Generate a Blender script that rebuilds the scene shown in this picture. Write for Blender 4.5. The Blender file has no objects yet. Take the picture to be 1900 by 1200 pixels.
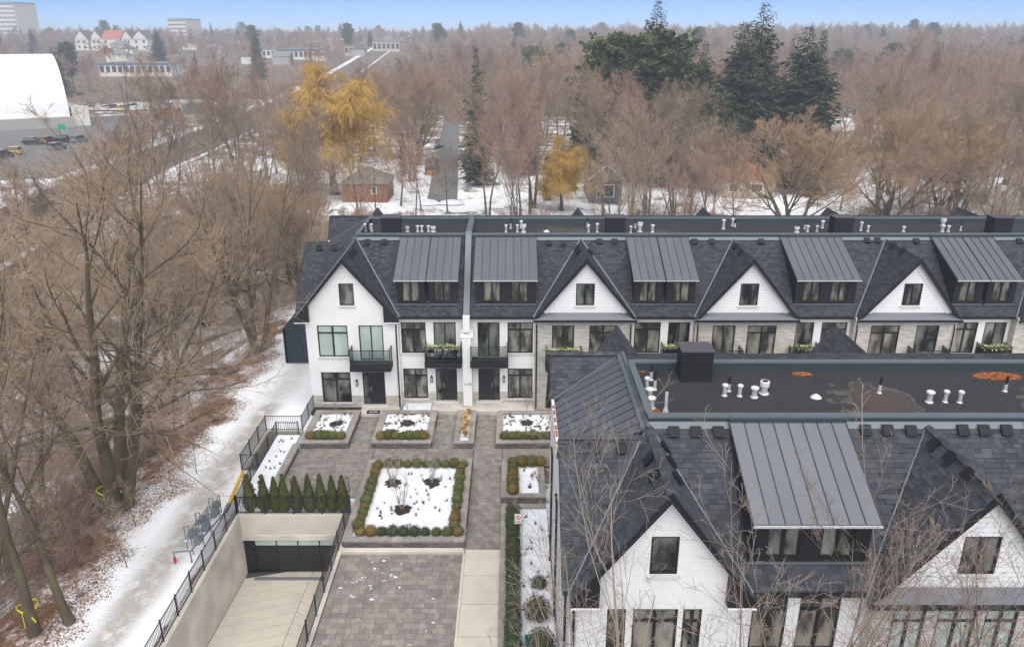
import bpy, math, random
import numpy as np
from mathutils import Vector, Matrix

# ------------------------------------------------------------------ camera, sky, sun, exposure
scene = bpy.context.scene
FPX = 1450.0                      # focal length in pixels of a 1900 px wide picture
PITCH = math.atan(535.0 / FPX)
CAM_H = 24.0
cam_data = bpy.data.cameras.new('camera')
cam_data.sensor_width = 36.0
cam_data.lens = FPX / 1900.0 * 36.0
cam_data.clip_start = 0.5
cam_data.clip_end = 12000.0
cam = bpy.data.objects.new('camera', cam_data)
scene.collection.objects.link(cam)
cam.location = (0, 0, CAM_H)
cam.rotation_euler = (math.pi / 2 - PITCH, 0, 0)
scene.camera = cam

SUN_EL, SUN_AZ = math.radians(58), math.radians(4)     # azimuth from -Y (behind the camera), towards -X
world = bpy.data.worlds.new('World')
scene.world = world
world.use_nodes = True
wn = world.node_tree.nodes
wl = world.node_tree.links
bg = wn['Background']
sky = wn.new('ShaderNodeTexSky')
sky.sky_type = 'NISHITA'
sky.sun_disc = False
sky.sun_elevation = SUN_EL
sky.sun_rotation = math.radians(180) + SUN_AZ
sky.altitude = 100
sky.air_density = 0.28
sky.dust_density = 0.0
sky.ozone_density = 6.0
wl.new(sky.outputs[0], bg.inputs[0])
bg.inputs[1].default_value = 0.05
sun_data = bpy.data.lights.new('sun', 'SUN')
sun_data.energy = 2.2
sun_data.angle = math.radians(95)
sun_data.color = (1.0, 0.965, 0.92)
sun = bpy.data.objects.new('sun', sun_data)
scene.collection.objects.link(sun)
sd = Vector((math.sin(SUN_AZ) * math.cos(SUN_EL), -math.cos(SUN_AZ) * math.cos(SUN_EL), math.sin(SUN_EL)))
sun.rotation_euler = sd.to_track_quat('Z', 'Y').to_euler()
scene.view_settings.view_transform = 'Standard'
scene.view_settings.look = 'None'
scene.view_settings.gamma = 1.0
scene.view_settings.exposure = 1.48
scene.view_settings.use_curve_mapping = False
scene.cycles.max_bounces = 5
scene.cycles.diffuse_bounces = 2
scene.cycles.glossy_bounces = 2
scene.cycles.transmission_bounces = 2
scene.cycles.transparent_max_bounces = 6
scene.cycles.volume_bounces = 0
scene.cycles.use_denoising = True
scene.cycles.use_adaptive_sampling = True
scene.cycles.adaptive_threshold = 0.03
scene.cycles.sample_clamp_indirect = 4.0

HAZE = 0.0006
R = random.Random(7)
COL = scene.collection

# ------------------------------------------------------------------ helpers
CP, SP = math.cos(PITCH), math.sin(PITCH)
def ray(u, v):
    a, b = (u - 950) / FPX, (600 - v) / FPX
    return Vector((a, CP + b * SP, -SP + b * CP))
def G(u, v, z=0.0):                 # point of a level plane seen at a pixel of the 1900 px picture
    d = ray(u, v); t = (z - CAM_H) / d.z
    return Vector((d.x * t, d.y * t, z))
def PY(u, v, y):                    # point of an upright plane seen at a pixel
    d = ray(u, v); t = y / d.y
    return Vector((d.x * t, y, CAM_H + d.z * t))

def S(t):
    t = max(0.0, min(1.0, t)); return t * t * (3 - 2 * t)

def tag(o, label=None, cat=None, group=None, kind=None):
    if label: o['label'] = label
    if cat: o['category'] = cat
    if group: o['group'] = group
    if kind: o['kind'] = kind
    return o

def empty(name, loc, label=None, cat=None, group=None):
    o = bpy.data.objects.new(name, None)
    o.empty_display_size = 0.3
    o.location = loc
    COL.objects.link(o)
    return tag(o, label, cat, group)

WLOC = {}
def wloc(o):
    p = Vector((0, 0, 0))
    while o is not None:
        p += o.location; o = o.parent
    return p

def auto_uv(me, off):
    n = len(me.polygons)
    if n == 0: return
    nl = len(me.loops)
    co = np.empty(len(me.vertices) * 3, np.float32); me.vertices.foreach_get('co', co); co = co.reshape(-1, 3) + np.array(off, np.float32)
    no = np.empty(n * 3, np.float32); me.polygons.foreach_get('normal', no); no = no.reshape(-1, 3)
    lt = np.empty(n, np.int32); me.polygons.foreach_get('loop_total', lt)
    lv = np.empty(nl, np.int32); me.loops.foreach_get('vertex_index', lv)
    u = np.stack([-no[:, 1], no[:, 0], np.zeros(n, np.float32)], 1)
    l = np.linalg.norm(u, axis=1)
    flat = l < 0.02
    u[flat] = (1, 0, 0); l[flat] = 1
    u /= l[:, None]
    v = np.cross(no, u)
    U = np.repeat(u, lt, 0); V = np.repeat(v, lt, 0)
    p = co[lv]
    uv = np.stack([(p * U).sum(1), (p * V).sum(1)], 1).astype(np.float32)
    layer = me.uv_layers.new(name='UVMap')
    layer.data.foreach_set('uv', uv.ravel())

class MB:
    def __init__(s): s.v = []; s.f = []
    def poly(s, pts):
        k = len(s.v); s.v.extend([tuple(p) for p in pts]); s.f.append(tuple(range(k, k + len(pts)))); return s
    def box(s, x0, x1, y0, y1, z0, z1):
        if x0 > x1: x0, x1 = x1, x0
        if y0 > y1: y0, y1 = y1, y0
        if z0 > z1: z0, z1 = z1, z0
        k = len(s.v)
        s.v += [(x0, y0, z0), (x1, y0, z0), (x1, y1, z0), (x0, y1, z0), (x0, y0, z1), (x1, y0, z1), (x1, y1, z1), (x0, y1, z1)]
        s.f += [tuple(k + i for i in q) for q in ((0, 3, 2, 1), (4, 5, 6, 7), (0, 1, 5, 4), (1, 2, 6, 5), (2, 3, 7, 6), (3, 0, 4, 7))]
        return s
    def slab(s, pts, th, down=None):        # polygon with thickness; the given side is the top
        pts = [Vector(p) for p in pts]
        n = (pts[1] - pts[0]).cross(pts[2] - pts[1]).normalized()
        d = -n * th if down is None else Vector(down) * th
        k = len(s.v); m = len(pts)
        s.v += [tuple(p) for p in pts] + [tuple(p + d) for p in pts]
        s.f.append(tuple(range(k, k + m))); s.f.append(tuple(k + m + i for i in reversed(range(m))))
        for i in range(m):
            j = (i + 1) % m
            s.f.append((k + i, k + m + i, k + m + j, k + j))
        return s
    def bar(s, p, q, w, h, up=(0, 0, 1)):     # rectangular bar from p to q
        p, q = Vector(p), Vector(q)
        d = (q - p).normalized(); up = Vector(up)
        if abs(d.dot(up)) > 0.99: up = Vector((0, 1, 0))
        x = d.cross(up).normalized() * w / 2; y = x.cross(d).normalized() * h / 2
        k = len(s.v)
        for c in (p, q):
            s.v += [tuple(c - x - y), tuple(c + x - y), tuple(c + x + y), tuple(c - x + y)]
        s.f += [tuple(k + i for i in t) for t in ((0, 1, 2, 3), (7, 6, 5, 4), (4, 5, 1, 0), (5, 6, 2, 1), (6, 7, 3, 2), (7, 4, 0, 3))]
        return s
    def tube(s, pts, rad, n=8, cap=True):
        pts = [Vector(p) for p in pts]
        if not isinstance(rad, (list, tuple)): rad = [rad] * len(pts)
        k0 = len(s.v)
        ref = Vector((0.31, 0.17, 0.93))
        for i, p in enumerate(pts):
            d = pts[min(i + 1, len(pts) - 1)] - pts[max(i - 1, 0)]
            if d.length < 1e-6: d = Vector((0, 0, 1))
            d.normalize()
            x = d.cross(ref)
            if x.length < 0.1: x = d.cross(Vector((1, 0, 0)))
            x.normalize(); y = d.cross(x)
            for j in range(n):
                a = 2 * math.pi * j / n
                s.v.append(tuple(p + (x * math.cos(a) + y * math.sin(a)) * rad[i]))
        for i in range(len(pts) - 1):
            for j in range(n):
                a, b = k0 + i * n + j, k0 + i * n + (j + 1) % n
                s.f.append((a, b, b + n, a + n))
        if cap:
            s.f.append(tuple(k0 + j for j in reversed(range(n))))
            e = k0 + (len(pts) - 1) * n
            s.f.append(tuple(e + j for j in range(n)))
        return s
    def cyl(s, x, y, z0, z1, r0, r1=None, n=12):
        return s.tube([(x, y, z0), (x, y, z1)], [r0, r0 if r1 is None else r1], n)
    def lathe(s, x, y, prof, n=14):
        return s.tube([(x, y, z) for z, r in prof], [r for z, r in prof], n)
    def mesh(s, name, off=(0, 0, 0), uv=True, smooth=False):
        me = bpy.data.meshes.new(name)
        o = Vector(off)
        v = [(a - o.x, b - o.y, c - o.z) for a, b, c in s.v] if o.length > 0 else s.v
        me.from_pydata(v, [], s.f)
        if uv: auto_uv(me, o)
        if smooth: me.polygons.foreach_set('use_smooth', [True] * len(me.polygons))
        return me
    def build(s, name, mat, parent=None, uv=True, smooth=False, label=None, kind=None):
        off = wloc(parent) if parent is not None else Vector((0, 0, 0))
        me = s.mesh(name, off, uv, smooth)
        me.materials.append(M[mat] if isinstance(mat, str) else mat)
        o = bpy.data.objects.new(name, me)
        COL.objects.link(o)
        if parent is not None: o.parent = parent
        return tag(o, label=label, kind=kind)
    def thing(s, name, mat, loc, label, cat, group=None, smooth=False):
        me = s.mesh(name, loc, True, smooth)
        me.materials.append(M[mat])
        o = bpy.data.objects.new(name, me); o.location = loc
        COL.objects.link(o)
        return tag(o, label, cat, group)

def piece(name, mesh, parent, loc, rot=None, scale=None):
    o = bpy.data.objects.new(name, mesh)
    COL.objects.link(o)
    o.parent = parent
    o.location = Vector(loc) - wloc(parent)
    if rot is not None: o.rotation_euler = rot
    if scale is not None: o.scale = scale
    return o

def copy_tree(o, parent=None):
    c = o.copy(); COL.objects.link(c); c.parent = parent
    for ch in o.children: copy_tree(ch, c)
    return c

# ------------------------------------------------------------------ materials
M = {}
def mat(name, col, rough=0.8, var=0.0, vscale=3.0, bump=0.0, bscale=20.0, metal=0.0, spec=0.3, rnd=0.0, coords='pos', col2=None, detail=4.0):
    m = bpy.data.materials.new(name); m.use_nodes = True
    nt = m.node_tree; N = nt.nodes; L = nt.links
    b = N['Principled BSDF']
    b.inputs['Roughness'].default_value = rough
    b.inputs['Metallic'].default_value = metal
    b.inputs['Specular IOR Level'].default_value = spec
    c = (*col, 1)
    b.inputs['Base Color'].default_value = c
    src = None
    if var or bump:
        if coords == 'pos':
            g = N.new('ShaderNodeNewGeometry'); src = g.outputs['Position']
        else:
            g = N.new('ShaderNodeTexCoord'); src = g.outputs['Object']
    out = None
    if var:
        n = N.new('ShaderNodeTexNoise'); n.inputs['Scale'].default_value = vscale; n.inputs['Detail'].default_value = detail
        L.new(src, n.inputs['Vector'])
        r = N.new('ShaderNodeMapRange'); r.inputs['From Min'].default_value = 0.3; r.inputs['From Max'].default_value = 0.7
        L.new(n.outputs[0], r.inputs['Value'])
        mx = N.new('ShaderNodeMix'); mx.data_type = 'RGBA'
        L.new(r.outputs[0], mx.inputs['Factor'])
        c2 = col2 if col2 else tuple(x * (1 + var) for x in col)
        c1 = col if col2 else tuple(x * (1 - var) for x in col)
        mx.inputs['A'].default_value = (*c1, 1); mx.inputs['B'].default_value = (*c2, 1)
        out = mx.outputs['Result']
    if rnd:
        oi = N.new('ShaderNodeObjectInfo')
        r = N.new('ShaderNodeMapRange'); r.inputs['To Min'].default_value = 1 - rnd; r.inputs['To Max'].default_value = 1 + rnd
        L.new(oi.outputs['Random'], r.inputs['Value'])
        mx = N.new('ShaderNodeVectorMath'); mx.operation = 'SCALE'
        if out: L.new(out, mx.inputs[0])
        else: mx.inputs[0].default_value = col
        L.new(r.outputs[0], mx.inputs['Scale'])
        out = mx.outputs[0]
    if out: L.new(out, b.inputs['Base Color'])
    if bump:
        n = N.new('ShaderNodeTexNoise'); n.inputs['Scale'].default_value = bscale; n.inputs['Detail'].default_value = 3
        L.new(src, n.inputs['Vector'])
        bp = N.new('ShaderNodeBump'); bp.inputs['Strength'].default_value = bump; bp.inputs['Distance'].default_value = 0.05
        L.new(n.outputs[0], bp.inputs['Height']); L.new(bp.outputs[0], b.inputs['Normal'])
    M[name] = m
    return m

def brick_mat(name, c1, c2, mortar, w, h, msize, rough=0.85, bump=0.6, var=0.15, offset=0.5, bias=0.0, uvscale=1.0):
    m = bpy.data.materials.new(name); m.use_nodes = True
    nt = m.node_tree; N = nt.nodes; L = nt.links
    b = N['Principled BSDF']; b.inputs['Roughness'].default_value = rough; b.inputs['Specular IOR Level'].default_value = 0.25
    uv = N.new('ShaderNodeUVMap'); uv.uv_map = 'UVMap'
    br = N.new('ShaderNodeTexBrick')
    br.offset = offset
    br.inputs['Scale'].default_value = uvscale
    br.inputs['Color1'].default_value = (*c1, 1); br.inputs['Color2'].default_value = (*c2, 1); br.inputs['Mortar'].default_value = (*mortar, 1)
    br.inputs['Mortar Size'].default_value = msize; br.inputs['Mortar Smooth'].default_value = 0.1; br.inputs['Bias'].default_value = bias
    br.inputs['Brick Width'].default_value = w; br.inputs['Row Height'].default_value = h
    L.new(uv.outputs[0], br.inputs['Vector'])
    n = N.new('ShaderNodeTexNoise'); n.inputs['Scale'].default_value = 1.3; n.inputs['Detail'].default_value = 5
    g = N.new('ShaderNodeNewGeometry'); L.new(g.outputs['Position'], n.inputs['Vector'])
    r = N.new('ShaderNodeMapRange'); r.inputs['From Min'].default_value = 0.25; r.inputs['From Max'].default_value = 0.75
    r.inputs['To Min'].default_value = 1 - var; r.inputs['To Max'].default_value = 1 + var
    L.new(n.outputs[0], r.inputs['Value'])
    mx = N.new('ShaderNodeVectorMath'); mx.operation = 'SCALE'
    L.new(br.outputs['Color'], mx.inputs[0]); L.new(r.outputs[0], mx.inputs['Scale'])
    L.new(mx.outputs[0], b.inputs['Base Color'])
    bp = N.new('ShaderNodeBump'); bp.inputs['Strength'].default_value = bump; bp.inputs['Distance'].default_value = 0.02; bp.invert = True
    L.new(br.outputs['Fac'], bp.inputs['Height']); L.new(bp.outputs[0], b.inputs['Normal'])
    M[name] = m
    return m

mat('stucco', (0.78, 0.78, 0.77), 0.9, var=0.05, vscale=0.6, bump=0.15, bscale=60)
brick_mat('white_brick', (0.80, 0.80, 0.79), (0.74, 0.74, 0.73), (0.66, 0.66, 0.65), 0.22, 0.075, 0.008, bump=0.5, var=0.03)
brick_mat('white_siding', (0.80, 0.80, 0.80), (0.79, 0.79, 0.79), (0.60, 0.60, 0.61), 40.0, 0.19, 0.012, bump=0.5, var=0.02)
brick_mat('stone_cladding', (0.64, 0.61, 0.55), (0.44, 0.41, 0.36), (0.40, 0.37, 0.33), 0.46, 0.13, 0.010, bump=0.8, var=0.10)
brick_mat('shingle_field', (0.028, 0.031, 0.037), (0.068, 0.072, 0.082), (0.012, 0.013, 0.016), 0.30, 0.18, 0.016, bump=1.0, var=0.14)
mat('shingle_tab', (0.050, 0.054, 0.062), 0.92, var=0.22, vscale=1.7, bump=0.25, bscale=60, rnd=0.3)
mat('shingle_bed', (0.02, 0.021, 0.025), 0.95)
mat('metal_roof', (0.12, 0.128, 0.147), 0.42, var=0.05, vscale=0.5, metal=0.25, spec=0.5, rnd=0.05)
mat('seam_shade_metal', (0.05, 0.054, 0.062), 0.45, metal=0.2, spec=0.5)  # darker than the panels: shade along the seams put into the colour
mat('flashing', (0.125, 0.148, 0.158), 0.5, var=0.06, vscale=1.0, metal=0.2, spec=0.5)
mat('parapet_face', (0.035, 0.055, 0.066), 0.5, metal=0.2, spec=0.5)
mat('black_trim', (0.007, 0.008, 0.009), 0.55, spec=0.4)
mat('black_siding', (0.011, 0.012, 0.015), 0.7, spec=0.3)
mat('white_trim', (0.75, 0.75, 0.74), 0.7)
mat('limestone', (0.62, 0.59, 0.54), 0.85, var=0.08, vscale=6)
mat('door_black', (0.010, 0.011, 0.013), 0.4, spec=0.5)
mat('steel', (0.55, 0.56, 0.57), 0.35, metal=0.7, spec=0.5)
mat('galvanised', (0.62, 0.63, 0.64), 0.4, metal=0.4, var=0.1, vscale=8)
mat('white_metal', (0.60, 0.60, 0.60), 0.5)
mat('concrete', (0.52, 0.49, 0.435), 0.9, var=0.24, vscale=0.55, bump=0.15, bscale=30, detail=8)
mat('concrete_light', (0.52, 0.475, 0.41), 0.9, var=0.08, vscale=1.2, bump=0.12, bscale=40, rnd=0.04, detail=8)
mat('paver', (0.225, 0.200, 0.180), 0.9, var=0.18, vscale=2.2, bump=0.2, bscale=50, rnd=0.2)
mat('paver_bed', (0.07, 0.065, 0.06), 0.95)
mat('block_stone', (0.150, 0.136, 0.125), 0.92, var=0.22, vscale=5, bump=0.5, bscale=25, rnd=0.30)
mat('coping_stone', (0.270, 0.250, 0.225), 0.9, var=0.14, vscale=4, bump=0.25, bscale=30, rnd=0.14)
mat('snow', (0.72, 0.74, 0.78), 0.75, var=0.10, vscale=1.6, bump=0.9, bscale=5, detail=7)
mat('mulch', (0.035, 0.026, 0.020), 0.95, var=0.4, vscale=9, bump=0.6, bscale=30)
mat('navy_board', (0.022, 0.035, 0.052), 0.6, rnd=0.08)
mat('fence_black', (0.012, 0.013, 0.016), 0.45, spec=0.5)
mat('clear_panel', (0.25, 0.28, 0.30), 0.08, spec=0.6)
mat('asphalt', (0.15, 0.148, 0.145), 0.9, var=0.16, vscale=0.5, bump=0.1, bscale=40)
mat('ballast', (0.15, 0.12, 0.098), 0.95, var=0.25, vscale=1.2)
mat('rail_steel', (0.10, 0.085, 0.075), 0.5, metal=0.5)
mat('yellow_paint', (0.62, 0.38, 0.03), 0.5)
mat('yellow_tape', (0.62, 0.60, 0.02), 0.6)
mat('meter_grey', (0.15, 0.17, 0.19), 0.5, var=0.1, vscale=10)
mat('red_paint', (0.45, 0.03, 0.02), 0.5)
mat('teal_plastic', (0.02, 0.20, 0.18), 0.5)
mat('pale_teal', (0.36, 0.52, 0.48), 0.6)
mat('white_sign', (0.8, 0.8, 0.8), 0.5)
mat('mat_black', (0.02, 0.02, 0.02), 0.95)
mat('dry_grass', (0.50, 0.33, 0.13), 0.9, rnd=0.2, var=0.25, vscale=10)
mat('leaf_orange', (0.34, 0.115, 0.035), 0.9, var=0.4, vscale=8)
mat('leaf_russet', (0.13, 0.062, 0.036), 0.9, var=0.5, vscale=2.2, col2=(0.33, 0.19, 0.10))
mat('twig_light', (0.33, 0.275, 0.22), 0.9)
mat('bark', (0.085, 0.064, 0.045), 0.95, var=0.35, vscale=1.5, bump=0.5, bscale=12, col2=(0.125, 0.108, 0.055))
mat('bark_grey', (0.13, 0.105, 0.082), 0.95, var=0.3, vscale=2.0, bump=0.5, bscale=12)
mat('bark_pale', (0.26, 0.23, 0.19), 0.95, var=0.3, vscale=2.0)
mat('twig', (0.335, 0.25, 0.18), 0.95, rnd=0.22)
mat('twig_red', (0.335, 0.22, 0.165), 0.95, rnd=0.2)
mat('twig_orange', (0.38, 0.26, 0.165), 0.95, rnd=0.12)
mat('willow_yellow', (0.62, 0.385, 0.085), 0.9, rnd=0.12)
mat('spruce_needles', (0.048, 0.062, 0.034), 0.9, var=0.45, vscale=0.7, coords='obj', rnd=0.2)
mat('pine_needles', (0.075, 0.098, 0.040), 0.9, var=0.45, vscale=0.5, coords='obj', rnd=0.2)
mat('ivy', (0.022, 0.045, 0.018), 0.8, var=0.3, vscale=2)
mat('box_green', (0.092, 0.100, 0.024), 0.85, var=0.5, vscale=14, rnd=0.2)
mat('box_orange', (0.155, 0.105, 0.026), 0.85, var=0.5, vscale=14, rnd=0.2)
mat('box_dark', (0.045, 0.060, 0.022), 0.85, var=0.4, vscale=14, rnd=0.2)
mat('cedar', (0.105, 0.118, 0.030), 0.85, var=0.5, vscale=8, rnd=0.12)
mat('plant_green', (0.20, 0.27, 0.07), 0.8, var=0.4, vscale=12)
mat('plant_cream', (0.62, 0.60, 0.42), 0.8)
mat('brick_red', (0.26, 0.12, 0.075), 0.9, var=0.15, vscale=3)
mat('roof_brown', (0.11, 0.085, 0.07), 0.95, var=0.15, vscale=2)
mat('roof_grey', (0.19, 0.18, 0.165), 0.95, var=0.15, vscale=2)
mat('roof_red', (0.36, 0.12, 0.075), 0.9, var=0.15, vscale=2)
mat('blue_grey_wall', (0.085, 0.11, 0.135), 0.8)
mat('beige_wall', (0.50, 0.44, 0.34), 0.9)
mat('grey_wall', (0.34, 0.33, 0.31), 0.9)
mat('pale_wall', (0.66, 0.64, 0.60), 0.9)
mat('blue_band', (0.05, 0.16, 0.36), 0.7)
mat('fabric_white', (0.80, 0.80, 0.81), 0.7, var=0.03, vscale=0.2)
mat('brown_wall', (0.16, 0.09, 0.06), 0.9)
mat('container_orange', (0.42, 0.17, 0.05), 0.7, var=0.15, vscale=1)
mat('container_teal', (0.10, 0.20, 0.22), 0.7, var=0.15, vscale=1)
mat('dark_glass', (0.03, 0.035, 0.04), 0.1, spec=0.6)
mat('tyre', (0.02, 0.02, 0.02), 0.9)
mat('rim', (0.35, 0.35, 0.36), 0.4, metal=0.6)
for k, c in (('car_white', (0.7, 0.7, 0.7)), ('car_black', (0.02, 0.02, 0.024)), ('car_grey', (0.16, 0.17, 0.18)), ('car_red', (0.14, 0.02, 0.02)), ('car_yellow', (0.5, 0.36, 0.03)), ('car_blue', (0.07, 0.10, 0.15))):
    mat(k, c, 0.3, spec=0.5)
mat('lamp_red', (0.3, 0.02, 0.02), 0.4)
mat('lamp_clear', (0.7, 0.7, 0.7), 0.2)
mat('pole_wood', (0.12, 0.09, 0.065), 0.9)
mat('earth_mound', (0.10, 0.085, 0.075), 0.95, var=0.3, vscale=0.6)
mat('green_sign', (0.02, 0.28, 0.16), 0.6)

def glass_mat(name, c1, c2, scale, coat=0.5):
    m = bpy.data.materials.new(name); m.use_nodes = True
    N = m.node_tree.nodes; L = m.node_tree.links
    b = N['Principled BSDF']; b.inputs['Roughness'].default_value = 0.06; b.inputs['Specular IOR Level'].default_value = 0.5
    b.inputs['Coat Weight'].default_value = coat; b.inputs['Coat Roughness'].default_value = 0.02
    g = N.new('ShaderNodeNewGeometry'); n = N.new('ShaderNodeTexNoise'); n.inputs['Scale'].default_value = scale; n.inputs['Detail'].default_value = 2
    mp = N.new('ShaderNodeMapping'); mp.inputs['Scale'].default_value = (1.6, 1.0, 0.55)
    oi = N.new('ShaderNodeObjectInfo')
    ad = N.new('ShaderNodeVectorMath'); ad.operation = 'ADD'
    L.new(g.outputs['Position'], mp.inputs['Vector']); L.new(mp.outputs[0], ad.inputs[0]); L.new(oi.outputs['Random'], ad.inputs[1]); L.new(ad.outputs[0], n.inputs['Vector'])
    cr = N.new('ShaderNodeValToRGB'); cr.color_ramp.interpolation = 'EASE'
    cr.color_ramp.elements[0].position = 0.38; cr.color_ramp.elements[0].color = (*c1, 1)
    cr.color_ramp.elements[1].position = 0.66; cr.color_ramp.elements[1].color = (*c2, 1)
    L.new(n.outputs[0], cr.inputs[0]); L.new(cr.outputs[0], b.inputs['Base Color'])
    M[name] = m
glass_mat('room_glint_glass', (0.030, 0.030, 0.023), (0.26, 0.25, 0.20), 1.1)  # bright and dark patches painted into the pane as reflections and lit room
glass_mat('dark_room_glint_glass', (0.010, 0.012, 0.012), (0.16, 0.17, 0.155), 1.1)  # same painted reflection patches on a darker pane
glass_mat('blind_glass', (0.38, 0.47, 0.43), (0.48, 0.56, 0.52), 0.6)
# ------------------------------------------------------------------ terrain
def gz(x, y):
    rav = S((-19.3 - x) / 13) * S((x + 76) / 16) * S((118 - y) / 30)
    z = -0.03 - 4.6 * rav - 0.8 * S((y - 64) / 12) + 18.0 * S((y - 260) / 600)
    if x < -15.5 and y < 120:
        w = S((-15.5 - x) / 4)
        z += w * (0.10 * math.sin(x * 0.9 + y * 0.31) + 0.07 * math.sin(y * 0.83 - x * 0.4))
    elif y > 66:
        z += 0.12 * math.sin(x * 0.23 + y * 0.11)
    return z

def axis(parts):
    out = set()
    for a, b, st in parts:
        n = max(1, int(round((b - a) / st)))
        for i in range(n + 1): out.add(round(a + (b - a) * i / n, 3))
    return sorted(out)
HOLES = [(-14.8, -8.4, 14.0, 36.2), (-15.75, -14.95, 40.1, 44.8), (-14.95, -13.4, 44.1, 44.8)]
gx = axis([(-6000, -1200, 800), (-1200, -300, 150), (-300, -100, 25), (-100, -50, 3), (-50, -16, 0.8), (-16, -15.75, 0.25), (-15.75, -14.95, 0.4), (-14.95, -14.8, 0.15), (-14.8, -13.4, 0.7), (-13.4, -8.4, 2.5), (-8.4, 40, 4), (40, 100, 6), (100, 300, 25), (300, 1200, 150), (1200, 6000, 800)])
gy = axis([(-200, 14, 30), (14, 36.2, 0.85), (36.2, 40.1, 0.8), (40.1, 44.1, 0.8), (44.1, 44.8, 0.7), (44.8, 70, 0.9), (70, 130, 2), (130, 300, 8), (300, 900, 20), (900, 1200, 60), (1200, 8000, 600)])
def trail_x(y):
    return np.interp(y, [20, 26.3, 32.9, 40.3, 46.5, 53, 60], [-17.6, -17.2, -16.9, -17.0, -16.9, -16.4, -16.4])
gv = []; gc = []
for y in gy:
    for x in gx:
        gv.append((x, y, gz(x, y)))
        snow, leaf, trail = 0.45, 0.0, 0.0
        if x < -15.3 and y < 66:
            e = -18.9 + 0.6 * math.sin(y * 0.7) + 0.45 * math.sin(y * 1.9 + 1)      # foot of the snowy bank
            snow = 0.95 - 0.47 * S((e - x + 0.9) / 2.4)
            leaf = S((e + 0.6 - x) / 1.4) * (1 - S((e - 4.5 - x) / 4))
            trail = max(0.0, 1 - abs(x - trail_x(y)) / (1.25 + 0.15 * math.sin(y * 0.9)))
            if y > 49: trail *= 0.5
        elif y >= 62:
            snow = 0.60 if y < 170 else 0.45
            if y > 300: snow = 0.30
        if x < -30 and y < 140: snow = 0.52
        if -16.4 < x < -12.5 and 42 < y < 66: snow = 0.9
        gc.append((snow, leaf, trail, 1.0))
nx = len(gx)
gf = []
for j in range(len(gy) - 1):
    for i in range(nx - 1):
        cx, cy = (gx[i] + gx[i + 1]) / 2, (gy[j] + gy[j + 1]) / 2
        if any(a < cx < b and c < cy < d for a, b, c, d in HOLES): continue
        k = j * nx + i
        gf.append((k, k + 1, k + nx + 1, k + nx))
me = bpy.data.meshes.new('ground'); me.from_pydata(gv, [], gf)
at = me.color_attributes.new('cover', 'FLOAT_COLOR', 'POINT')
at.data.foreach_set('color', np.array(gc, np.float32).ravel())
me.polygons.foreach_set('use_smooth', [True] * len(me.polygons))
gm = bpy.data.materials.new('ground'); gm.use_nodes = True
N = gm.node_tree.nodes; L = gm.node_tree.links
b = N['Principled BSDF']; b.inputs['Roughness'].default_value = 0.9; b.inputs['Specular IOR Level'].default_value = 0.2
geo = N.new('ShaderNodeNewGeometry'); vc = N.new('ShaderNodeVertexColor'); vc.layer_name = 'cover'
sep = N.new('ShaderNodeSeparateColor'); L.new(vc.outputs[0], sep.inputs[0])
def noise(scale, detail=4, rough=0.6):
    n = N.new('ShaderNodeTexNoise'); n.inputs['Scale'].default_value = scale; n.inputs['Detail'].default_value = detail; n.inputs['Roughness'].default_value = rough
    L.new(geo.outputs['Position'], n.inputs['Vector']); return n.outputs[0]
def math_(op, a, b_=None, c=None, clamp=False):
    n = N.new('ShaderNodeMath'); n.operation = op; n.use_clamp = clamp
    for i, q in enumerate((a, b_, c)):
        if q is None: continue
        if isinstance(q, (int, float)): n.inputs[i].default_value = q
        else: L.new(q, n.inputs[i])
    return n.outputs[0]
def mixc(f, a, b_):
    n = N.new('ShaderNodeMix'); n.data_type = 'RGBA'
    L.new(f, n.inputs['Factor'])
    for key, q in (('A', a), ('B', b_)):
        if isinstance(q, tuple): n.inputs[key].default_value = (*q, 1)
        else: L.new(q, n.inputs[key])
    return n.outputs['Result']
n_big = noise(0.22, 8, 0.62); n_mid = noise(1.1, 6, 0.7); n_fine = noise(6.0, 5, 0.7)
soil = mixc(n_mid, (0.09, 0.065, 0.045), (0.22, 0.16, 0.11))
leafc = mixc(n_fine, (0.09, 0.045, 0.028), (0.40, 0.21, 0.11))
lf = math_('MULTIPLY', sep.outputs[1], math_('MULTIPLY_ADD', n_mid, 3.0, -0.7, True), clamp=True)
soil = mixc(lf, soil, leafc)
mixn = math_('ADD', math_('MULTIPLY', n_big, 0.55), math_('ADD', math_('MULTIPLY', n_mid, 0.3), math_('MULTIPLY', n_fine, 0.15)))
th = math_('SUBTRACT', 1.0, sep.outputs[0])                      # 1-snow
sn = math_('MULTIPLY_ADD', math_('SUBTRACT', mixn, math_('MULTIPLY_ADD', th, 0.55, 0.225)), 14.0, 0.5, True)
snowc = mixc(n_mid, (0.80, 0.82, 0.86), (0.88, 0.89, 0.91))
tr = math_('MULTIPLY', math_('MULTIPLY_ADD', n_mid, 3.2, -0.65, True), math_('MULTIPLY', sep.outputs[2], 1.5, clamp=True), clamp=True)
trailc = mixc(n_fine, (0.22, 0.195, 0.15), (0.46, 0.435, 0.385))
col = mixc(sn, soil, snowc)
col = mixc(math_('MULTIPLY', tr, 0.85), col, trailc)
L.new(col, b.inputs['Base Color'])
bp = N.new('ShaderNodeBump'); bp.inputs['Strength'].default_value = 0.55; bp.inputs['Distance'].default_value = 0.15
L.new(math_('ADD', n_fine, math_('MULTIPLY', sn, 0.6)), bp.inputs['Height']); L.new(bp.outputs[0], b.inputs['Normal'])
me.materials.append(gm)
ground = bpy.data.objects.new('ground', me); COL.objects.link(ground); tag(ground, kind='structure')

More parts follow.
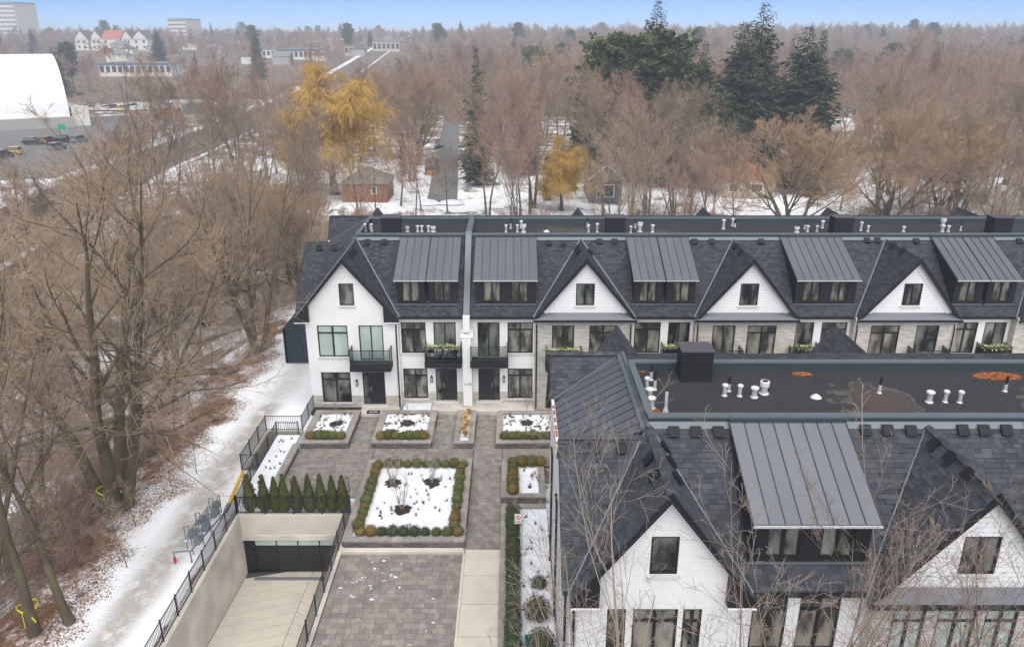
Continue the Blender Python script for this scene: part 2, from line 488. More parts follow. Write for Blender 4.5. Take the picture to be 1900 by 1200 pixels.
# ------------------------------------------------------------------ paving
def pave(parent, rects, n_obj, row=0.32, z=0.006, top=0.042):
    spots = []
    for x0, x1, y0, y1 in rects:
        nr = max(1, round((y1 - y0) / row)); h = (y1 - y0) / nr
        for j in range(nr):
            x = x0
            while x < x1 - 0.01:
                w = R.choice((0.24, 0.36, 0.36, 0.48))
                if x + w > x1 - 0.15: w = x1 - x
                spots.append((x + w / 2, y0 + (j + 0.5) * h, w, h)); x += w
    spots.sort(key=lambda s: s[1] if s[1] > 25.6 else 1000 + s[1])
    unit = MB().box(-0.5, 0.5, -0.5, 0.5, 0, 1).mesh('paver'); unit.materials.append(M['paver'])
    rest = MB()
    for i, (x, y, w, h) in enumerate(spots):
        t = top + R.uniform(-0.003, 0.003)
        if i < n_obj:
            piece('paver', unit, parent, (x, y, z), None, (w - 0.012, h - 0.012, t - z))
        else:
            rest.box(x - w / 2 + 0.006, x + w / 2 - 0.006, y - h / 2 + 0.006, y + h / 2 - 0.006, z, t)
    if rest.v: rest.build('paver', island_mat('paver_far', (0.215, 0.192, 0.172), 0.2), parent, kind='stuff')

def island_mat(name, col, rnd):
    if name in M: return name
    mat(name, col, 0.9, var=0.14, vscale=2.2, bump=0.2, bscale=50)
    m = M[name]; N = m.node_tree.nodes; L = m.node_tree.links
    b = N['Principled BSDF']; src = b.inputs['Base Color'].links[0].from_socket
    g = N.new('ShaderNodeNewGeometry'); r = N.new('ShaderNodeMapRange'); r.inputs['To Min'].default_value = 1 - rnd; r.inputs['To Max'].default_value = 1 + rnd
    L.new(g.outputs['Random Per Island'], r.inputs['Value'])
    mx = N.new('ShaderNodeVectorMath'); mx.operation = 'SCALE'
    L.new(src, mx.inputs[0]); L.new(r.outputs[0], mx.inputs['Scale']); L.new(mx.outputs[0], b.inputs['Base Color'])
    return name
island_mat('shingle_rest', (0.050, 0.054, 0.062), 0.3)

drive = tag(MB().box(-8.4, -2.36, 14, 32.15, -0.1, 0.006).build('driveway', 'paver_bed'), kind='structure')
pave(drive, [(-8.36, -2.38, 20, 32.13)], 285)
court = MB()
for a in ((-13.1, -8.46, 37.0, 42.6), (-8.46, -2.35, 40.5, 42.6), (-2.35, -0.6, 32.55, 42.6), (-0.6, 3.4, 40.5, 42.6), (-10.1, -8.7, 42.6, 47.2), (-4.98, -3.6, 42.6, 47.2), (-2.36, -1.0, 42.6, 47.2)):
    court.box(*a, -0.1, 0.006)
court = tag(court.build('courtyard', 'paver_bed'), kind='structure')
pave(court, [(-13.08, -8.48, 37.0, 42.6), (-8.44, -2.37, 40.52, 42.6), (-2.33, -0.62, 32.57, 42.6), (-0.58, 3.4, 40.52, 42.6), (-10.08, -8.72, 42.62, 47.18), (-4.96, -3.62, 42.62, 47.18), (-2.34, -1.02, 42.62, 47.18)], 300)
# melting snow scraps left on the driveway
scr = MB()
for i in range(34):
    x, y = R.uniform(-8.0, -2.7), R.uniform(22, 31.8)
    if i < 20: x, y = R.gauss(-6.2, 0.9), R.gauss(30.6, 0.8)
    w, h = R.uniform(0.03, 0.14), R.uniform(0.02, 0.08)
    x = min(-2.8, max(-8.0, x)); y = min(31.8, y)
    pts = [(x + w * math.cos(a) * R.uniform(0.6, 1.1), y + h * math.sin(a) * R.uniform(0.3, 1.15), 0.050) for a in [k * math.pi / 4 for k in range(8)]]
    scr.slab(pts, 0.012)
scr.build('snow_scraps', 'snow', drive, kind='stuff')
# concrete walk, slabs with open joints
walk = tag(MB().box(-2.36, -0.55, 14, 32.5, -0.1, 0.01).build('concrete_walk', 'paver_bed'), kind='structure')
y = 32.5
for k in range(9):
    MB().box(-2.30, -0.56, y - 1.98, y - 0.012, 0.012, 0.075).build('slab', 'concrete_light', walk); y -= 2.0
MB().box(-2.42, -2.305, 14, 32.14, -0.05, 0.11).build('edging', 'concrete_light', walk)
kerb = tag(MB().box(-8.4, -2.43, 32.16, 32.5, -0.05, 0.17).build('kerb', 'concrete_light'), kind='structure')

# ------------------------------------------------------------------ garage ramp
ramp = tag(MB().slab([(-14.45, 14, -2.05), (-8.75, 14, -2.05), (-8.75, 36.2, -3.66), (-14.45, 36.2, -3.66)], 0.3).build('ramp', 'paver_bed'), kind='structure')
def rz(y): return -2.05 + (y - 14) / 22.2 * -1.61 + 0.03
xm = -10.9
def strip(xa, xb, ya0, ya1, yb0, yb1):
    m = MB(); g = 0.012
    m.slab([(xa + g, ya0 + g, rz(ya0)), (xb - g, yb0 + g, rz(yb0)), (xb - g, yb1 - g, rz(yb1)), (xa + g, ya1 - g, rz(ya1))], 0.05)
    return m
y = 16.0
while y < 35.2:
    d = 0.82
    strip(-14.43, xm, y, min(y + d, 35.9), y + 1.25, min(y + d + 1.25, 35.9)).build('concrete_strip', 'concrete_light', ramp) if y + 1.25 < 35.6 else None
    strip(xm, -8.77, y + 1.25, min(y + d + 1.25, 35.9), y, min(y + d, 35.9)).build('concrete_strip', 'concrete_light', ramp) if y + 1.25 < 35.6 else None
    y += d
for a in ((-14.8, -14.45), (-8.75, -8.4)):
    nm = 'grey concrete retaining wall along the left side of the garage ramp' if a[0] < -10 else 'concrete retaining wall between the garage ramp and the driveway'
    MB().box(a[0], a[1], 14, 36.6, -5, 0.14).thing('retaining_wall', 'concrete', (sum(a) / 2, 25, -5), nm, 'wall')
hw = empty('garage_portal', (-11.6, 35.5, -3.66), 'beige concrete portal with black sectional garage door at the ramp foot', 'garage')
MB().box(-14.448, -8.752, 35.3, 35.62, -1.35, 0.137).build('head_wall', 'concrete_light', hw)
MB().box(-14.446, -8.754, 35.22, 35.298, -1.36, -1.06).build('lintel', 'concrete', hw)
MB().box(-14.444, -13.92, 35.4, 36.15, -3.7, -1.352).build('door_frame', 'black_trim', hw)
MB().box(-9.2, -8.756, 35.4, 36.15, -3.7, -1.352).build('door_frame', 'black_trim', hw)
MB().box(-13.918, -9.202, 35.45, 36.15, -1.5, -1.353).build('door_frame', 'black_trim', hw)
gd = MB().box(-13.918, -9.202, 35.52, 36.15, -3.68, -1.502).build('garage_door', 'door_black', hw)
for k in range(4):
    x0 = -13.86 + k * 1.165
    MB().box(x0, x0 + 1.09, 35.485, 35.518, -3.6, -1.92).build('panel', 'door_black', gd)
    MB().box(x0, x0 + 1.09, 35.485, 35.518, -1.86, -1.56).build('pane', 'blind_glass', gd)
MB().box(-13.9, -9.25, 34.7, 34.95, -3.58, -3.50).build('trench_drain', 'meter_grey', hw)
# stairwell by the house
st = empty('stairwell', (-15.3, 42, -2.6), 'narrow concrete basement stairwell inside the black fence by the end house', 'stairwell')
MB().box(-15.9, -15.751, 39.95, 44.95, -2.6, 0.08).build('side_wall', 'concrete_light', st)
MB().box(-14.949, -14.80, 40.1, 44.1, -2.6, 0.08).build('side_wall', 'concrete_light', st)
MB().box(-15.75, -13.4, 44.801, 44.95, -2.6, 0.08).build('end_wall', 'concrete_light', st)
MB().box(-14.8, -13.4, 43.95, 44.099, -2.6, 0.08).build('end_wall', 'concrete_light', st)
for k in range(10):
    MB().box(-15.749, -14.951, 40.1 + k * 0.4, 40.49 + k * 0.4, -2.6, -0.2 - k * 0.2).build('step', 'concrete', st)
MB().box(-15.749, -13.4, 44.102, 44.8, -2.65, -2.3).build('landing', 'concrete', st)
# ------------------------------------------------------------------ townhouses
def frame(u, v, n, loc, sc=(1, 1, 1)):
    u, v, n = Vector(u) * sc[0], Vector(v) * sc[1], Vector(n) * sc[2]
    return Matrix(((u.x, v.x, n.x, loc[0]), (u.y, v.y, n.y, loc[1]), (u.z, v.z, n.z, loc[2]), (0, 0, 0, 1)))
def mpiece(name, mesh, parent, mtx):
    o = bpy.data.objects.new(name, mesh); COL.objects.link(o); o.parent = parent
    o.matrix_local = Matrix.Translation(-wloc(parent)) @ mtx
    return o
def hit(u, v, p0, n):
    d = ray(u, v); o = Vector((0, 0, CAM_H)); n = Vector(n)
    return o + d * ((Vector(p0) - o).dot(n) / d.dot(n))

tab_mesh = MB()
tab_mesh.v = [(-.5, 0, 0), (.5, 0, 0), (.5, 1, 0), (-.5, 1, 0), (-.5, 0, 1), (.5, 0, 1), (.5, 1, .15), (-.5, 1, .15)]
tab_mesh.f = [(4, 5, 6, 7), (0, 1, 5, 4), (1, 2, 6, 5), (2, 3, 7, 6), (3, 0, 4, 7)]
tab_mesh = tab_mesh.mesh('shingle'); tab_mesh.materials.append(M['shingle_tab'])
vent_m = MB().box(-.17, .17, -.2, .2, 0, .09); vent_m.box(-.2, .2, -.23, .17, .09, .15)
vent_m = vent_m.mesh('roof_vent'); vent_m.materials.append(M['black_siding'])
cap_m = MB(); cap_m.slab([(-.13, -.16, -.07), (.13, -.16, -.05), (.13, 0, .045), (-.13, 0, .025)], .02); cap_m.slab([(-.13, 0, .025), (.13, 0, .045), (.13, .16, -.05), (-.13, .16, -.07)], .02)
cap_m = cap_m.mesh('ridge_cap'); cap_m.materials.append(M['shingle_tab'])

def axes_of(pts):
    pts = [Vector(p) for p in pts]
    n = (pts[1] - pts[0]).cross(pts[2] - pts[1]).normalized()
    u = Vector((-n.y, n.x, 0)).normalized(); v = n.cross(u)
    return u, v, n
def tabs_on(pts, hidden=None, expo=0.18):
    """shingle spots on a convex roof plane"""
    u, v, n = axes_of(pts); o = Vector(pts[0])
    q = [((Vector(p) - o).dot(u), (Vector(p) - o).dot(v)) for p in pts]
    vmin, vmax = min(b for a, b in q), max(b for a, b in q)
    out = []; r = 0; y = vmin
    while y < vmax - 0.02:
        h = min(expo, vmax - y); ym = y + h * 0.5
        xs = []
        for i in range(len(q)):
            (ax, ay), (bx, by) = q[i], q[(i + 1) % len(q)]
            if (ay - ym) * (by - ym) <= 0 and abs(ay - by) > 1e-6: xs.append(ax + (bx - ax) * (ym - ay) / (by - ay))
        if len(xs) >= 2:
            xa, xb = min(xs), max(xs)
            x = xa - R.uniform(0, 0.25)
            while x < xb:
                w = R.uniform(0.2, 0.4); a, b_ = max(x, xa), min(x + w, xb)
                if b_ - a > 0.03:
                    p = o + u * ((a + b_) / 2) + v * y
                    pc = p + v * (h / 2)
                    if hidden is None or not hidden(pc): out.append((p, u, v, n, b_ - a - 0.008, h + 0.03, R.choice((0.016, 0.024, 0.038))))
                x += w
        y += expo
    return out
def lay_tabs(roof, spots, n_obj=290):
    cpos = Vector((0, 0, CAM_H))
    def seen(s):
        p = s[0]; d = cpos - p; face = d.dot(s[3]) / d.length
        zc = p.y * CP + (CAM_H - p.z) * SP
        px = 950 + FPX * p.x / zc; py = 600 + FPX * ((CAM_H - p.z) * CP - p.y * SP) / zc
        inside = 0 < px < 1900 and 0 < py < 1200
        return (face > 0.1 and inside, face * s[4] / d.length ** 2)
    spots.sort(key=seen, reverse=True)
    rest = MB()
    for i, (p, u, v, n, w, h, t) in enumerate(spots):
        m = frame(u, v, n, p + n * 0.004, (w, h, t))
        if i < n_obj: mpiece('shingle', tab_mesh, roof, m)
        else:
            k = len(rest.v)
            rest.v += [tuple(m @ vv.co) for vv in tab_mesh.vertices]
            rest.f += [tuple(k + j for j in f.vertices) for f in tab_mesh.polygons]
    if rest.v: rest.build('shingle', 'shingle_rest', roof, kind='stuff')
def ridge_caps(roof, p, q):
    p, q = Vector(p), Vector(q); d = (q - p); L_ = d.length; d.normalize()
    s = Vector((0, 0, 1)).cross(d).normalized(); n = d.cross(s)
    k = int(L_ / 0.21)
    for i in range(k): mpiece('ridge_cap', cap_m, roof, frame(d, s, n, p + d * (0.105 + i * 0.21) + n * 0.03))

def wall_open(mb, x0, x1, z0, z1, Y, ops, depth=0.16):
    ops = [(max(a, x0), min(b, x1), max(c, z0), min(d, z1), c >= z0 - 1e-6, d <= z1 + 1e-6) for a, b, c, d in ops if b > x0 and a < x1 and d > z0 and c < z1]
    xs = sorted({x0, x1, *[o[0] for o in ops], *[o[1] for o in ops]}); zs = sorted({z0, z1, *[o[2] for o in ops], *[o[3] for o in ops]})
    for j in range(len(zs) - 1):
        for i in range(len(xs) - 1):
            cx, cz = (xs[i] + xs[i + 1]) / 2, (zs[j] + zs[j + 1]) / 2
            if any(a < cx < b and c < cz < d for a, b, c, d, _, _ in ops): continue
            mb.poly([(xs[i], Y, zs[j]), (xs[i + 1], Y, zs[j]), (xs[i + 1], Y, zs[j + 1]), (xs[i], Y, zs[j + 1])])
    reveal(mb, Y, ops, depth)
def reveal(mb, Y, ops, depth):
    for a, b, c, d, lo, hi in ops:
        mb.poly([(a, Y, c), (a, Y, d), (a, Y + depth, d), (a, Y + depth, c)])
        mb.poly([(b, Y, c), (b, Y + depth, c), (b, Y + depth, d), (b, Y, d)])
        if lo: mb.poly([(a, Y, c), (a, Y + depth, c), (b, Y + depth, c), (b, Y, c)])
        if hi: mb.poly([(a, Y, d), (b, Y, d), (b, Y + depth, d), (a, Y + depth, d)])

def window(parent, op, Y, style='tee', glass='room_glint_glass', sill=True):
    x0, x1, z0, z1 = op
    f = 0.07; ya, yb = Y + 0.04, Y + 0.14
    m = MB()
    m.box(x0, x0 + f, ya, yb, z0, z1); m.box(x1 - f, x1, ya, yb, z0, z1)
    m.box(x0 + f, x1 - f, ya, yb, z0, z0 + f); m.box(x0 + f, x1 - f, ya, yb, z1 - f, z1)
    xm = (x0 + x1) / 2; zt = z0 + (z1 - z0) * 0.76
    cells = [(x0 + f, x1 - f, z0 + f, z1 - f)]
    if style in ('tee', 'double', 'slider'):
        g = 0.055 if style != 'slider' else 0.035
        m.box(xm - g, xm + g, ya + 0.004, yb, z0 + f, z1 - f)
        cells = [(x0 + f, xm - g, z0 + f, z1 - f), (xm + g, x1 - f, z0 + f, z1 - f)]
        if style == 'tee':
            m.box(x0 + f, xm - g, ya + 0.006, yb, zt - .045, zt + .045); m.box(xm + g, x1 - f, ya + 0.006, yb, zt - .045, zt + .045)
            cells = [(a, b, c, d) for a, b, _, _ in cells for c, d in ((z0 + f, zt - .045), (zt + .045, z1 - f))]
    w = m.build('window', 'black_trim', parent)
    for a, b, c, d in cells: MB().box(a, b, Y + 0.10, Y + 0.13, c, d).build('pane', glass, w)
    if sill: MB().box(x0 - .1, x1 + .1, Y - 0.08, Y - 0.002, z0 - .11, z0 - .012).build('sill', 'limestone', w)
    return w

def lantern(parent, x, y, z):
    m = MB().box(x - .05, x + .05, y - .03, y - .002, z - .22, z + .22)
    m.box(x - .012, x + .012, y - .12, y - .03, z + .2, z + .225)
    for a in (-.07, .06):
        for b_ in (-.19, -.06): m.box(x + a, x + a + .012, y + b_, y + b_ + .012, z - .2, z + .12)
    m.tube([(x, y - .12, z + .12), (x, y - .12, z + .2)], [.11, .03], 4); m.box(x - .075, x + .075, y - .195, y - .045, z - .225, z - .2)
    l = m.build('wall_lantern', 'black_trim', parent)
    MB().cyl(x, y - .12, z - .2, z + .1, .035, n=8).build('lamp_glass', 'white_metal', l)

def entry(parent, x0, x1, Y, side):
    z0, z1 = 0.36, 2.78
    dx = x0 + 0.45 if side < 0 else x1 - 0.45
    d = MB()
    a, b_ = (dx, x1 - .06) if side < 0 else (x0 + .06, dx)
    d.box(x0, x1, Y + .1, Y + .16, z1 - .12, z1); d.box(a, b_, Y + .11, Y + .16, z0 + .05, z1 - .12)
    for lo, hi in ((.25, .8), (.95, 1.5), (1.65, 2.15)): d.box(a + .18, b_ - .18, Y + .095, Y + .109, z0 + lo, z0 + hi)
    for q in (x0, x1 - .06): d.box(q, q + .06, Y + .08, Y + .16, z0, z1 - .12)
    d.box(dx - .04, dx + .04, Y + .08, Y + .16, z0, z1 - .12)
    dd = d.build('entry_door', 'door_black', parent)
    sa, sb = (x0 + .06, dx - .04) if side < 0 else (dx + .04, x1 - .06)
    MB().box(sa, sb, Y + .12, Y + .15, z0 + .05, z1 - .12).build('sidelight', 'dark_room_glint_glass', dd)
    hx = a + .1 if side < 0 else b_ - .1
    MB().box(hx - .015, hx + .015, Y + .03, Y + .094, z0 + 1.0, z0 + 1.3).build('handle', 'steel', dd)
    MB().box(x0 - .12, x1 + .12, Y - .14, Y + .1, 0.24, 0.355).build('threshold', 'limestone', parent)

def balcony(parent, x0, x1, Y):
    yf = Y - 1.02
    b = MB().box(x0, x1, yf, Y - .003, 3.24, 3.63).build('balcony', 'black_trim', parent)
    posts = [(x0 + .05, yf + .05), ((x0 + x1) / 2, yf + .05), (x1 - .05, yf + .05), (x0 + .05, Y - .06), (x1 - .05, Y - .06)]
    for px, py in posts: MB().box(px - .025, px + .025, py - .025, py + .025, 3.632, 4.75).build('post', 'black_trim', b)
    runs = [(posts[0], posts[1]), (posts[1], posts[2]), (posts[0], posts[3]), (posts[2], posts[4])]
    for p, q in runs:
        for z in (4.72, 3.74): MB().bar((*p, z), (*q, z), .03, .045).build('rail', 'black_trim', b)
        m = MB()
        if p[1] == q[1]: m.box(p[0] + .05, q[0] - .05, p[1] - .006, p[1] + .006, 3.8, 4.66)
        else: m.box(p[0] - .006, p[0] + .006, p[1] + .05, q[1] - .05, 3.8, 4.66)
        m.build('glass_panel', BALC, b)
    MB().box(x1 - .02 if R.random() < .5 else x0 - .18, x1 + .18 if False else (x1 + .16 if False else x0 - .002), Y - .3, Y - .12, 3.5, 3.75).build('drain_box', 'black_trim', b) if False else None
    return b
gp = bpy.data.materials.new('balcony_glass'); gp.use_nodes = True
N = gp.node_tree.nodes; L = gp.node_tree.links
mx = N.new('ShaderNodeMixShader'); tr_ = N.new('ShaderNodeBsdfTransparent'); tr_.inputs[0].default_value = (.80, .84, .84, 1)
gl = N.new('ShaderNodeBsdfGlossy'); gl.inputs['Roughness'].default_value = .03
lw = N.new('ShaderNodeFresnel'); lw.inputs[0].default_value = 1.7
L.new(lw.outputs[0], mx.inputs[0]); L.new(tr_.outputs[0], mx.inputs[1]); L.new(gl.outputs[0], mx.inputs[2]); L.new(mx.outputs[0], N['Material Output'].inputs[0])
M['balcony_glass'] = gp; BALC = 'balcony_glass'

ZE, ZR, ZP, ZF, ZG, ZL = 6.65, 10.8, 11.1, 10.66, 10.75, 6.6
FAR = dict(Yg=47.75, Ygw=48.08, Yw=48.7, Ye=48.35, Yp=52.9, Ypb=57.9, Yb=62.6, Yrf=52.65, zrf=10.6, Yrb=60.3, zrb=10.76, XL=-14.25, near=False)
NEAR = dict(Yg=20.75, Ygw=21.08, Yw=21.65, Ye=21.3, Yp=25.35, Ypb=30.3, Yb=34.9, Yrf=25.0, zrf=10.44, Yrb=32.1, zrb=10.75, XL=1.7, near=True)

def unit(B, x0, x1, kind, label, xc=None, hw=3.36, wins=(), doors=(), gwin=None, style='stone', end=False, back=None, dorm=None, chim=None, entry_side=-1, glass='room_glint_glass', gfwin=None, entry_x=None, lan=None, vents=(), gvents=(), party=None, spouts=(), balc=None, gstyle='double', number=False):
    Y = B['Ygw'] if kind == 'gable' else B['Yw']
    sl = (ZR - ZE) / (B['Yp'] - B['Ye'])
    yv = lambda z: B['Ye'] + (z - ZE) / sl
    T = empty('townhouse', ((x0 + x1) / 2, Y, 0), label, 'house', 'row of townhouses behind the courtyard' if not B['near'] else 'townhouses of the near block')
    near = B['near']
    # --- walls
    ops = []
    for a, b_ in wins: ops.append((a, b_, 3.9, 6.12))
    for a, b_ in doors: ops.append((a, b_, 3.64, 6.12))
    g_ops = []
    if gfwin: g_ops.append((*gfwin, 0.55, 2.78))
    if entry_x: g_ops.append((*entry_x, 0.36, 2.78))
    up = 'stone_cladding' if style == 'stone' else ('white_brick' if near else 'stucco')
    m = MB(); wall_open(m, x0, x1, -0.3, 1.05, Y, g_ops); m.build('base_wall', 'stone_cladding', T)
    m = MB(); wall_open(m, x0, x1, 1.05, 3.2, Y, g_ops); m.build('ground_floor_wall', 'stone_cladding' if style == 'stone' else up, T)
    m = MB(); wall_open(m, x0, x1, 3.2, 6.3 if style == 'stone' else ZE, Y, ops); m.build('upper_wall', up, T)
    if style == 'stone': MB().box(x0, x1, Y - .06, Y + .1, 6.302, ZE).build('frieze', 'white_trim', T)
    elif kind != 'gable': MB().box(x0, x1, Y - .04, Y + .1, 6.36, ZE + .05).build('frieze', 'white_trim', T)
    m = MB()     # added black sheet behind the front so no daylight leaks through
    m.poly([(x0, Y + .17, -.3), (x1, Y + .17, -.3), (x1, Y + .17, ZE), (x0, Y + .17, ZE)])
    m.build('light_stop', 'black_trim', T)
    if kind == 'gable':
        for q, sgn in ((x0, -1), (x1, 1)):
            if end and q == x0: continue
            m = MB(); m.poly([(q, Y, -.3), (q, B['Yw'] + .3, -.3), (q, B['Yw'] + .3, ZE), (q, Y, ZE)][::(1 if sgn > 0 else -1)]); m.build('return_wall', up, T)
    for i, o in enumerate([o for o in ops if o[2] == 3.9]): window(T, o, Y, 'tee', glass)
    for o in [o for o in ops if o[2] == 3.64]: window(T, o, Y, 'slider', glass if glass == 'blind_glass' else ('dark_room_glint_glass' if R.random() < .5 else 'room_glint_glass'), sill=False)
    if gfwin: window(T, (*gfwin, 0.55, 2.78), Y, 'tee', 'dark_room_glint_glass' if glass == 'blind_glass' else glass)
    if entry_x: entry(T, *entry_x, Y, entry_side)
    if lan: lantern(T, lan, Y, 2.05)
    if balc: balcony(T, *balc, Y)
    # --- roof
    spots = []; fm = 'shingle_bed' if near else 'shingle_field'
    roof_m, back_m, gab_m = MB(), MB(), MB(); th = 0.12
    def gable_half(z, w=hw): return w * (ZG - z) / (ZG - ZL)
    def hid(p):
        if kind == 'gable' and abs(p.x - xc) < gable_half(p.z) - .02: return True
        if dorm:
            for a, b_ in dorm:
                if a + .05 < p.x < b_ - .05 and p.y > B['Yw'] + .25: return True
        return False
    planes = []
    if end:
        planes.append(([(B['XL'], B['Ye'], ZE), (xc, B['Ye'], ZE), (xc, B['Yrf'], B['zrf']), (B['XL'], B['Yrf'], B['zrf'])], hid))
        planes.append(([(xc, B['Ye'], ZE), (x1, B['Ye'], ZE), (x1, B['Yp'], ZR), (xc, B['Yp'], ZR)], hid))
        planes.append(([(B['XL'], B['Yrb'] - 1.2, 8.95), (xc, B['Yrb'] - 1.2, 8.95), (xc, B['Yrb'], B['zrb']), (B['XL'], B['Yrb'], B['zrb'])], None))
        back_m.slab([(B['XL'], B['Yrf'], B['zrf']), (xc, B['Yrf'], B['zrf']), (xc, B['Yrf'] + 1.2, 8.95), (B['XL'], B['Yrf'] + 1.2, 8.95)], th)
        back_m.slab([(B['XL'], B['Yrb'], B['zrb']), (x1, B['Yrb'], B['zrb']), (x1, B['Yb'] + .35, ZE), (B['XL'], B['Yb'] + .35, ZE)], th)
        back_m.slab([(xc, B['Ypb'] + .26, ZR - .06), (x1, B['Ypb'] + .26, ZR - .06), (x1, B['Yrb'], B['zrb']), (xc, B['Yrb'], B['zrb'])], th)
    else:
        planes.append(([(x0, B['Ye'], ZE), (x1, B['Ye'], ZE), (x1, B['Yp'], ZR), (x0, B['Yp'], ZR)], hid))
        back_m.slab([(x0, B['Ypb'] + .26, ZR - .06), (x1, B['Ypb'] + .26, ZR - .06), (x1, B['Yrb'], B['zrb']), (x0, B['Yrb'], B['zrb'])], th)
        back_m.slab([(x0, B['Yrb'], B['zrb']), (x1, B['Yrb'], B['zrb']), (x1, B['Yb'] + .35, ZE), (x0, B['Yb'] + .35, ZE)], th)
    gpl = []
    if kind == 'gable':
        lft = [(xc, B['Yg'], ZG), (xc, yv(ZG), ZG), (xc - hw, yv(ZL), ZL), (xc - hw, B['Yg'], ZL)]
        rgt = [(xc, B['Yg'], ZG), (xc + hw, B['Yg'], ZL), (xc + hw, yv(ZL), ZL), (xc, yv(ZG), ZG)]
        gpl = [lft, rgt]
        for g_ in gpl: planes.append((g_, None))
    if back:
        bx, bh = back; Yb_ = B['Yb']; yvb = lambda z: Yb_ + .35 - (z - ZE) / ((B['zrb'] - ZE) / (Yb_ + .35 - B['Yrb']))
        zg = B['zrb'] + .02
        bl = [(bx, Yb_ + .7, zg), (bx - bh, Yb_ + .7, ZL), (bx - bh, yvb(ZL) - .1, ZL), (bx, B['Yrb'] - .3, zg)]
        br_ = [(bx, Yb_ + .7, zg), (bx, B['Yrb'] - .3, zg), (bx + bh, yvb(ZL) - .1, ZL), (bx + bh, Yb_ + .7, ZL)]
        planes += [(bl, None), (br_, None)]
    for pts, h in planes:
        (gab_m if h is None else roof_m).slab(pts, th)
        if near: spots += tabs_on(pts, h)
    roof = roof_m.build('roof', fm, T); back_m.build('back_roof', 'shingle_field', T)
    for i in range(0, len(gab_m.f), 6):
        ids = sorted({k for f in gab_m.f[i:i + 6] for k in f}); q = MB(); q.v = [gab_m.v[k] for k in ids]; q.f = [tuple(ids.index(k) for k in f) for f in gab_m.f[i:i + 6]]; q.build('gable_roof', fm, T)
    if near: lay_tabs(roof, spots)
    if kind == 'gable' and near: ridge_caps(roof, (xc, B['Yg'], ZG), (xc, yv(ZG), ZG))
    if end:
        ridge_caps(roof, (B['XL'], B['Yrf'], B['zrf']), (xc, B['Yrf'], B['zrf'])) if near else None
        ridge_caps(roof, (B['XL'], B['Yrb'], B['zrb']), (xc, B['Yrb'], B['zrb'])) if near else None
    # valleys, eaves, gutters
    if kind == 'gable':
        for sg in (-1, 1):
            MB().bar((xc + sg * hw, yv(ZL) - .02, ZL + .03), (xc, yv(ZG) - .02, ZG + .03), .09, .03, (0, -sl, 1)).build('valley_flashing', 'flashing', roof)
            tip = xc + sg * hw; yg = B['Yg']
            m = MB(); m.slab([(xc, yg - .03, ZG - .02), (tip, yg - .03, ZL - .02), (tip, yg - .03, ZL - .2), (xc, yg - .03, ZG - .34)][::(1 if sg < 0 else -1)], .05, (0, 1, 0)); m.build('fascia', 'black_trim', T)
            m = MB().bar((xc, yg - .035, ZG + .0), (tip, yg - .035, ZL + .0), .03, .05); m.build('drip_edge', 'black_trim', T)
            m = MB(); m.slab([(xc, yg + .02, ZG - .2), (tip, yg + .02, ZL - .2), (tip, Y + .02, ZL - .2), (xc, Y + .02, ZG - .2)], .03, (0, 0, -1)); m.build('soffit', 'black_trim', T)
            if style != 'stone':
                we = tip - sg * .95; zw = ZG - (ZG - ZL) * abs(we - xc) / hw
                m = MB(); m.slab([(we, yg - .01, zw - .25), (tip, yg - .01, ZL - .02), (tip, yg - .01, ZL - .16), (we, yg - .01, ZL - .16)][::(1 if sg < 0 else -1)], Y - yg - .01, (0, 1, 0)); m.build('boxed_return', 'black_trim', T)
                MB().box(min(we, tip), max(we, tip), yg - .06, Y - .004, ZL - .21, ZL - .162).build('return_soffit', 'white_trim', T)
            else:
                zi = ZL + .32; wi = gable_half(zi) - .42
                m = MB(); m.slab([(xc, Y - .045, ZG - .62), (xc + sg * wi, Y - .045, zi), (xc + sg * (wi - .16), Y - .045, zi), (xc, Y - .045, ZG - .82)][::(1 if sg < 0 else -1)], .04, (0, 1, 0)); m.build('rake_trim', 'white_trim', T)
        # gable face around its window
        z0 = ZE; zb, zt = gwin[2], gwin[3]; a, b_ = gwin[0], gwin[1]
        wz = lambda z: max(0, gable_half(z) - .1)
        m = MB(); q = Y
        m.poly([(xc - wz(z0), q, z0), (xc + wz(z0), q, z0), (xc + wz(zb), q, zb), (xc - wz(zb), q, zb)])
        m.poly([(xc - wz(zb), q, zb), (a, q, zb), (a, q, zt), (xc - wz(zt), q, zt)])
        m.poly([(b_, q, zb), (xc + wz(zb), q, zb), (xc + wz(zt), q, zt), (b_, q, zt)])
        m.poly([(xc - wz(zt), q, zt), (xc + wz(zt), q, zt), (xc, q, ZG - .1)])
        reveal(m, q, [(*gwin, True, True)], .16)
        m.build('gable_wall', 'white_siding' if style == 'stone' else up, T)
        MB().poly([(a - .1, q + .17, zb - .1), (b_ + .1, q + .17, zb - .1), (b_ + .1, q + .17, zt + .1), (a - .1, q + .17, zt + .1)]).build('light_stop', 'black_trim', T)  # added black sheet, stops daylight behind the gable window
        window(T, gwin, Y, gstyle, 'dark_room_glint_glass')
        if style == 'stone':
            m = MB(); m.slab([(xc - hw + .02, yg - .1, ZE - .02), (xc + hw - .02, yg - .1, ZE - .02), (xc + hw - .35, Y - .01, ZE + .36), (xc - hw + .35, Y - .01, ZE + .36)], .06); m.build('pent_roof', 'metal_roof', T)
            MB().box(xc - hw, xc + hw, yg - .22, yg - .1, ZE - .14, ZE - .0).build('gutter', 'black_trim', T)
            MB().box(xc - hw + .02, xc + hw - .02, yg - .09, Y - .07, ZE - .12, ZE - .09).build('soffit', 'white_trim', T)
    else:
        MB().box(x0 + .02, x1 - .02, B['Ye'] - .12, B['Ye'] - .005, ZE - .16, ZE - .02).build('gutter', 'black_trim', T)
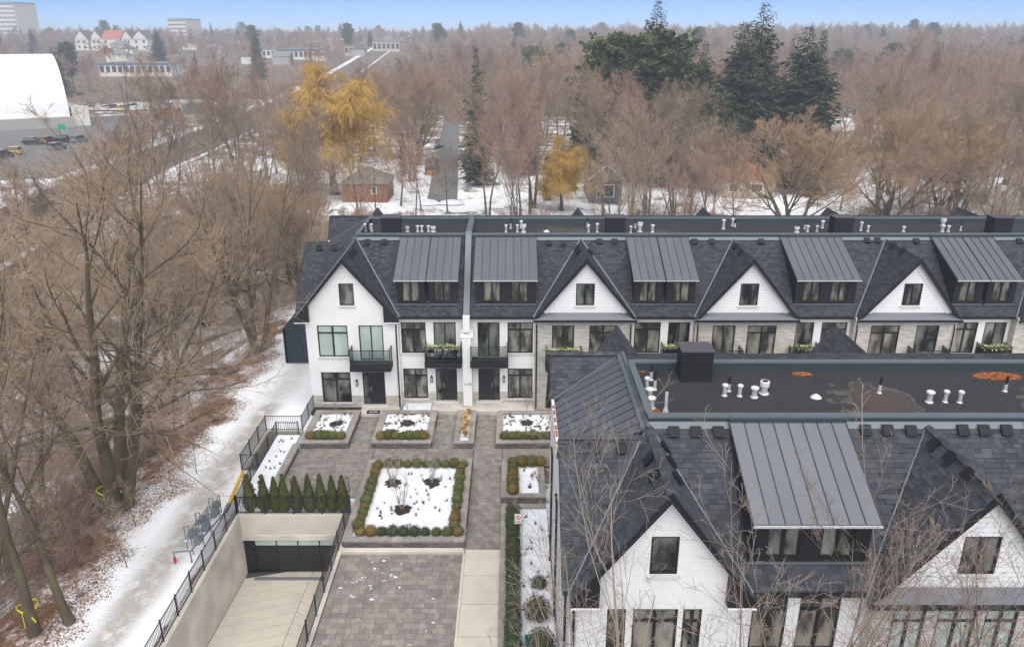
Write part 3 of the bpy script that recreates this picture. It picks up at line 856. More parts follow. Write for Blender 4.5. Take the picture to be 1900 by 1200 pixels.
        MB().box(x0 + .02, x1 - .02, B['Ye'], Y - .05, ZE - .12, ZE - .09).build('soffit', 'white_trim', T)
    for sx in spouts:
        MB().tube([(sx, B['Ye'] - .1, ZE - .1), (sx, Y - .1, ZE - .75), (sx, Y - .1, 0.2)], .05, 6).build('downspout', 'black_trim', T)
    # dormers
    if dorm:
        yd = B['Yw'] + .25; zt = 9.05; zb = ZE + sl * (yd - B['Ye'])
        for a, b_ in dorm:
            wd = 1.13; n = 2 if b_ - a > 3 else 1
            wo = []
            for k in range(n):
                cx = (a + b_) / 2 if n == 1 else (a + (b_ - a) * (.285 if k == 0 else .715))
                wo.append((cx - wd / 2, cx + wd / 2, zb + .27, zt - .15))
            m = MB(); wall_open(m, a + .12, b_ - .12, zb - .05, zt, yd, wo)
            m.poly([(a + .12, yd, zb - .1), (a + .12, yd, zt), (a + .12, B['Yp'], ZR), (a + .12, B['Yp'], ZR - .3)])
            m.poly([(b_ - .12, yd, zb - .1), (b_ - .12, B['Yp'], ZR - .3), (b_ - .12, B['Yp'], ZR), (b_ - .12, yd, zt)])
            m.poly([(a + .12, yd + .17, zb), (b_ - .12, yd + .17, zb), (b_ - .12, yd + .17, zt), (a + .12, yd + .17, zt)])
            D = m.build('dormer', 'black_siding', T)
            for o in wo: window(T, o, yd, 'double', 'room_glint_glass' if not near else 'dark_room_glint_glass', sill=False)
            MB().box(a + .06, b_ - .06, yd - .07, yd - .004, zb + .06, zb + .13).build('sill_flashing', 'flashing', D)
            yf = yd - .33; zf_ = zt + .03; np_ = max(1, round((b_ - a) / .53)); pw = (b_ - a) / np_
            for k in range(np_):
                xa, xb = a + k * pw, a + (k + 1) * pw
                m = MB(); m.slab([(xa + .004, yf, zf_), (xb - .004, yf, zf_), (xb - .004, B['Yp'] - .01, ZR + .13), (xa + .004, B['Yp'] - .01, ZR + .13)], .07); m.build('panel', 'metal_roof', D)
            for k in range(np_ + 1):
                xa = a + k * pw
                MB().bar((xa, yf, zf_ + .02), (xa, B['Yp'] - .02, ZR + .15), .022, .05).build('seam', 'seam_shade_metal', D)
            MB().box(a, b_, yf - .09, yf - .004, zf_ - .09, zf_ - .03).build('gutter', 'galvanised', D)
            MB().box(a - .02, b_ + .02, B['Yp'] - .14, B['Yp'] - .03, ZR + .135, ZR + .21).build('head_flashing', 'parapet_face', D)
    # flat roof and parapets
    fx0 = xc if end else x0
    MB().box(fx0, x1, B['Yp'] + .2, B['Ypb'] + .02, 10.3, ZF).build('flat_roof', 'membrane', T)
    MB().box(fx0, x1, B['Yp'] - .02, B['Yp'] + .2, 10.3, ZP - .08).build('parapet', 'parapet_face', T)
    MB().box(fx0 - .02, x1, B['Yp'] - .06, B['Yp'] + .25, ZP - .078, ZP).build('coping', 'flashing', T)
    MB().slab([(fx0, B['Yp'] - .2, ZR - .2 * sl + .075), (x1, B['Yp'] - .2, ZR - .2 * sl + .075), (x1, B['Yp'] - .021, ZR + .07), (fx0, B['Yp'] - .021, ZR + .07)], .06).build('apron_flashing', 'flashing', T) if not dorm else None
    MB().box(fx0, x1, B['Ypb'] + .02, B['Ypb'] + .24, 10.3, ZP - .08).build('parapet', 'parapet_face', T)
    MB().box(fx0 - .02, x1, B['Ypb'] - .02, B['Ypb'] + .29, ZP - .078, ZP).build('coping', 'flashing', T)
    if end:
        XL = B['XL'] + .15
        MB().box(xc - .06, xc + .2, B['Yp'] + .25, B['Ypb'] - .02, ZP - .078, ZP + .002).build('coping', 'flashing', T)
        MB().box(xc - .02, xc + .18, B['Yp'] + .2, B['Ypb'] + .02, 10.3, ZP - .08).build('parapet', 'parapet_face', T)
        H_ = MB().box(xc - .3, xc - .03, B['Yrf'] + .1, B['Yrb'] - .1, ZR - .12, ZR - .06).build('hip_roof', 'flashing', T)
        zt, zl = ZR - .02, 9.05
        def left_x(y):
            k = min((y - B['Yrf']) / 1.2, (B['Yrb'] - y) / 1.2, 1.0); return xc + (XL - xc) * max(0.0, k)
        def hz(x): return zt + (zl - zt) * (x - xc) / (XL - xc)
        y = B['Yrf'] + .05; st_ = .62
        while y < B['Yrb'] - .1:
            y2 = min(y + st_, B['Yrb'] - .02); l1, l2 = left_x(y + .004), left_x(y2 - .004)
            m = MB(); m.slab([(xc, y + .004, hz(xc)), (xc, y2 - .004, hz(xc)), (l2, y2 - .004, hz(l2)), (l1, y + .004, hz(l1))], .05); m.build('panel', 'metal_roof', H_)
            MB().bar((xc, y2, hz(xc) + .02), (l2 + .02, y2, hz(l2) + .02), .022, .05).build('seam', 'seam_shade_metal', H_)
            y = y2
        MB().bar((xc, B['Yrb'] - .02, ZR + .02), (XL, B['Yrb'] - 1.2, zl + .03), .1, .04).build('valley_flashing', 'flashing', H_)
        MB().bar((xc - .05, B['Yrf'], ZR + .03), (xc - .05, B['Yrb'], ZR + .03), .12, .05).build('ridge_flashing', 'flashing', H_)
        MB().box(XL - .13, XL - .01, B['Yrf'] + 1.1, B['Yrb'] - 1.1, zl - .12, zl).build('gutter', 'white_metal', H_)
        for k in range(7): MB().box(XL - .11, XL - .03, B['Yrf'] + 1.3 + k * .62, B['Yrf'] + 1.3 + k * .62 + R.uniform(.2, .5), zl + .001, zl + .03).build('gutter_leaves', 'leaf_orange', H_, kind='stuff') if near else None
        xw = x0
        prof = [(B['Ygw'], -.3), (B['Yb'], -.3), (B['Yb'], ZE + .2), (B['Yrb'], B['zrb'] - .15), (B['Yrb'] - 1.2, 8.85), (B['Yrf'] + 1.2, 8.85), (B['Yrf'], B['zrf'] - .15), (B['Ygw'], ZE - .05)]
        m = MB(); m.poly([(xw, py, pz) for py, pz in prof][::-1]); m.build('side_wall', up, T)
        # black verge boards of the two side gables
        for p, q in (((B['Ye'], ZE), (B['Yrf'], B['zrf'])), ((B['Yrb'] - 1.2, 8.95), (B['Yrb'], B['zrb'])), ((B['Yrb'], B['zrb']), (B['Yb'] + .35, ZE))):
            MB().bar((B['XL'] - .02, p[0], p[1] - .1), (B['XL'] - .02, q[0], q[1] - .1), .04, .22).build('verge_board', 'black_trim', T)
            m = MB(); m.slab([(B['XL'], p[0], p[1] - .15), (xw, p[0], p[1] - .15), (xw, q[0], q[1] - .15), (B['XL'], q[0], q[1] - .15)], .03, (0, 0, -1)); m.build('soffit', 'black_trim', T)
    m = MB(); m.poly([(x1, B['Yb'], -.3), (x0, B['Yb'], -.3), (x0, B['Yb'], ZE + .2), (x1, B['Yb'], ZE + .2)]); m.build('back_wall', up, T)
    if party is not None:
        m = MB(); m.slab([(party - .2, B['Ye'] - .05, ZE + .15), (party + .2, B['Ye'] - .05, ZE + .15), (party + .2, B['Yp'] + .1, ZR + .42), (party - .2, B['Yp'] + .1, ZR + .42)], .3)
        m.build('party_wall_cap', 'flashing', T)
        MB().box(party - .2, party + .2, B['Yp'] + .1, B['Ypb'] + .3, ZP - .3, ZP + .13).build('party_wall_cap', 'flashing', T)
        MB().box(party - .22, party + .22, B['Ye'] - .32, Y + .05, ZE - 1.0, ZE + .1).build('corbel', 'white_trim', T)
        m = MB(); m.slab([(party - .42, Y - .75, 5.3), (party + .42, Y - .75, 5.3), (party + .42, Y - .25, 5.75), (party - .42, Y - .25, 5.75)], .12); m.build('pillar_cap', 'limestone', T)
        MB().box(party - .3, party + .3, Y - .72, Y - .003, 0.35, 5.28).build('pillar', 'stucco', T)
        MB().box(party - .34, party + .34, Y - .76, Y - .004, -.2, 0.349).build('pillar_foot', 'stone_cladding', T)
    if chim is not None:
        cx, cy, w, d, h = chim
        c = MB().box(cx - w / 2, cx + w / 2, cy - d / 2, cy + d / 2, ZF, ZF + h)
        c = c.build('chimney', 'black_siding', T)
        MB().box(cx - w / 2 - .05, cx + w / 2 + .05, cy - d / 2 - .05, cy + d / 2 + .05, ZF + h + .002, ZF + h + .05).build('chimney_cap', 'chimney_top', c)
        k = 0; z = ZF + .12
        while z < ZF + h - .1:
            MB().box(cx - w / 2 - .012, cx + w / 2 + .012, cy - d / 2 - .014, cy - d / 2 - .001, z, z + .09).build('louvre', 'black_siding', c); z += .12
    ca, sa = 1 / math.hypot(1, sl), sl / math.hypot(1, sl)
    for px, py in vents:
        p = hit(px, py, (0, B['Ye'], ZE), (0, -sl, 1))
        mpiece('roof_vent', vent_m, roof, frame((1, 0, 0), (0, ca, sa), (0, -sa, ca), p + Vector((0, 0, .02))))
    if gvents:
        gs = (ZG - ZL) / hw; g1 = 1 / math.hypot(1, gs); g2 = gs * g1
        for px, py, sg in gvents:
            n = Vector((sg * g2, 0, g1)); p = hit(px, py, (xc, 0, ZG), n)
            vv = Vector((-sg * g1, 0, g2)); uu = vv.cross(n)
            mpiece('roof_vent', vent_m, roof, frame(uu, vv, n, p + n * .02))
    return T

# flat roof membrane, with dried puddle stains round the drains
mm = bpy.data.materials.new('membrane'); mm.use_nodes = True
N = mm.node_tree.nodes; L = mm.node_tree.links
b = N['Principled BSDF']; b.inputs['Roughness'].default_value = .75; b.inputs['Specular IOR Level'].default_value = .3
geo = N.new('ShaderNodeNewGeometry')
nb = noise(0.8, 5); nf = noise(9, 3)
base = mixc(nb, (0.022, 0.022, 0.024), (0.036, 0.035, 0.037))
for (sx, sy, rr) in ((14.2, 27.4, 1.9), (22.5, 27.6, 2.6), (3.6, 54.8, 2.2), (10.5, 55, 1.2)):
    vm = N.new('ShaderNodeVectorMath'); vm.operation = 'DISTANCE'; L.new(geo.outputs['Position'], vm.inputs[0]); vm.inputs[1].default_value = (sx, sy, ZF)
    dd = math_('ADD', math_('DIVIDE', vm.outputs['Value'], rr), math_('MULTIPLY', math_('SUBTRACT', nb, 0.5), 2.2))
    inn = math_('MULTIPLY_ADD', dd, -4.0, 3.2, True)
    rim_ = math_('MULTIPLY_ADD', math_('ABSOLUTE', math_('SUBTRACT', dd, 0.82)), -9.0, 1.0, True)
    base = mixc(math_('MULTIPLY', inn, 0.7), base, mixc(nf, (0.035, 0.028, 0.024), (0.11, 0.085, 0.07)))
    base = mixc(math_('MULTIPLY', rim_, 0.6), base, (0.16, 0.13, 0.10))
L.new(base, b.inputs['Base Color'])
M['membrane'] = mm
mat('chimney_top', (0.085, 0.075, 0.085), .6)

far_specs = [
    dict(x0=-13.57, x1=-7.5, kind='gable', xc=-10.8, hw=3.4, style='stucco', end=True, wins=[(-12.83, -10.83)], doors=[(-10.1, -8.5)], gwin=(-11.2, -10.24, 7.5, 9.0), gstyle='single', gfwin=(-12.84, -10.87), entry_x=(-10.07, -8.57), balc=(-10.65, -7.95), lan=-10.45, glass='blind_glass', back=(-11.0, 3.2), chim=(-8.45, 53.75, 1.25, 1.05, 1.45), vents=[(593, 461), (621, 461), (682, 450), (713, 450)], gvents=[(649, 474, 1), (655, 467, 1)], spouts=[-7.62],
         label='white stucco gabled townhouse with pale green blinds at the left end of the row'),
    dict(x0=-7.5, x1=-3.1, kind='flat', style='stucco', wins=[(-7.4, -5.75)], doors=[(-5.23, -3.75)], gfwin=(-7.4, -5.75), entry_x=(-5.2, -3.75), balc=(-5.8, -3.35), lan=-5.48, dorm=[(-7.72, -5.63), (-5.58, -3.5)], party=-3.0, vents=[],
         label='white townhouse with split dormers between the end gable and the numbered pillar'),
    dict(x0=-3.1, x1=1.5, kind='flat', style='stucco', doors=[(-2.3, -.83)], wins=[(-.3, 1.4)], gfwin=(-.3, 1.4), entry_x=(-2.3, -.83), entry_side=1, balc=(-2.78, -.25), lan=-.55, dorm=[(-2.52, 1.68)],
         label='white townhouse with one wide dormer just right of the numbered pillar'),
    dict(x0=1.5, x1=7.95, kind='gable', xc=4.76, doors=[(2.63, 4.1)], wins=[(5.1, 6.9)], gwin=(4.14, 5.35, 7.5, 9.0), gfwin=(5.1, 6.9), entry_x=(2.63, 4.1), entry_side=1, balc=(2.2, 4.6), lan=4.5, back=(5.4, 3.2), chim=(7.2, 53.75, 1.3, 1.05, 1.45), vents=[(1018, 452), (1045, 452), (1112, 449), (1140, 449)], gvents=[(1072, 461, -1), (1075, 469, -1), (1092.6, 459, 1), (1094, 467.7, 1)], spouts=[1.62, 7.8],
         label='stone and white gabled townhouse directly behind the left corner of the near block'),
    dict(x0=7.95, x1=12.05, kind='flat', style='stucco', wins=[(8.15, 9.9)], doors=[(10.4, 11.85)], gfwin=(8.15, 9.9), entry_x=(10.4, 11.85), balc=(9.95, 12.0), lan=10.15, dorm=[(7.9, 9.98), (10.05, 12.17)], vents=[],
         label='white townhouse with split dormers behind the big black rooftop box of the near block'),
    dict(x0=12.05, x1=18.65, kind='gable', xc=15.34, doors=[(13.2, 14.7)], wins=[(15.5, 17.4)], gwin=(14.75, 15.95, 7.5, 9.0), gfwin=(15.5, 17.4), entry_x=(13.2, 14.7), entry_side=1, balc=(12.7, 15.1), lan=15.1, back=(15.6, 3.2), vents=[(1288, 449), (1320, 449), (1412, 449)], gvents=[(1366, 459, -1), (1375, 468, -1)], spouts=[12.2],
         label='stone and white gabled townhouse in the middle of the visible far row'),
    dict(x0=18.65, x1=22.5, kind='flat', style='stucco', doors=[(18.75, 20.1)], wins=[(20.6, 22.3)], gfwin=(20.6, 22.3), entry_x=(18.75, 20.1), entry_side=1, balc=(18.3, 20.4), lan=20.35, dorm=[(18.53, 22.74)], vents=[],
         chim=(23.05, 53.75, 1.3, 1.05, 1.45), label='white townhouse with one wide dormer between the two right-hand gables'),
    dict(x0=22.5, x1=29.2, kind='gable', xc=25.9, wins=[(23.6, 25.5)], doors=[(26.6, 28.1)], gwin=(25.3, 26.5, 7.5, 9.0), gfwin=(23.6, 25.5), entry_x=(26.6, 28.1), entry_side=-1, balc=(26.2, 28.6), lan=26.1, back=(25.8, 3.2), vents=[(1608, 447), (1627, 447), (1699, 448), (1733, 448)], gvents=[(1659, 456.5, -1), (1676, 466, -1)], spouts=[22.65, 29.05],
         label='rightmost fully visible gabled townhouse of stone and white siding'),
    dict(x0=29.2, x1=33.1, kind='flat', style='stucco', wins=[(29.35, 31.0)], doors=[(31.45, 32.9)], gfwin=(29.35, 31.0), entry_x=(31.45, 32.9), balc=(31.1, 33.0), lan=31.2, dorm=[(28.97, 31.08), (31.14, 33.25)],
         label='white townhouse with split dormers cut by the right edge of the picture'),
    dict(x0=33.1, x1=39.7, kind='gable', xc=36.5, wins=[(34.2, 36.1)], doors=[(37.2, 38.7)], gwin=(35.9, 37.1, 7.5, 9.0), gfwin=(34.2, 36.1), entry_x=(37.2, 38.7), entry_side=-1, balc=(36.8, 39.2), back=(36.5, 3.2), chim=(34.1, 53.75, 1.3, 1.05, 1.45), vents=[(1890, 448)],
         label='townhouse at the right edge, only the left eave of its gable in view'),
]
for s in far_specs: unit(FAR, **s)

near_specs = [
    dict(x0=1.93, x1=7.85, kind='gable', xc=4.95, hw=3.05, style='stucco', end=True, wins=[(3.17, 3.8), (4.03, 5.53), (5.7, 6.33)], gwin=(4.47, 5.38, 7.5, 8.97), gstyle='single', gfwin=(3.2, 5.5), back=(5.1, 3.0), chim=(7.54, 29.72, 1.25, 1.0, 1.32), vents=[(1249, 802), (1290, 802), (1332, 802), (1102, 832), (1154, 832)], gvents=[(1207, 855, -1), (1218, 885, -1), (1230, 831, 1), (1242, 859, 1), (1253, 889, 1)], spouts=[2.05],
         label='white brick gabled corner house of the near block, behind the bare trees'),
    dict(x0=7.85, x1=12.05, kind='flat', style='stucco', wins=[(8.2, 9.4), (9.8, 11.2)], dorm=[(7.85, 12.05)], gfwin=(8.2, 9.9),
         label='near house with the wide grey standing seam dormer roof'),
    dict(x0=12.05, x1=18.6, kind='gable', xc=15.05, hw=3.36, wins=[(12.7, 13.8), (14.2, 15.5), (15.8, 16.9)], gwin=(14.5, 15.72, 7.5, 8.97), gfwin=(13, 15), back=(15.7, 3.0), glass='blind_glass', vents=[(1604, 799), (1645, 799), (1688, 800), (1784, 799), (1823, 799), (1865, 799)], gvents=[(1737, 825, -1), (1767, 850, -1), (1800, 880, -1)],
         label='near gabled house of white siding cut by the right edge of the picture'),
    dict(x0=18.6, x1=22.8, kind='flat', style='stucco', wins=[(19, 20.4), (20.9, 22.3)], dorm=[(18.6, 22.8)], gfwin=(19, 20.4),
         label='near house at the right edge, only its flat roof in view'),
]
near_units = [unit(NEAR, **s) for s in near_specs]
# side wall lean-to trims of the corner house: downspouts seen down the left flank
for py in (22.0, 27.6, 31.5):
    MB().tube([(1.8, py, 6.4), (1.84, py, 5.9), (1.84, py, 0.1)], .05, 6).build('downspout', 'black_trim', near_units[0])

# ------------------------------------------------------------------ rooftop vents (things standing on the flat roofs)
def roof_pipe(u, v, h, r, style, where):
    p = G(u, v, ZF); x, y = p.x, p.y
    near = y < 40
    names = {'cap': 'white capped pipe', 'stack': 'pipe with black stack', 'drum': 'white drum vent', 'pipe': 'tall grey vent pipe'}
    T = empty('roof_exhaust', (x, y, ZF), names[style] + ' ' + where, 'roof vent', 'exhaust pipes on the flat roofs')
    MB().lathe(x, y, [(ZF, r * 1.7), (ZF + .04, r * 1.6), (ZF + .06, r * 1.1)], 10).build('base_flashing', 'galvanised', T, smooth=True)
    if style == 'cap':
        MB().cyl(x, y, ZF + .05, ZF + h, r).build('pipe', 'galvanised', T, smooth=False)
        MB().lathe(x, y, [(ZF + h - .05, r * 1.15), (ZF + h - .03, r * 1.6), (ZF + h + .03, r * 1.6), (ZF + h + .06, r * 1.2), (ZF + h + .065, .02)]).build('cap', 'white_metal', T)
    elif style == 'stack':
        MB().cyl(x, y, ZF + .05, ZF + h * .5, r).build('pipe', 'galvanised', T)
        MB().cyl(x, y, ZF + h * .5, ZF + h, r * .75).build('stack', 'black_trim', T)
    elif style == 'drum':
        MB().cyl(x, y, ZF + .05, ZF + h * .6, r).build('pipe', 'galvanised', T)
        MB().lathe(x, y, [(ZF + h * .55, r * 1.1), (ZF + h * .62, r * 1.45), (ZF + h * .95, r * 1.45), (ZF + h, r * 1.3), (ZF + h, r * .9), (ZF + h * .93, .02)]).build('drum', 'white_metal', T)
    else:
        MB().lathe(x, y, [(ZF + .02, r * 2.3), (ZF + .3, r * 1.05)], 10).build('cone', 'galvanised', T)
        MB().cyl(x, y, ZF + .25, ZF + h, r).build('pipe', 'galvanised', T)
wn_ = 'by the near roof left parapet'
for u, v, h, r, s, w in [(1207.5, 705, .75, .065, 'stack', 'nearest the back parapet ' + wn_), (1214.5, 723, .85, .065, 'stack', 'in the second row ' + wn_), (1200, 722, .48, .07, 'cap', 'leftmost ' + wn_), (1205, 740, .42, .1, 'cap', 'third from the back ' + wn_), (1208.5, 757, .42, .1, 'cap', 'beside orange leaves ' + wn_), (1234.5, 768, .9, .06, 'pipe', 'in the front left corner of the near flat roof'),
                         (1352, 726, .65, .065, 'stack', 'between the black box and the round drain on the near roof'), (1344, 734, .45, .075, 'cap', 'left of four in a row before the black box'), (1372, 735, .45, .07, 'cap', 'second of four in a row before the black box'), (1399, 737, .4, .1, 'cap', 'third of four in a row before the black box'), (1417, 730, .55, .13, 'drum', 'right of four in a row before the black box'),
                         (1631, 729, .7, .065, 'stack', 'alone in the middle of the near flat roof'), (1723.5, 746, .42, .1, 'cap', 'left of the trio on the near roof'), (1753, 746, .45, .07, 'cap', 'middle of the trio on the near roof'), (1780, 747, .45, .07, 'cap', 'right of the trio on the near roof'), (1864, 726, .65, .065, 'stack', 'beside the big orange leaf patch at the right edge')]:
    roof_pipe(u, v, h, r, s, w)
fw = 'on far roof, '
for u, v, h, r, s, w in [(678, 429, .5, .07, 'cap', 'left of the first far black box'), (687, 425, .75, .06, 'stack', 'beside the first far black box'), (690, 429, .5, .07, 'cap', 'close to the first far black box'), (756, 430, .4, .1, 'drum', 'right of the first far black box'), (775, 430, .4, .08, 'cap', 'first of a row left of the party wall'), (783, 430, .4, .08, 'cap', 'second of a row left of the party wall'), (795, 430, .4, .08, 'cap', 'third of a row left of the party wall'), (804, 430, .4, .13, 'drum', 'last of a row left of the party wall'),
                         (939, 431, .5, .07, 'cap', 'first right of the party wall'), (947.5, 424, .75, .06, 'stack', 'second right of the party wall'), (960, 431, .5, .07, 'cap', 'third right of the party wall'), (971.5, 431, .6, .13, 'drum', 'fourth right of the party wall'), (967, 423, .5, .08, 'cap', 'rearmost right of the party wall'),
                         (1090, 421, .7, .06, 'stack', 'rearmost left of the second far black box'), (1092, 431, .5, .07, 'cap', 'front left of the second far black box'), (1108, 431, .6, .08, 'cap', 'nearest left of the second far black box'), (1170, 432, .45, .07, 'cap', 'nearest right of the second far black box'), (1178.5, 423, .7, .06, 'stack', 'rear right of the second far black box'), (1187, 430, .7, .13, 'drum', 'front right of the second far black box'), (1210.5, 431, .5, .09, 'cap', 'alone right of the second far black box'),
                         (1342, 425, .65, .09, 'cap', 'front of the middle cluster'), (1359, 419, .5, .08, 'cap', 'rear of the middle cluster'), (1363.5, 421, .55, .06, 'stack', 'right of the middle cluster'), (1478, 431, .4, .13, 'drum', 'left before the third far black box'), (1493, 425, .7, .06, 'stack', 'dark one left of the third far black box'), (1498, 430, .4, .08, 'cap', 'short one left of the third far black box'), (1515.5, 430, .4, .07, 'cap', 'nearest left of the third far black box'), (1525.5, 423, .5, .09, 'cap', 'rear left of the third far black box'),
                         (1597, 428, .6, .07, 'cap', 'touching the right of the third far black box'), (1610, 430, .4, .07, 'cap', 'right of the third far black box'), (1676, 430, .35, .08, 'cap', 'between the third and fourth far black boxes'), (1749, 420, .6, .13, 'drum', 'left of the fourth far black box'), (1748, 430, .45, .09, 'cap', 'low one left of the fourth far black box'), (1759, 430, .4, .08, 'cap', 'second left of the fourth far black box'), (1782, 428, .75, .06, 'stack', 'nearest left of the fourth far black box')]:
    roof_pipe(u, v, h, r, s, fw + w)
for u, v, w in [(1514, 737, 'near'), (1014, 430, 'far')]:
    p = G(u, v, ZF)
    MB().lathe(p.x, p.y, [(ZF + .005, .22), (ZF + .02, .2), (ZF + .1, .12), (ZF + .15, .02)], 10).thing('roof_drain', 'white_metal', (p.x, p.y, ZF), 'small white domed roof drain in the stained middle of the ' + w + ' flat roof', 'drain')
# drifts of orange leaves on the near roof
def leaf_drift(name_lab, cx, cy, rx, ry, n, z=ZF):
    m = MB()
    for i in range(n):
        a = R.uniform(0, 6.28); q = math.sqrt(R.random()); x = cx + rx * q * math.cos(a) * R.uniform(.75, 1.05); y = cy + ry * q * math.sin(a) * R.uniform(.75, 1.05)
        s = R.uniform(.025, .05); t = R.uniform(0, 3.14); zz = z + .01 + R.uniform(0, .05) * (1 - q)
        d1 = Vector((math.cos(t) * s, math.sin(t) * s, R.uniform(-.4, .4) * s)); d2 = Vector((-math.sin(t) * s * .7, math.cos(t) * s * .7, R.uniform(-.4, .4) * s))
        c = Vector((x, y, zz)); m.poly([c - d1, c - d2, c + d1, c + d2])
    o = m.build('leaf_drift', 'leaf_orange'); tag(o, name_lab, 'leaves', kind='stuff')
for lab, u, v, ru, rv, n in [('orange leaves in the back left corner of the near roof', 1186, 687, .33, .28, 260), ('orange leaves beside the left vents of the near roof', 1212, 763, .28, .35, 220), ('small orange leaf patch behind the round drain', 1487, 694, .45, .2, 300), ('big orange leaf patch against the back parapet at right', 1852, 698, 1.0, .45, 1000)]:
    p = G(u, v, ZF); leaf_drift(lab, p.x, p.y, ru, rv, n)
sl_n = (ZR - ZE) / (NEAR['Yp'] - NEAR['Ye'])
m = MB()
for i in range(220):
    px, py = 1683 + R.gauss(0, 3.5), R.uniform(888, 922); px += (905 - py) * .28
    c = hit(px, py, (0, NEAR['Ye'], ZE), (0, -sl_n, 1)) + Vector((0, -.02, .05)); s = .035; t = R.uniform(0, 3.14)
    d1 = Vector((math.cos(t), .7 * math.sin(t), .7 * math.sin(t))) * s; d2 = Vector((-math.sin(t), .7 * math.cos(t), .7 * math.cos(t))) * s * .7
    m.poly([c - d1, c - d2, c + d1, c + d2])
tag(m.build('leaf_drift', 'leaf_orange'), 'orange leaves caught in the roof valley beside the wide dormer', 'leaves', kind='stuff')
# ------------------------------------------------------------------ porches and text
por = MB().box(-5.45, 1.5, 47.35, 48.69, -.1, 0.24).thing('porch', 'concrete', (-2, 48, 0), 'shared concrete porch step at the two doors beside the numbered pillar', 'step')
MB().box(-10.2, -7.6, 46.9, 48.07, -.1, 0.24).thing('porch', 'concrete', (-9.3, 47.5, 0), 'concrete porch step at the door of the end house', 'step')
MB().box(12.8, 39, 47.0, 48.0, -.1, 0.24).thing('porch', 'concrete', (20, 47.5, 0), 'long concrete porch along the hidden part of the far row', 'step')
bed = MB().box(-7.4, -5.5, 47.35, 48.65, -.1, 0.2).thing('planting_bed', 'snow', (-6.4, 48, 0), 'narrow snow-covered bed below the window of the split dormer house', 'flower bed')
MB().box(-13.5, -10.25, 47.2, 48.05, -.1, 0.2).thing('planting_bed', 'mulch', (-12, 47.6, 0), 'narrow mulch bed below the end house ground floor window', 'flower bed')
MB().box(-.2, 1.5, 46.95, 47.33, -.1, 0.2).thing('planting_bed', 'snow', (.7, 47.6, 0), 'narrow snowy bed in front of the porch right of the pillar', 'flower bed')

def text_mesh(body, size, loc, rot, mat_name, name, parent=None, extrude=.004):
    cu = bpy.data.curves.new(name, 'FONT'); cu.body = body; cu.size = size; cu.extrude = extrude; cu.align_x = 'CENTER'; cu.resolution_u = 3
    o = bpy.data.objects.new(name, cu); COL.objects.link(o); o.rotation_euler = rot
    o.location = Vector(loc) - (wloc(parent) if parent else Vector((0, 0, 0))); o.data.materials.append(M[mat_name])
    if parent: o.parent = parent
    dg = bpy.context.evaluated_depsgraph_get(); dg.update()
    me = bpy.data.meshes.new_from_object(o.evaluated_get(dg))
    n = bpy.data.objects.new(name, me); COL.objects.link(n); n.parent = parent; n.location = o.location; n.rotation_euler = rot
    bpy.data.objects.remove(o)
    return n
pil = [o for o in bpy.data.objects if o.name.startswith('townhouse') and 'split dormers between the end' in o.get('label', '')][0]
text_mesh('1138', .27, (-3.0, 48.7 - .735, 1.85), (math.pi / 2, 0, 0), 'meter_grey', 'house_number', pil)
dm = MB().box(-9.75, -8.85, 46.95, 47.45, 0.242, 0.26).thing('doormat', 'mat_black', (-9.3, 47.2, .24), 'black doormat with white script word at the end house door', 'doormat')
text_mesh('hello', .3, (-9.3, 47.12, .262), (0, 0, 0), 'white_sign', 'lettering', dm, .002)

# ------------------------------------------------------------------ raised stone planters
unit_block = MB().box(-.5, .5, -.5, .5, 0, 1).mesh('block'); unit_block.materials.append(M['block_stone'])
unit_cop = MB().box(-.5, .5, -.5, .5, 0, 1).mesh('coping'); unit_cop.materials.append(M['coping_stone'])
def stone_run(T, p, q, z0, z1, th=.28, courses=3, blen=.42, coping=.42, cth=.09):
    p, q = Vector((*p, 0)), Vector((*q, 0)); d = q - p; Lr = d.length; d.normalize(); ang = math.atan2(d.y, d.x)
    h = (z1 - cth - z0) / courses
    for c in range(courses):
        s = -R.uniform(0, .3)
        while s < Lr:
            w = blen * R.uniform(.7, 1.3); a, b_ = max(s, 0), min(s + w, Lr)
            if b_ - a > .05:
                o = p + d * ((a + b_) / 2); off = R.uniform(-.008, .008)
                piece('block', unit_block, T, (o.x, o.y, z0 + c * h), (0, 0, ang), (b_ - a - .012, th + off, h - .01))
            s += w
    k = max(1, round(Lr / .62)); w = Lr / k
    for i in range(k):
        o = p + d * ((i + .5) * w)
        piece('coping', unit_cop, T, (o.x, o.y, z1 - cth), (0, 0, ang), (w - .012, coping, cth))
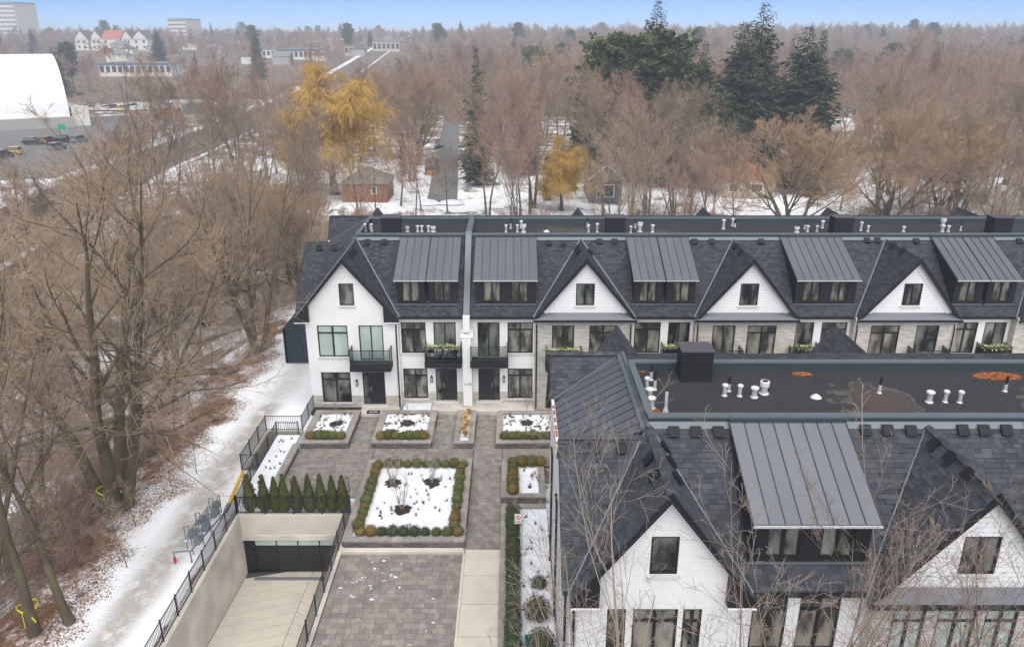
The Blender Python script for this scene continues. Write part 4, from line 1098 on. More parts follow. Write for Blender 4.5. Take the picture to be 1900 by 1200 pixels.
def planter(x0, x1, y0, y1, z, label, fill='snow', sides='fblr', cop=.42, courses=3, fz=.1):
    T = empty('raised_planter', ((x0 + x1) / 2, (y0 + y1) / 2, 0), label, 'planter', 'stone planters in the courtyard')
    h = cop / 2
    if 'f' in sides: stone_run(T, (x0, y0 + h), (x1, y0 + h), 0, z, cop - .1, courses, coping=cop)
    if 'b' in sides: stone_run(T, (x0, y1 - h), (x1, y1 - h), 0, z, cop - .1, courses, coping=cop)
    if 'l' in sides: stone_run(T, (x0 + h, y0 + cop), (x0 + h, y1 - cop), 0, z - .002, cop - .1, courses, coping=cop)
    if 'r' in sides: stone_run(T, (x1 - h, y0 + cop), (x1 - h, y1 - cop), 0, z - .002, cop - .1, courses, coping=cop)
    # uneven fill
    m = MB(); a0, a1, b0, b1 = x0 + cop - .05, x1 - cop + .05, y0 + cop - .05, y1 - cop + .05
    if 'l' not in sides: a0 = x0
    if 'r' not in sides: a1 = x1
    nx_, ny_ = max(2, int((a1 - a0) / .25)), max(2, int((b1 - b0) / .25))
    k = len(m.v)
    for j in range(ny_ + 1):
        for i in range(nx_ + 1):
            e = 0 < i < nx_ and 0 < j < ny_
            m.v.append((a0 + (a1 - a0) * i / nx_, b0 + (b1 - b0) * j / ny_, z - fz + (R.uniform(-.02, .035) if e else -.02)))
    for j in range(ny_):
        for i in range(nx_):
            q = k + j * (nx_ + 1) + i; m.f.append((q, q + 1, q + nx_ + 2, q + nx_ + 1))
    m.build('snow_cover' if fill != 'mulch' else 'mulch_cover', fill, T, smooth=True)
    return T
mat('snow_bed', (0.80, 0.82, 0.85), .75)
def thawed_snow():
    m = M['snow_bed']; N = m.node_tree.nodes; L = m.node_tree.links; b = N['Principled BSDF']
    g = N.new('ShaderNodeNewGeometry')
    n = N.new('ShaderNodeTexNoise'); n.inputs['Scale'].default_value = 1.7; n.inputs['Detail'].default_value = 7; n.inputs['Roughness'].default_value = .65; L.new(g.outputs['Position'], n.inputs['Vector'])
    r = N.new('ShaderNodeValToRGB'); e = r.color_ramp.elements
    e[0].position = .40; e[0].color = (.05, .038, .03, 1); e[1].position = .46; e[1].color = (.72, .74, .78, 1)
    L.new(n.outputs[0], r.inputs[0]); L.new(r.outputs[0], b.inputs['Base Color'])
    bp = N.new('ShaderNodeBump'); bp.inputs['Strength'].default_value = .7; bp.inputs['Distance'].default_value = .12; L.new(n.outputs[0], bp.inputs['Height']); L.new(bp.outputs[0], b.inputs['Normal'])
thawed_snow()
PZ = .46
planter(-13.1, -10.1, 42.6, 47.1, PZ, 'grey stone planter with snow and a low hedge below the end house', 'snow_bed')
planter(-8.7, -4.98, 42.6, 47.1, PZ, 'grey stone planter with a young tree before the split dormer house', 'snow_bed')
planter(-3.6, -2.36, 42.6, 47.1, PZ, 'narrow stone planter with dry ornamental grass below the numbered pillar', 'snow', cop=.34)
planter(-1.0, 3.2, 42.6, 47.0, PZ, 'stone planter with snow and hedge right of the narrow grass planter', 'snow_bed')
planter(-8.46, -2.35, 32.6, 40.5, .5, 'large square stone planter with snow and a ring of clipped boxwood balls', 'snow')
planter(-.6, 1.85, 36.55, 40.5, .5, 'stone planter with boxwood edging beside the near block, upper one', 'snow', cop=.36)
planter(-.6, 1.85, 24, 36.2, .3, 'long low stone planter with dark hedge beside the near block', 'snow', sides='bl', cop=.36)
sw = empty('stone_wall', (-13.0, 39.5, 0), 'low grey stone retaining wall between the patio and the fenced snow strip', 'wall')
stone_run(sw, (-13.25, 36.9), (-13.25, 42.55), 0, .46, .3, 3)
m = MB(); m.box(-14.8, -13.4, 35.7, 43.9, -.05, .30); m.thing('snow_strip', 'snow', (-14, 40, 0), 'snow-covered planting strip between black fence and patio wall', 'flower bed')
m = MB(); m.box(-13.4, -8.4, 35.66, 36.98, -.05, .1); m.thing('snow_strip', 'snow', (-11, 36.3, 0), 'snow bed under the row of small cedars above the garage door', 'flower bed')
MB().box(-8.39, -8.2, 32.6, 36.9, -.05, .35).thing('snow_strip', 'snow', (-8.3, 35, 0), 'sliver of snow between ramp fence and square planter', 'flower bed') if False else None

# ------------------------------------------------------------------ clipped evergreens
def leafy(rx, rz, n, leaf, seed, cone=False):
    r = random.Random(seed); core = MB()
    if cone: core.tube([(0, 0, 0.02), (0, 0, rz * .25), (0, 0, rz * .6), (0, 0, rz * .96)], [rx * .55, rx * .82, rx * .55, .03], 8)
    else: core.tube([(0, 0, rz + rz * .92 * math.sin(a)) for a in (-1.4, -.8, -.2, .4, .95, 1.45)], [rx * .92 * math.cos(a) for a in (-1.4, -.8, -.2, .4, .95, 1.45)], 10)
    lv = MB()
    lump = [Vector((r.gauss(0, 1), r.gauss(0, 1), r.gauss(0, 1))).normalized() for _ in range(14)]
    for i in range(n):
        if cone:
            h = r.random() ** 1.25; a = r.uniform(0, 6.283); prof = (min(1, .55 + h * 2.0) if h < .25 else (1 - h) / .75 * .95 + .05)
            rad = rx * prof * r.uniform(.85, 1.12); p = Vector((rad * math.cos(a), rad * math.sin(a), h * rz)); nrm = Vector((math.cos(a), math.sin(a), .45))
        else:
            nrm = Vector((r.gauss(0, 1), r.gauss(0, 1), r.gauss(0, 1))).normalized()
            bmp = max(nrm.dot(l) for l in lump); rad = (.86 + .2 * bmp) * r.uniform(.93, 1.08)
            p = Vector((nrm.x * rx * rad, nrm.y * rx * rad, rz + nrm.z * rz * rad))
            if p.z < .01: continue
        t = Vector((r.gauss(0, 1), r.gauss(0, 1), r.gauss(0, 1))).cross(nrm).normalized()
        if cone: t = (t * .5 + Vector((0, 0, 1))).normalized()
        t = (t + nrm * r.uniform(-.2, .9)).normalized(); s = t.cross(nrm).normalized()
        l = leaf * r.uniform(.7, 1.4)
        lv.poly([p - s * l * .35, p + t * l * .5 - s * l * .1, p + t * l, p + s * l * .35 + t * l * .2])
    me = core.mesh('core'); k = len(core.v); core.v += lv.v; core.f += [tuple(k + j for j in f) for f in lv.f]
    return core.mesh('foliage', uv=False)
box_meshes = {}
for c in ('box_green', 'box_orange', 'box_dark'):
    for s in range(2):
        me = leafy(.33, .29, 520, .075, s + 10); me.materials.append(M[c]); box_meshes[(c, s)] = me
def boxwood(x, y, z, c, label, group, sc=1.0):
    o = bpy.data.objects.new('boxwood', box_meshes[(c, R.randrange(2))]); COL.objects.link(o)
    o.location = (x, y, z); k = sc * R.uniform(.86, 1.14); o.scale = (k, k, k * R.uniform(.92, 1.08)); o.rotation_euler = (0, 0, R.uniform(0, 6.28))
    return tag(o, label, 'shrub', group)
# ring of the square planter
ring = []
for k in range(10): ring.append((-7.72 + k * .545, 40.0 - .15, 'green'))
for k in range(10): ring.append((-7.62 + k * .545, 33.2, 'front'))
for k in range(11): ring.append((-7.8, 33.72 + k * .575, 'side'))
for k in range(11): ring.append((-2.95, 33.72 + k * .575, 'side'))
for x, y, w in ring:
    c = 'box_orange' if (w == 'side' and R.random() < .3) or (w == 'front' and (x < -6.7 or x > -3.1)) or (w == 'green' and R.random() < .2) else 'box_green'
    if w == 'front' and -6.7 < x < -4: c = 'box_dark'
    lab = {'box_orange': 'orange-tinged', 'box_green': 'olive green', 'box_dark': 'dark green'}[c] + ' clipped boxwood ball in the ring round the square snow bed'
    boxwood(x, y, .4, c, lab, 'boxwood balls of the square planter, ' + c[4:], .84)
for x0, x1, y, who in ((-12.55, -10.65, 43.25, 'below the end house'), (-8.15, -5.5, 43.25, 'before the split dormer house'), (-.45, 2.6, 43.25, 'right of the grass planter')):
    n = round((x1 - x0) / .46) + 1
    for k in range(n):
        e = k in (0, n - 1) and who != 'right of the grass planter'
        boxwood(x0 + (x1 - x0) * k / (n - 1), y, .34, 'box_orange' if e else 'box_green', ('orange-tinged' if e else 'green') + ' boxwood in the low front hedge of the planter ' + who, 'hedge of the planter ' + who + (' ends' if e else ''), .95)
for k in range(4): boxwood(.05 + k * .55, 40.0, .4, 'box_orange' if k in (1, 3) else 'box_green', ('orange-tinged' if k in (1, 3) else 'green') + ' boxwood along the back of the upper planter beside the near block', 'upper side planter back hedge ' + ('orange' if k in (1, 3) else 'green'))
for k in range(6):
    c = 'box_orange' if k in (0, 2, 3) else 'box_green'
    boxwood(.05, 37.0 + k * .5, .4, c, {'box_orange': 'orange-tinged', 'box_green': 'green'}[c] + ' boxwood along the path side of the upper planter beside the near block', 'upper side planter path hedge ' + c[4:])
for k in range(22): boxwood(.05, 25.0 + k * .5, .16, 'box_dark', 'dark green boxwood in the long hedge between concrete walk and near block', 'long hedge beside the concrete walk', 1.08)
for x, y, s, lab in ((1.25, 29.6, 1.0, 'dark round boxwood standing alone in the snow by the near house wall'), (1.1, 27.6, 1.5, 'large dark rounded shrub among twigs by the near house wall'), (1.2, 25.6, 1.6, 'large dark shrub at the bottom edge beside the near house')):
    boxwood(x, y, .14, 'box_dark', lab, None, s)
cedar_m = leafy(.36, 2.05, 1500, .13, 5, True); cedar_m.materials.append(M['cedar'])
ced_px = (466.5, 492.4, 513.6, 529.5, 552.4, 576, 598, 619, 638)
ordn = ('leftmost', 'second', 'third', 'fourth', 'fifth', 'sixth', 'seventh', 'eighth', 'rightmost')
for i, u in enumerate(ced_px):
    p = G(u, 947, .1)
    o = bpy.data.objects.new('columnar_cedar', cedar_m); COL.objects.link(o); o.location = (p.x, p.y, .1)
    k = R.uniform(.88, 1.05); o.scale = (k, k, R.uniform(.92, 1.08)); o.rotation_euler = (0, 0, R.uniform(0, 6.28))
    tag(o, ordn[i] + ' of the nine small cedars' + ('' if i in (0, 8) else ' from the left') + ' behind the fence above the garage', 'shrub', 'row of small columnar cedars')

# mulch rings with bare multi-stem shrubs, young trees
def twiggy(seed, n, h, spread, r0, sub=5, sub2=3, lean=.5):
    r = random.Random(seed); m = MB()
    for i in range(n):
        a = r.uniform(0, 6.28); d = Vector((math.cos(a) * spread * r.uniform(.3, 1), math.sin(a) * spread * r.uniform(.3, 1), 1)).normalized()
        p = Vector((math.cos(a) * .05, math.sin(a) * .05, 0)); pts = [p]; L_ = h * r.uniform(.7, 1)
        for k in range(4):
            d = (d + Vector((r.gauss(0, .08), r.gauss(0, .08), .1))).normalized(); p = p + d * L_ / 4; pts.append(p)
        m.tube(pts, [r0, r0 * .8, r0 * .62, r0 * .45, r0 * .25], 4, False)
        for k in range(sub):
            t = r.uniform(.3, .98) * 4; i0 = min(3, int(t)); q = pts[i0].lerp(pts[i0 + 1], t - i0)
            d2 = ((pts[i0 + 1] - pts[i0]).normalized() + Vector((r.gauss(0, .6), r.gauss(0, .6), r.gauss(.15, .3)))).normalized()
            e = q + d2 * L_ * r.uniform(.15, .38); mid = q.lerp(e, .5) + Vector((0, 0, .03))
            m.tube([q, mid, e], [r0 * .42, r0 * .3, r0 * .15], 3, False)
            for k2 in range(sub2):
                q2 = q.lerp(e, r.uniform(.3, 1)); d3 = (d2 + Vector((r.gauss(0, .6), r.gauss(0, .6), r.gauss(.1, .4)))).normalized()
                m.tube([q2, q2 + d3 * L_ * r.uniform(.06, .18)], [r0 * .26, r0 * .12], 3, False)
    return m
def ring_bed(x, y, z, r, T):
    m = MB(); pts = [(x + r * R.uniform(.6, 1.25) * math.cos(a), y + r * R.uniform(.6, 1.25) * math.sin(a), z) for a in [k * 6.283 / 26 for k in range(26)]]
    m.slab(pts, .05); m.build('mulch_ring', 'mulch', T)
for i, (x, y, h, lab) in enumerate(((-6.65, 38.0, 1.9, 'bare multi-stem shrub in mulch at the back left of the square snow bed'), (-4.5, 38.1, 1.8, 'bare multi-stem shrub in mulch at the back right of the square snow bed'), (-5.8, 35.4, 2.2, 'bare multi-stem shrub in mulch at the front of the square snow bed'))):
    T = empty('bare_shrub', (x, y, .4), lab, 'shrub', 'bare shrubs in the square planter')
    ring_bed(x, y, .44, .46, T)
    mm_ = twiggy(30 + i, 9, h, .42, .017); mm_.v = [(a + x, b_ + y, c + .42) for a, b_, c in mm_.v]; mm_.build('stems', 'twig_light', T, uv=False)
for i, (x, y, lab) in enumerate(((-11.35, 45.3, 'thin bare sapling in the planter below the end house'), (-6.75, 45.3, 'thin bare sapling in the planter before the split dormer house'), (.95, 45.4, 'thin bare sapling in the planter right of the grass planter'))):
    T = empty('sapling', (x, y, .36), lab, 'tree', 'saplings in the front planters')
    ring_bed(x, y, .41, .42, T)
    mm_ = MB(); mm_.tube([(0, 0, 0), (.02, 0, 1.2), (0, .03, 2.6)], [.022, .018, .008], 5, False); a = twiggy(60 + i, 6, 1.5, .35, .008, 4, 2)
    k = len(mm_.v); mm_.v += [(p, q, c + 1.1) for p, q, c in a.v]; mm_.f += [tuple(k + j for j in f) for f in a.f]
    mm_.v = [(p + x, q + y, c + .38) for p, q, c in mm_.v]; mm_.build('stems', 'twig_light', T, uv=False)
def stalks(label, x0, x1, y0, y1, z, n, seed, h=.3):
    r = random.Random(seed); m = MB()
    for i in range(n):
        x, y = r.uniform(x0, x1), r.uniform(y0, y1)
        for k in range(9):
            a = r.uniform(0, 6.28); l = h * r.uniform(.4, 1); m.tube([(x, y, z), (x + math.cos(a) * l * .5, y + math.sin(a) * l * .5, z + l)], [.012, .005], 3, False)
        pts = [(x + .09 * r.uniform(.5, 1.2) * math.cos(a), y + .09 * r.uniform(.5, 1.2) * math.sin(a), z + .005) for a in [q * 6.283 / 7 for q in range(7)]]
        m.slab(pts, .04)
    tag(m.build('dry_stalks', 'stalk', None, uv=False), label, 'dry plants', kind='stuff')
mat('stalk', (.105, .062, .05), .95, var=.4, vscale=3)
stalks('dark dormant perennials poking through the square snow bed', -7.2, -3.4, 33.9, 39.2, .40, 52, 1, .22)
stalks('dormant stalks in the end house planter', -12.6, -10.6, 43.8, 46.6, .37, 20, 2)
stalks('dormant stalks in the planter before the split dormer house', -8.2, -5.5, 43.8, 46.6, .37, 26, 3)
stalks('dormant stalks in the planter right of the grass planter', -.5, 2.6, 43.8, 46.5, .37, 26, 4)
stalks('dormant stalks in the upper side planter', .5, 1.6, 37, 39.5, .40, 12, 5)
stalks('dormant stalks in the long side planter', .5, 1.8, 26, 35.6, .21, 26, 6)
stalks('stalks in the fenced snow strip', -14.6, -13.6, 36.5, 43.5, .30, 20, 7, .2)
# ornamental grass
def grass_clump(x, y, z, i):
    r = random.Random(200 + i); m = MB()
    for k in range(110):
        a = r.uniform(0, 6.28); l = r.uniform(.3, .65); sp = r.uniform(.05, .42)
        p = Vector((x, y, z)); q = p + Vector((math.cos(a) * sp * .4, math.sin(a) * sp * .4, l * .7)); e = p + Vector((math.cos(a) * sp, math.sin(a) * sp, l * .85))
        s = Vector((-math.sin(a), math.cos(a), 0)) * .02
        m.poly([p - s, p + s, q + s, q - s]); m.poly([q - s, q + s, e])
    m.thing('ornamental_grass', 'dry_grass', (x, y, z), ordn[i] + ' dry golden grass clump counted from the pillar in the narrow planter', 'grass', 'golden grass clumps in the narrow planter')
for i in range(7): grass_clump(-2.98 + R.uniform(-.12, .12), 46.5 - i * .5, .38, i)

# ------------------------------------------------------------------ black metal fences
picket = MB().box(-.009, .009, -.009, .009, 0, 1).mesh('picket'); picket.materials.append(M['fence_black'])
def fence(pts, z, label, h=1.07, sp=.115, post_sp=1.6):
    T = empty('metal_fence', (*pts[0], z), label, 'fence', 'black picket fences')
    for p, q in zip(pts[:-1], pts[1:]):
        p, q = Vector((*p, z)), Vector((*q, z)); d = q - p; Lr = d.length; d.normalize()
        n = max(1, round(Lr / post_sp))
        for i in range(n + 1):
            if i == 0 and tuple(p.xy) != tuple(Vector(pts[0])): continue
            o = p + d * Lr * i / n
            MB().box(o.x - .03, o.x + .03, o.y - .03, o.y + .03, z, z + h + .06).build('post', 'fence_black', T)
        for zz in (.1, h - .03): MB().bar(p + Vector((0, 0, zz)), q + Vector((0, 0, zz)), .03, .04).build('rail', 'fence_black', T)
        k = int(Lr / sp)
        for i in range(1, k):
            o = p + d * (Lr * i / k)
            piece('picket', picket, T, (o.x, o.y, z + .1), None, (1, 1, h - .14))
fence([(-14.62, 24.6), (-14.62, 35.46)], .14, 'black picket fence on the outer ramp wall beside the trodden snow')
fence([(-14.62, 35.46), (-8.57, 35.46)], .14, 'black picket fence across the top of the garage portal before the cedars')
fence([(-8.57, 35.46), (-8.57, 24.6)], .14, 'black picket fence between garage ramp and driveway')
fence([(-14.62, 35.6), (-14.9, 40.0), (-15.82, 40.0), (-15.82, 44.88), (-13.5, 44.88), (-13.5, 48.2)], .08, 'black picket fence stepping round the stairwell up to the end house')
fence([(-14.87, 40.15), (-14.87, 44.02), (-13.5, 44.02)], .08, 'inner black picket fence of the stairwell')

# navy privacy fence left of the end house
nv = empty('privacy_fence', (-17.6, 56, 0), 'dark navy board privacy fence beside the left end house', 'fence')
bm = MB().box(-.5, .5, -.5, .5, 0, 1).mesh('board'); bm.materials.append(M['navy_board'])
def board_run(p, q, z0, z1):
    p, q = Vector((*p, 0)), Vector((*q, 0)); d = q - p; Lr = d.length; d.normalize(); ang = math.atan2(d.y, d.x); k = round(Lr / .24)
    for lo, hi in ((z0, z0 + (z1 - z0) * .48), (z0 + (z1 - z0) * .52, z1)):
        for i in range(k):
            o = p + d * (Lr * (i + .5) / k); piece('board', bm, nv, (o.x, o.y, lo), (0, 0, ang), (Lr / k - .012, .03, hi - lo))
    for zz in (z0 + (z1 - z0) * .5, z1 + .03): MB().bar(p + Vector((0, 0, zz)), q + Vector((0, 0, zz)), .1, .1).build('rail', 'navy_board', nv)
    for o in (p, q): MB().box(o.x - .07, o.x + .07, o.y - .07, o.y + .07, z0, z1 + .12).build('post', 'navy_board', nv)
board_run((-17.5, 56), (-13.6, 56), .1, 2.85)
board_run((-17.5, 62.5), (-17.5, 56), .1, 2.85)

# ------------------------------------------------------------------ gas meters, pipes, handrails, sign
def gas_meter():
    T = empty('gas_meter', (0, 0, 0), '', 'gas meter')
    MB().tube([(0, .0, .75), (0, .16, .75)], .19, 12).build('diaphragm_case', 'meter_grey', T); MB().tube([(0, -.16, .75), (0, 0, .75)], .17, 12).build('diaphragm_case', 'meter_grey', T)
    MB().box(-.09, .09, -.2, -.1, .88, 1.02).build('index_box', 'meter_grey', T)
    MB().tube([(-.1, 0, .9), (-.1, 0, 1.12), (-.3, 0, 1.12), (-.3, 0, 0)], .025, 6).build('inlet_pipe', 'meter_grey', T)
    MB().tube([(.1, 0, .9), (.1, 0, 1.15), (.1, .25, 1.15), (.1, .25, .2)], .025, 6).build('outlet_pipe', 'meter_grey', T)
    MB().lathe(-.3, 0, [(.35, .03), (.38, .09), (.43, .09), (.46, .03)], 10).build('regulator', 'galvanised', T)
    return T
gm0 = gas_meter()
gsp = [(-15.35, 32.2), (-15.85, 32.7), (-15.4, 33.3), (-15.75, 33.9), (-15.35, 34.5), (-15.55, 35.2)]
gl_ = ('nearest the camera', 'second', 'third', 'fourth', 'fifth', 'farthest')
for i, (x, y) in enumerate(gsp):
    o = gm0 if i == 0 else copy_tree(gm0)
    o.location = (x, y, -.02); o.scale = (1.15, 1.15, 1.15)
    tag(o, 'grey gas meter outside the ramp fence, ' + (gl_[i] if i in (0, 5) else gl_[i] + ' from the camera'), 'gas meter', 'gas meters beside the ramp fence')
T = empty('gas_pipe', (-15.1, 36, 0), 'long gas supply pipe with yellow section along the fence', 'pipe')
MB().tube([(-15.05, 35.6, .62), (-15.35, 38.9, .62)], .10, 10).build('yellow_section', 'yellow_paint', T)
MB().tube([(-15.0, 35.0, .62), (-15.05, 35.6, .62)], .12, 10).build('coupling', 'meter_grey', T)
MB().tube([(-15.35, 38.9, .62), (-15.35, 39.0, -.2)], .09, 8).build('riser', 'meter_grey', T)
MB().tube([(-15.0, 35.0, .62), (-15.55, 31.6, .6), (-15.55, 31.6, -.1)], .05, 8).build('manifold', 'meter_grey', T)
MB().tube([(-16.3, 31.5, -.1), (-16.3, 31.5, .65), (-15.6, 31.6, .65)], .045, 8).build('branch', 'meter_grey', T)
MB().tube([(-16.3, 31.5, .1), (-16.3, 31.5, .32)], .075, 8).build('valve', 'red_paint', T)
def hoop(x, y, z, h, dx, dy, label):
    MB().tube([(x, y, z), (x, y, z + h), (x + dx * .3, y + dy * .3, z + h + .12), (x + dx, y + dy, z + h + .1), (x + dx, y + dy, z + h - .25)], .024, 8).thing('handrail', 'fence_black', (x, y, z), label, 'handrail')
p = G(648, 911, .1); hoop(p.x, p.y, .04, .8, -.18, .1, 'short curved black handrail at the right end of the cedar row')
p = G(541, 911, .1); hoop(p.x, p.y, .04, .8, .18, .1, 'short curved black handrail hidden among the cedars')
bp_ = G(969, 1026, .22)
T = empty('parking_sign', (bp_.x, bp_.y, .2), 'no parking sign on a thin pole in a concrete base by the hedge', 'sign')
MB().lathe(bp_.x, bp_.y, [(.18, .2), (.24, .22), (.40, .19), (.44, .1)], 12).build('base', 'concrete', T)
MB().cyl(bp_.x, bp_.y, .42, 2.55, .022, n=6).build('pole', 'galvanised', T)
sx, sy = bp_.x - .2, bp_.y - .03
sgn = MB().box(sx - .17, sx + .17, sy - .006, sy + .006, 1.95, 2.5).build('sign_face', 'white_sign', T)
rg = MB(); cz = 2.3
for k in range(20):
    a, b_ = k * 6.283 / 20, (k + 1) * 6.283 / 20
    rg.poly([(sx + r_ * math.cos(t), sy - .009, cz + r_ * math.sin(t)) for r_, t in ((.09, a), (.125, a), (.125, b_), (.09, b_))])
rg.bar((sx - .07, sy - .009, cz + .07), (sx + .07, sy - .009, cz - .07), .004, .03)
rg.build('prohibition_ring', 'red_paint', sgn)
text_mesh('P', .16, (sx, sy - .008, cz - .055), (math.pi / 2, 0, 0), 'black_trim', 'letter', sgn, .001)
for zz in (2.0, 2.06): MB().box(sx - .13, sx + .13, sy - .0085, sy - .007, zz, zz + .035).build('text_line', 'red_paint', sgn)
for u, v, mm_, lab in ((960, 1188, 'pale_teal', 'pale teal plastic utility box at the bottom edge by the hedge'), (985, 1194, 'teal_plastic', 'dark teal plastic utility box at the bottom edge by the hedge')):
    p = G(u, v, .2); T = empty('utility_box', (p.x, p.y, .16), lab, 'utility box')
    MB().box(p.x - .26, p.x + .26, p.y - .2, p.y + .2, .16, .42).build('body', mm_, T); m = MB(); m.slab([(p.x - .29, p.y - .23, .44), (p.x + .29, p.y - .23, .44), (p.x + .27, p.y + .23, .5), (p.x - .27, p.y + .23, .5)], .05); m.build('lid', mm_, T)

# ------------------------------------------------------------------ balcony planters with plants
def plant_mesh(seed):
    r = random.Random(seed); g, c = MB(), MB()
    for i in range(90):
        a = r.uniform(0, 6.28); l = r.uniform(.25, .6); x = r.uniform(-.45, .45); up = r.uniform(.3, 1.3)
        p = Vector((x, r.uniform(-.08, .08), 0)); d = Vector((math.cos(a), math.sin(a), up)).normalized(); q = p + d * l * .6; e = q + (d + Vector((0, 0, -.6))).normalized() * l * .5
        s = d.cross(Vector((0, 0, 1))).normalized() * .035
        t = g if r.random() < .72 else c
        t.poly([p, q + s, e, q - s])
    return g.mesh('leaves', uv=False), c.mesh('cream_leaves', uv=False)
pg = [plant_mesh(i) for i in range(3)]
for a, b_ in pg: a.materials.append(M['plant_green']); b_.materials.append(M['plant_cream'])
def window_box(x, y, label, i):
    T = empty('flower_box', (x, y, 4.28), label, 'flower box', 'flower boxes on the balconies')
    MB().box(x - .48, x + .48, y - .13, y + .13, 4.28, 4.52).build('trough', 'black_trim', T)
    MB().box(x - .4, x - .34, y - .1, y + .1, 3.632, 4.278).build('bracket', 'black_trim', T); MB().box(x + .34, x + .4, y - .1, y + .1, 3.632, 4.278).build('bracket', 'black_trim', T)
    piece('leaves', pg[i % 3][0], T, (x, y, 4.5)); piece('cream_leaves', pg[i % 3][1], T, (x, y, 4.5))
for i, (x, w) in enumerate(((-5.1, 'left one on the balcony of the split dormer house by the pillar'), (-4.05, 'right one on the balcony of the split dormer house by the pillar'))): window_box(x, 47.95, 'flower box with green and cream leaves, ' + w.replace(' on the balcony of the split dormer house by the pillar', ' just left of the pillar').replace(' above the left corner of the near block', ' above the near block corner'), i)
for i, (x, w) in enumerate(((2.75, 'left one above the left corner of the near block'), (3.95, 'right one above the left corner of the near block'))): window_box(x, 47.3, 'flower box with green and cream leaves, ' + w.replace(' on the balcony of the split dormer house by the pillar', ' just left of the pillar').replace(' above the left corner of the near block', ' above the near block corner'), i)
window_box(10.45, 47.95, 'flower box half hidden behind the big black rooftop box', 2)
window_box(19.3, 47.95, 'flower box with cream flowers left of the small gable peak', 0)
for i, (x, w) in enumerate(((31.55, 'left'), (32.55, 'right'))): window_box(x, 47.95, 'flower box on the rightmost balcony, ' + w + ' one', i)
# ------------------------------------------------------------------ bare trees
def np_mesh(name, groups, mats):
    """groups: list of (verts (k,3), faces (m,4), material index)"""
    vs = np.concatenate([g[0] for g in groups]).astype(np.float32); off = 0; fs = []; mi = []
    for v, f, i in groups:
        fs.append(f + off); off += len(v); mi.append(np.full(len(f), i, np.int32))
    fs = np.concatenate(fs).astype(np.int32); mi = np.concatenate(mi)
    me = bpy.data.meshes.new(name); k = fs.shape[1]
    me.vertices.add(len(vs)); me.vertices.foreach_set('co', vs.ravel())
    me.loops.add(fs.size); me.loops.foreach_set('vertex_index', fs.ravel())
    me.polygons.add(len(fs)); me.polygons.foreach_set('loop_start', np.arange(0, fs.size, k, dtype=np.int32))
    me.update(calc_edges=True)
    for m in mats: me.materials.append(M[m])
    if len(mats) > 1: me.polygons.foreach_set('material_index', mi)
    me.polygons.foreach_set('use_smooth', np.ones(len(fs), bool))
    return me
def norm(a): return a / np.maximum(np.linalg.norm(a, axis=-1, keepdims=True), 1e-9)
def tubes(P, Rr, n):
    nb, m, _ = P.shape
    t = norm(np.gradient(P, axis=1)); ref = np.array([0.31, 0.22, 0.92]); x = np.cross(t, ref); small = np.linalg.norm(x, axis=-1) < .15
    x[small] = np.cross(t[small], np.array([1., 0, 0])); x = norm(x); y = np.cross(t, x)
    a = np.arange(n) * 2 * np.pi / n
    V = P[:, :, None, :] + Rr[:, :, None, None] * (x[:, :, None, :] * np.cos(a)[:, None] + y[:, :, None, :] * np.sin(a)[:, None])
    idx = np.arange(nb * m * n).reshape(nb, m, n)
    A = idx[:, :-1, :]; B = np.roll(A, -1, 2); C = np.roll(idx[:, 1:, :], -1, 2); D = idx[:, 1:, :]
    return V.reshape(-1, 3), np.stack([A, B, C, D], -1).reshape(-1, 4)
def spawn(rng, P, Rr, K, tmin, ang, lr, m, wig, trop, rr, tip=.15, tmax=1.0, lmin=0.0):
    nb, mm, _ = P.shape
    seglen = np.linalg.norm(np.diff(P, axis=1), axis=2).sum(1)
    par = np.repeat(np.arange(nb), K)
    t = tmin + (tmax - tmin) * ((np.tile(np.arange(K), nb) + rng.random(nb * K)) / K)
    f = t * (mm - 1); i = np.minimum(f.astype(int), mm - 2); w = (f - i)[:, None]
    p = P[par, i] * (1 - w) + P[par, i + 1] * w; d = norm(P[par, i + 1] - P[par, i]); r = (Rr[par, i] * (1 - w[:, 0]) + Rr[par, i + 1] * w[:, 0])
    rnd = norm(np.cross(d, rng.normal(size=d.shape)))
    th = np.radians(rng.normal(ang[0], ang[1], len(d)))[:, None]
    d = norm(d * np.cos(th) + rnd * np.sin(th))
    L_ = np.maximum(seglen[par] * lr * (1.2 - .65 * (t - tmin) / max(1e-6, tmax - tmin)) * rng.uniform(.7, 1.25, len(d)), lmin)
    pts = [p]
    for k in range(m):
        d = norm(d + rng.normal(0, wig, d.shape) + np.array([0, 0, trop])); p = p + d * (L_ / m)[:, None]; pts.append(p)
    r0 = r * rr * rng.uniform(.8, 1.1, len(r)); taper = np.linspace(1, tip, m + 1)
    return np.stack(pts, 1), r0[:, None] * taper[None, :]
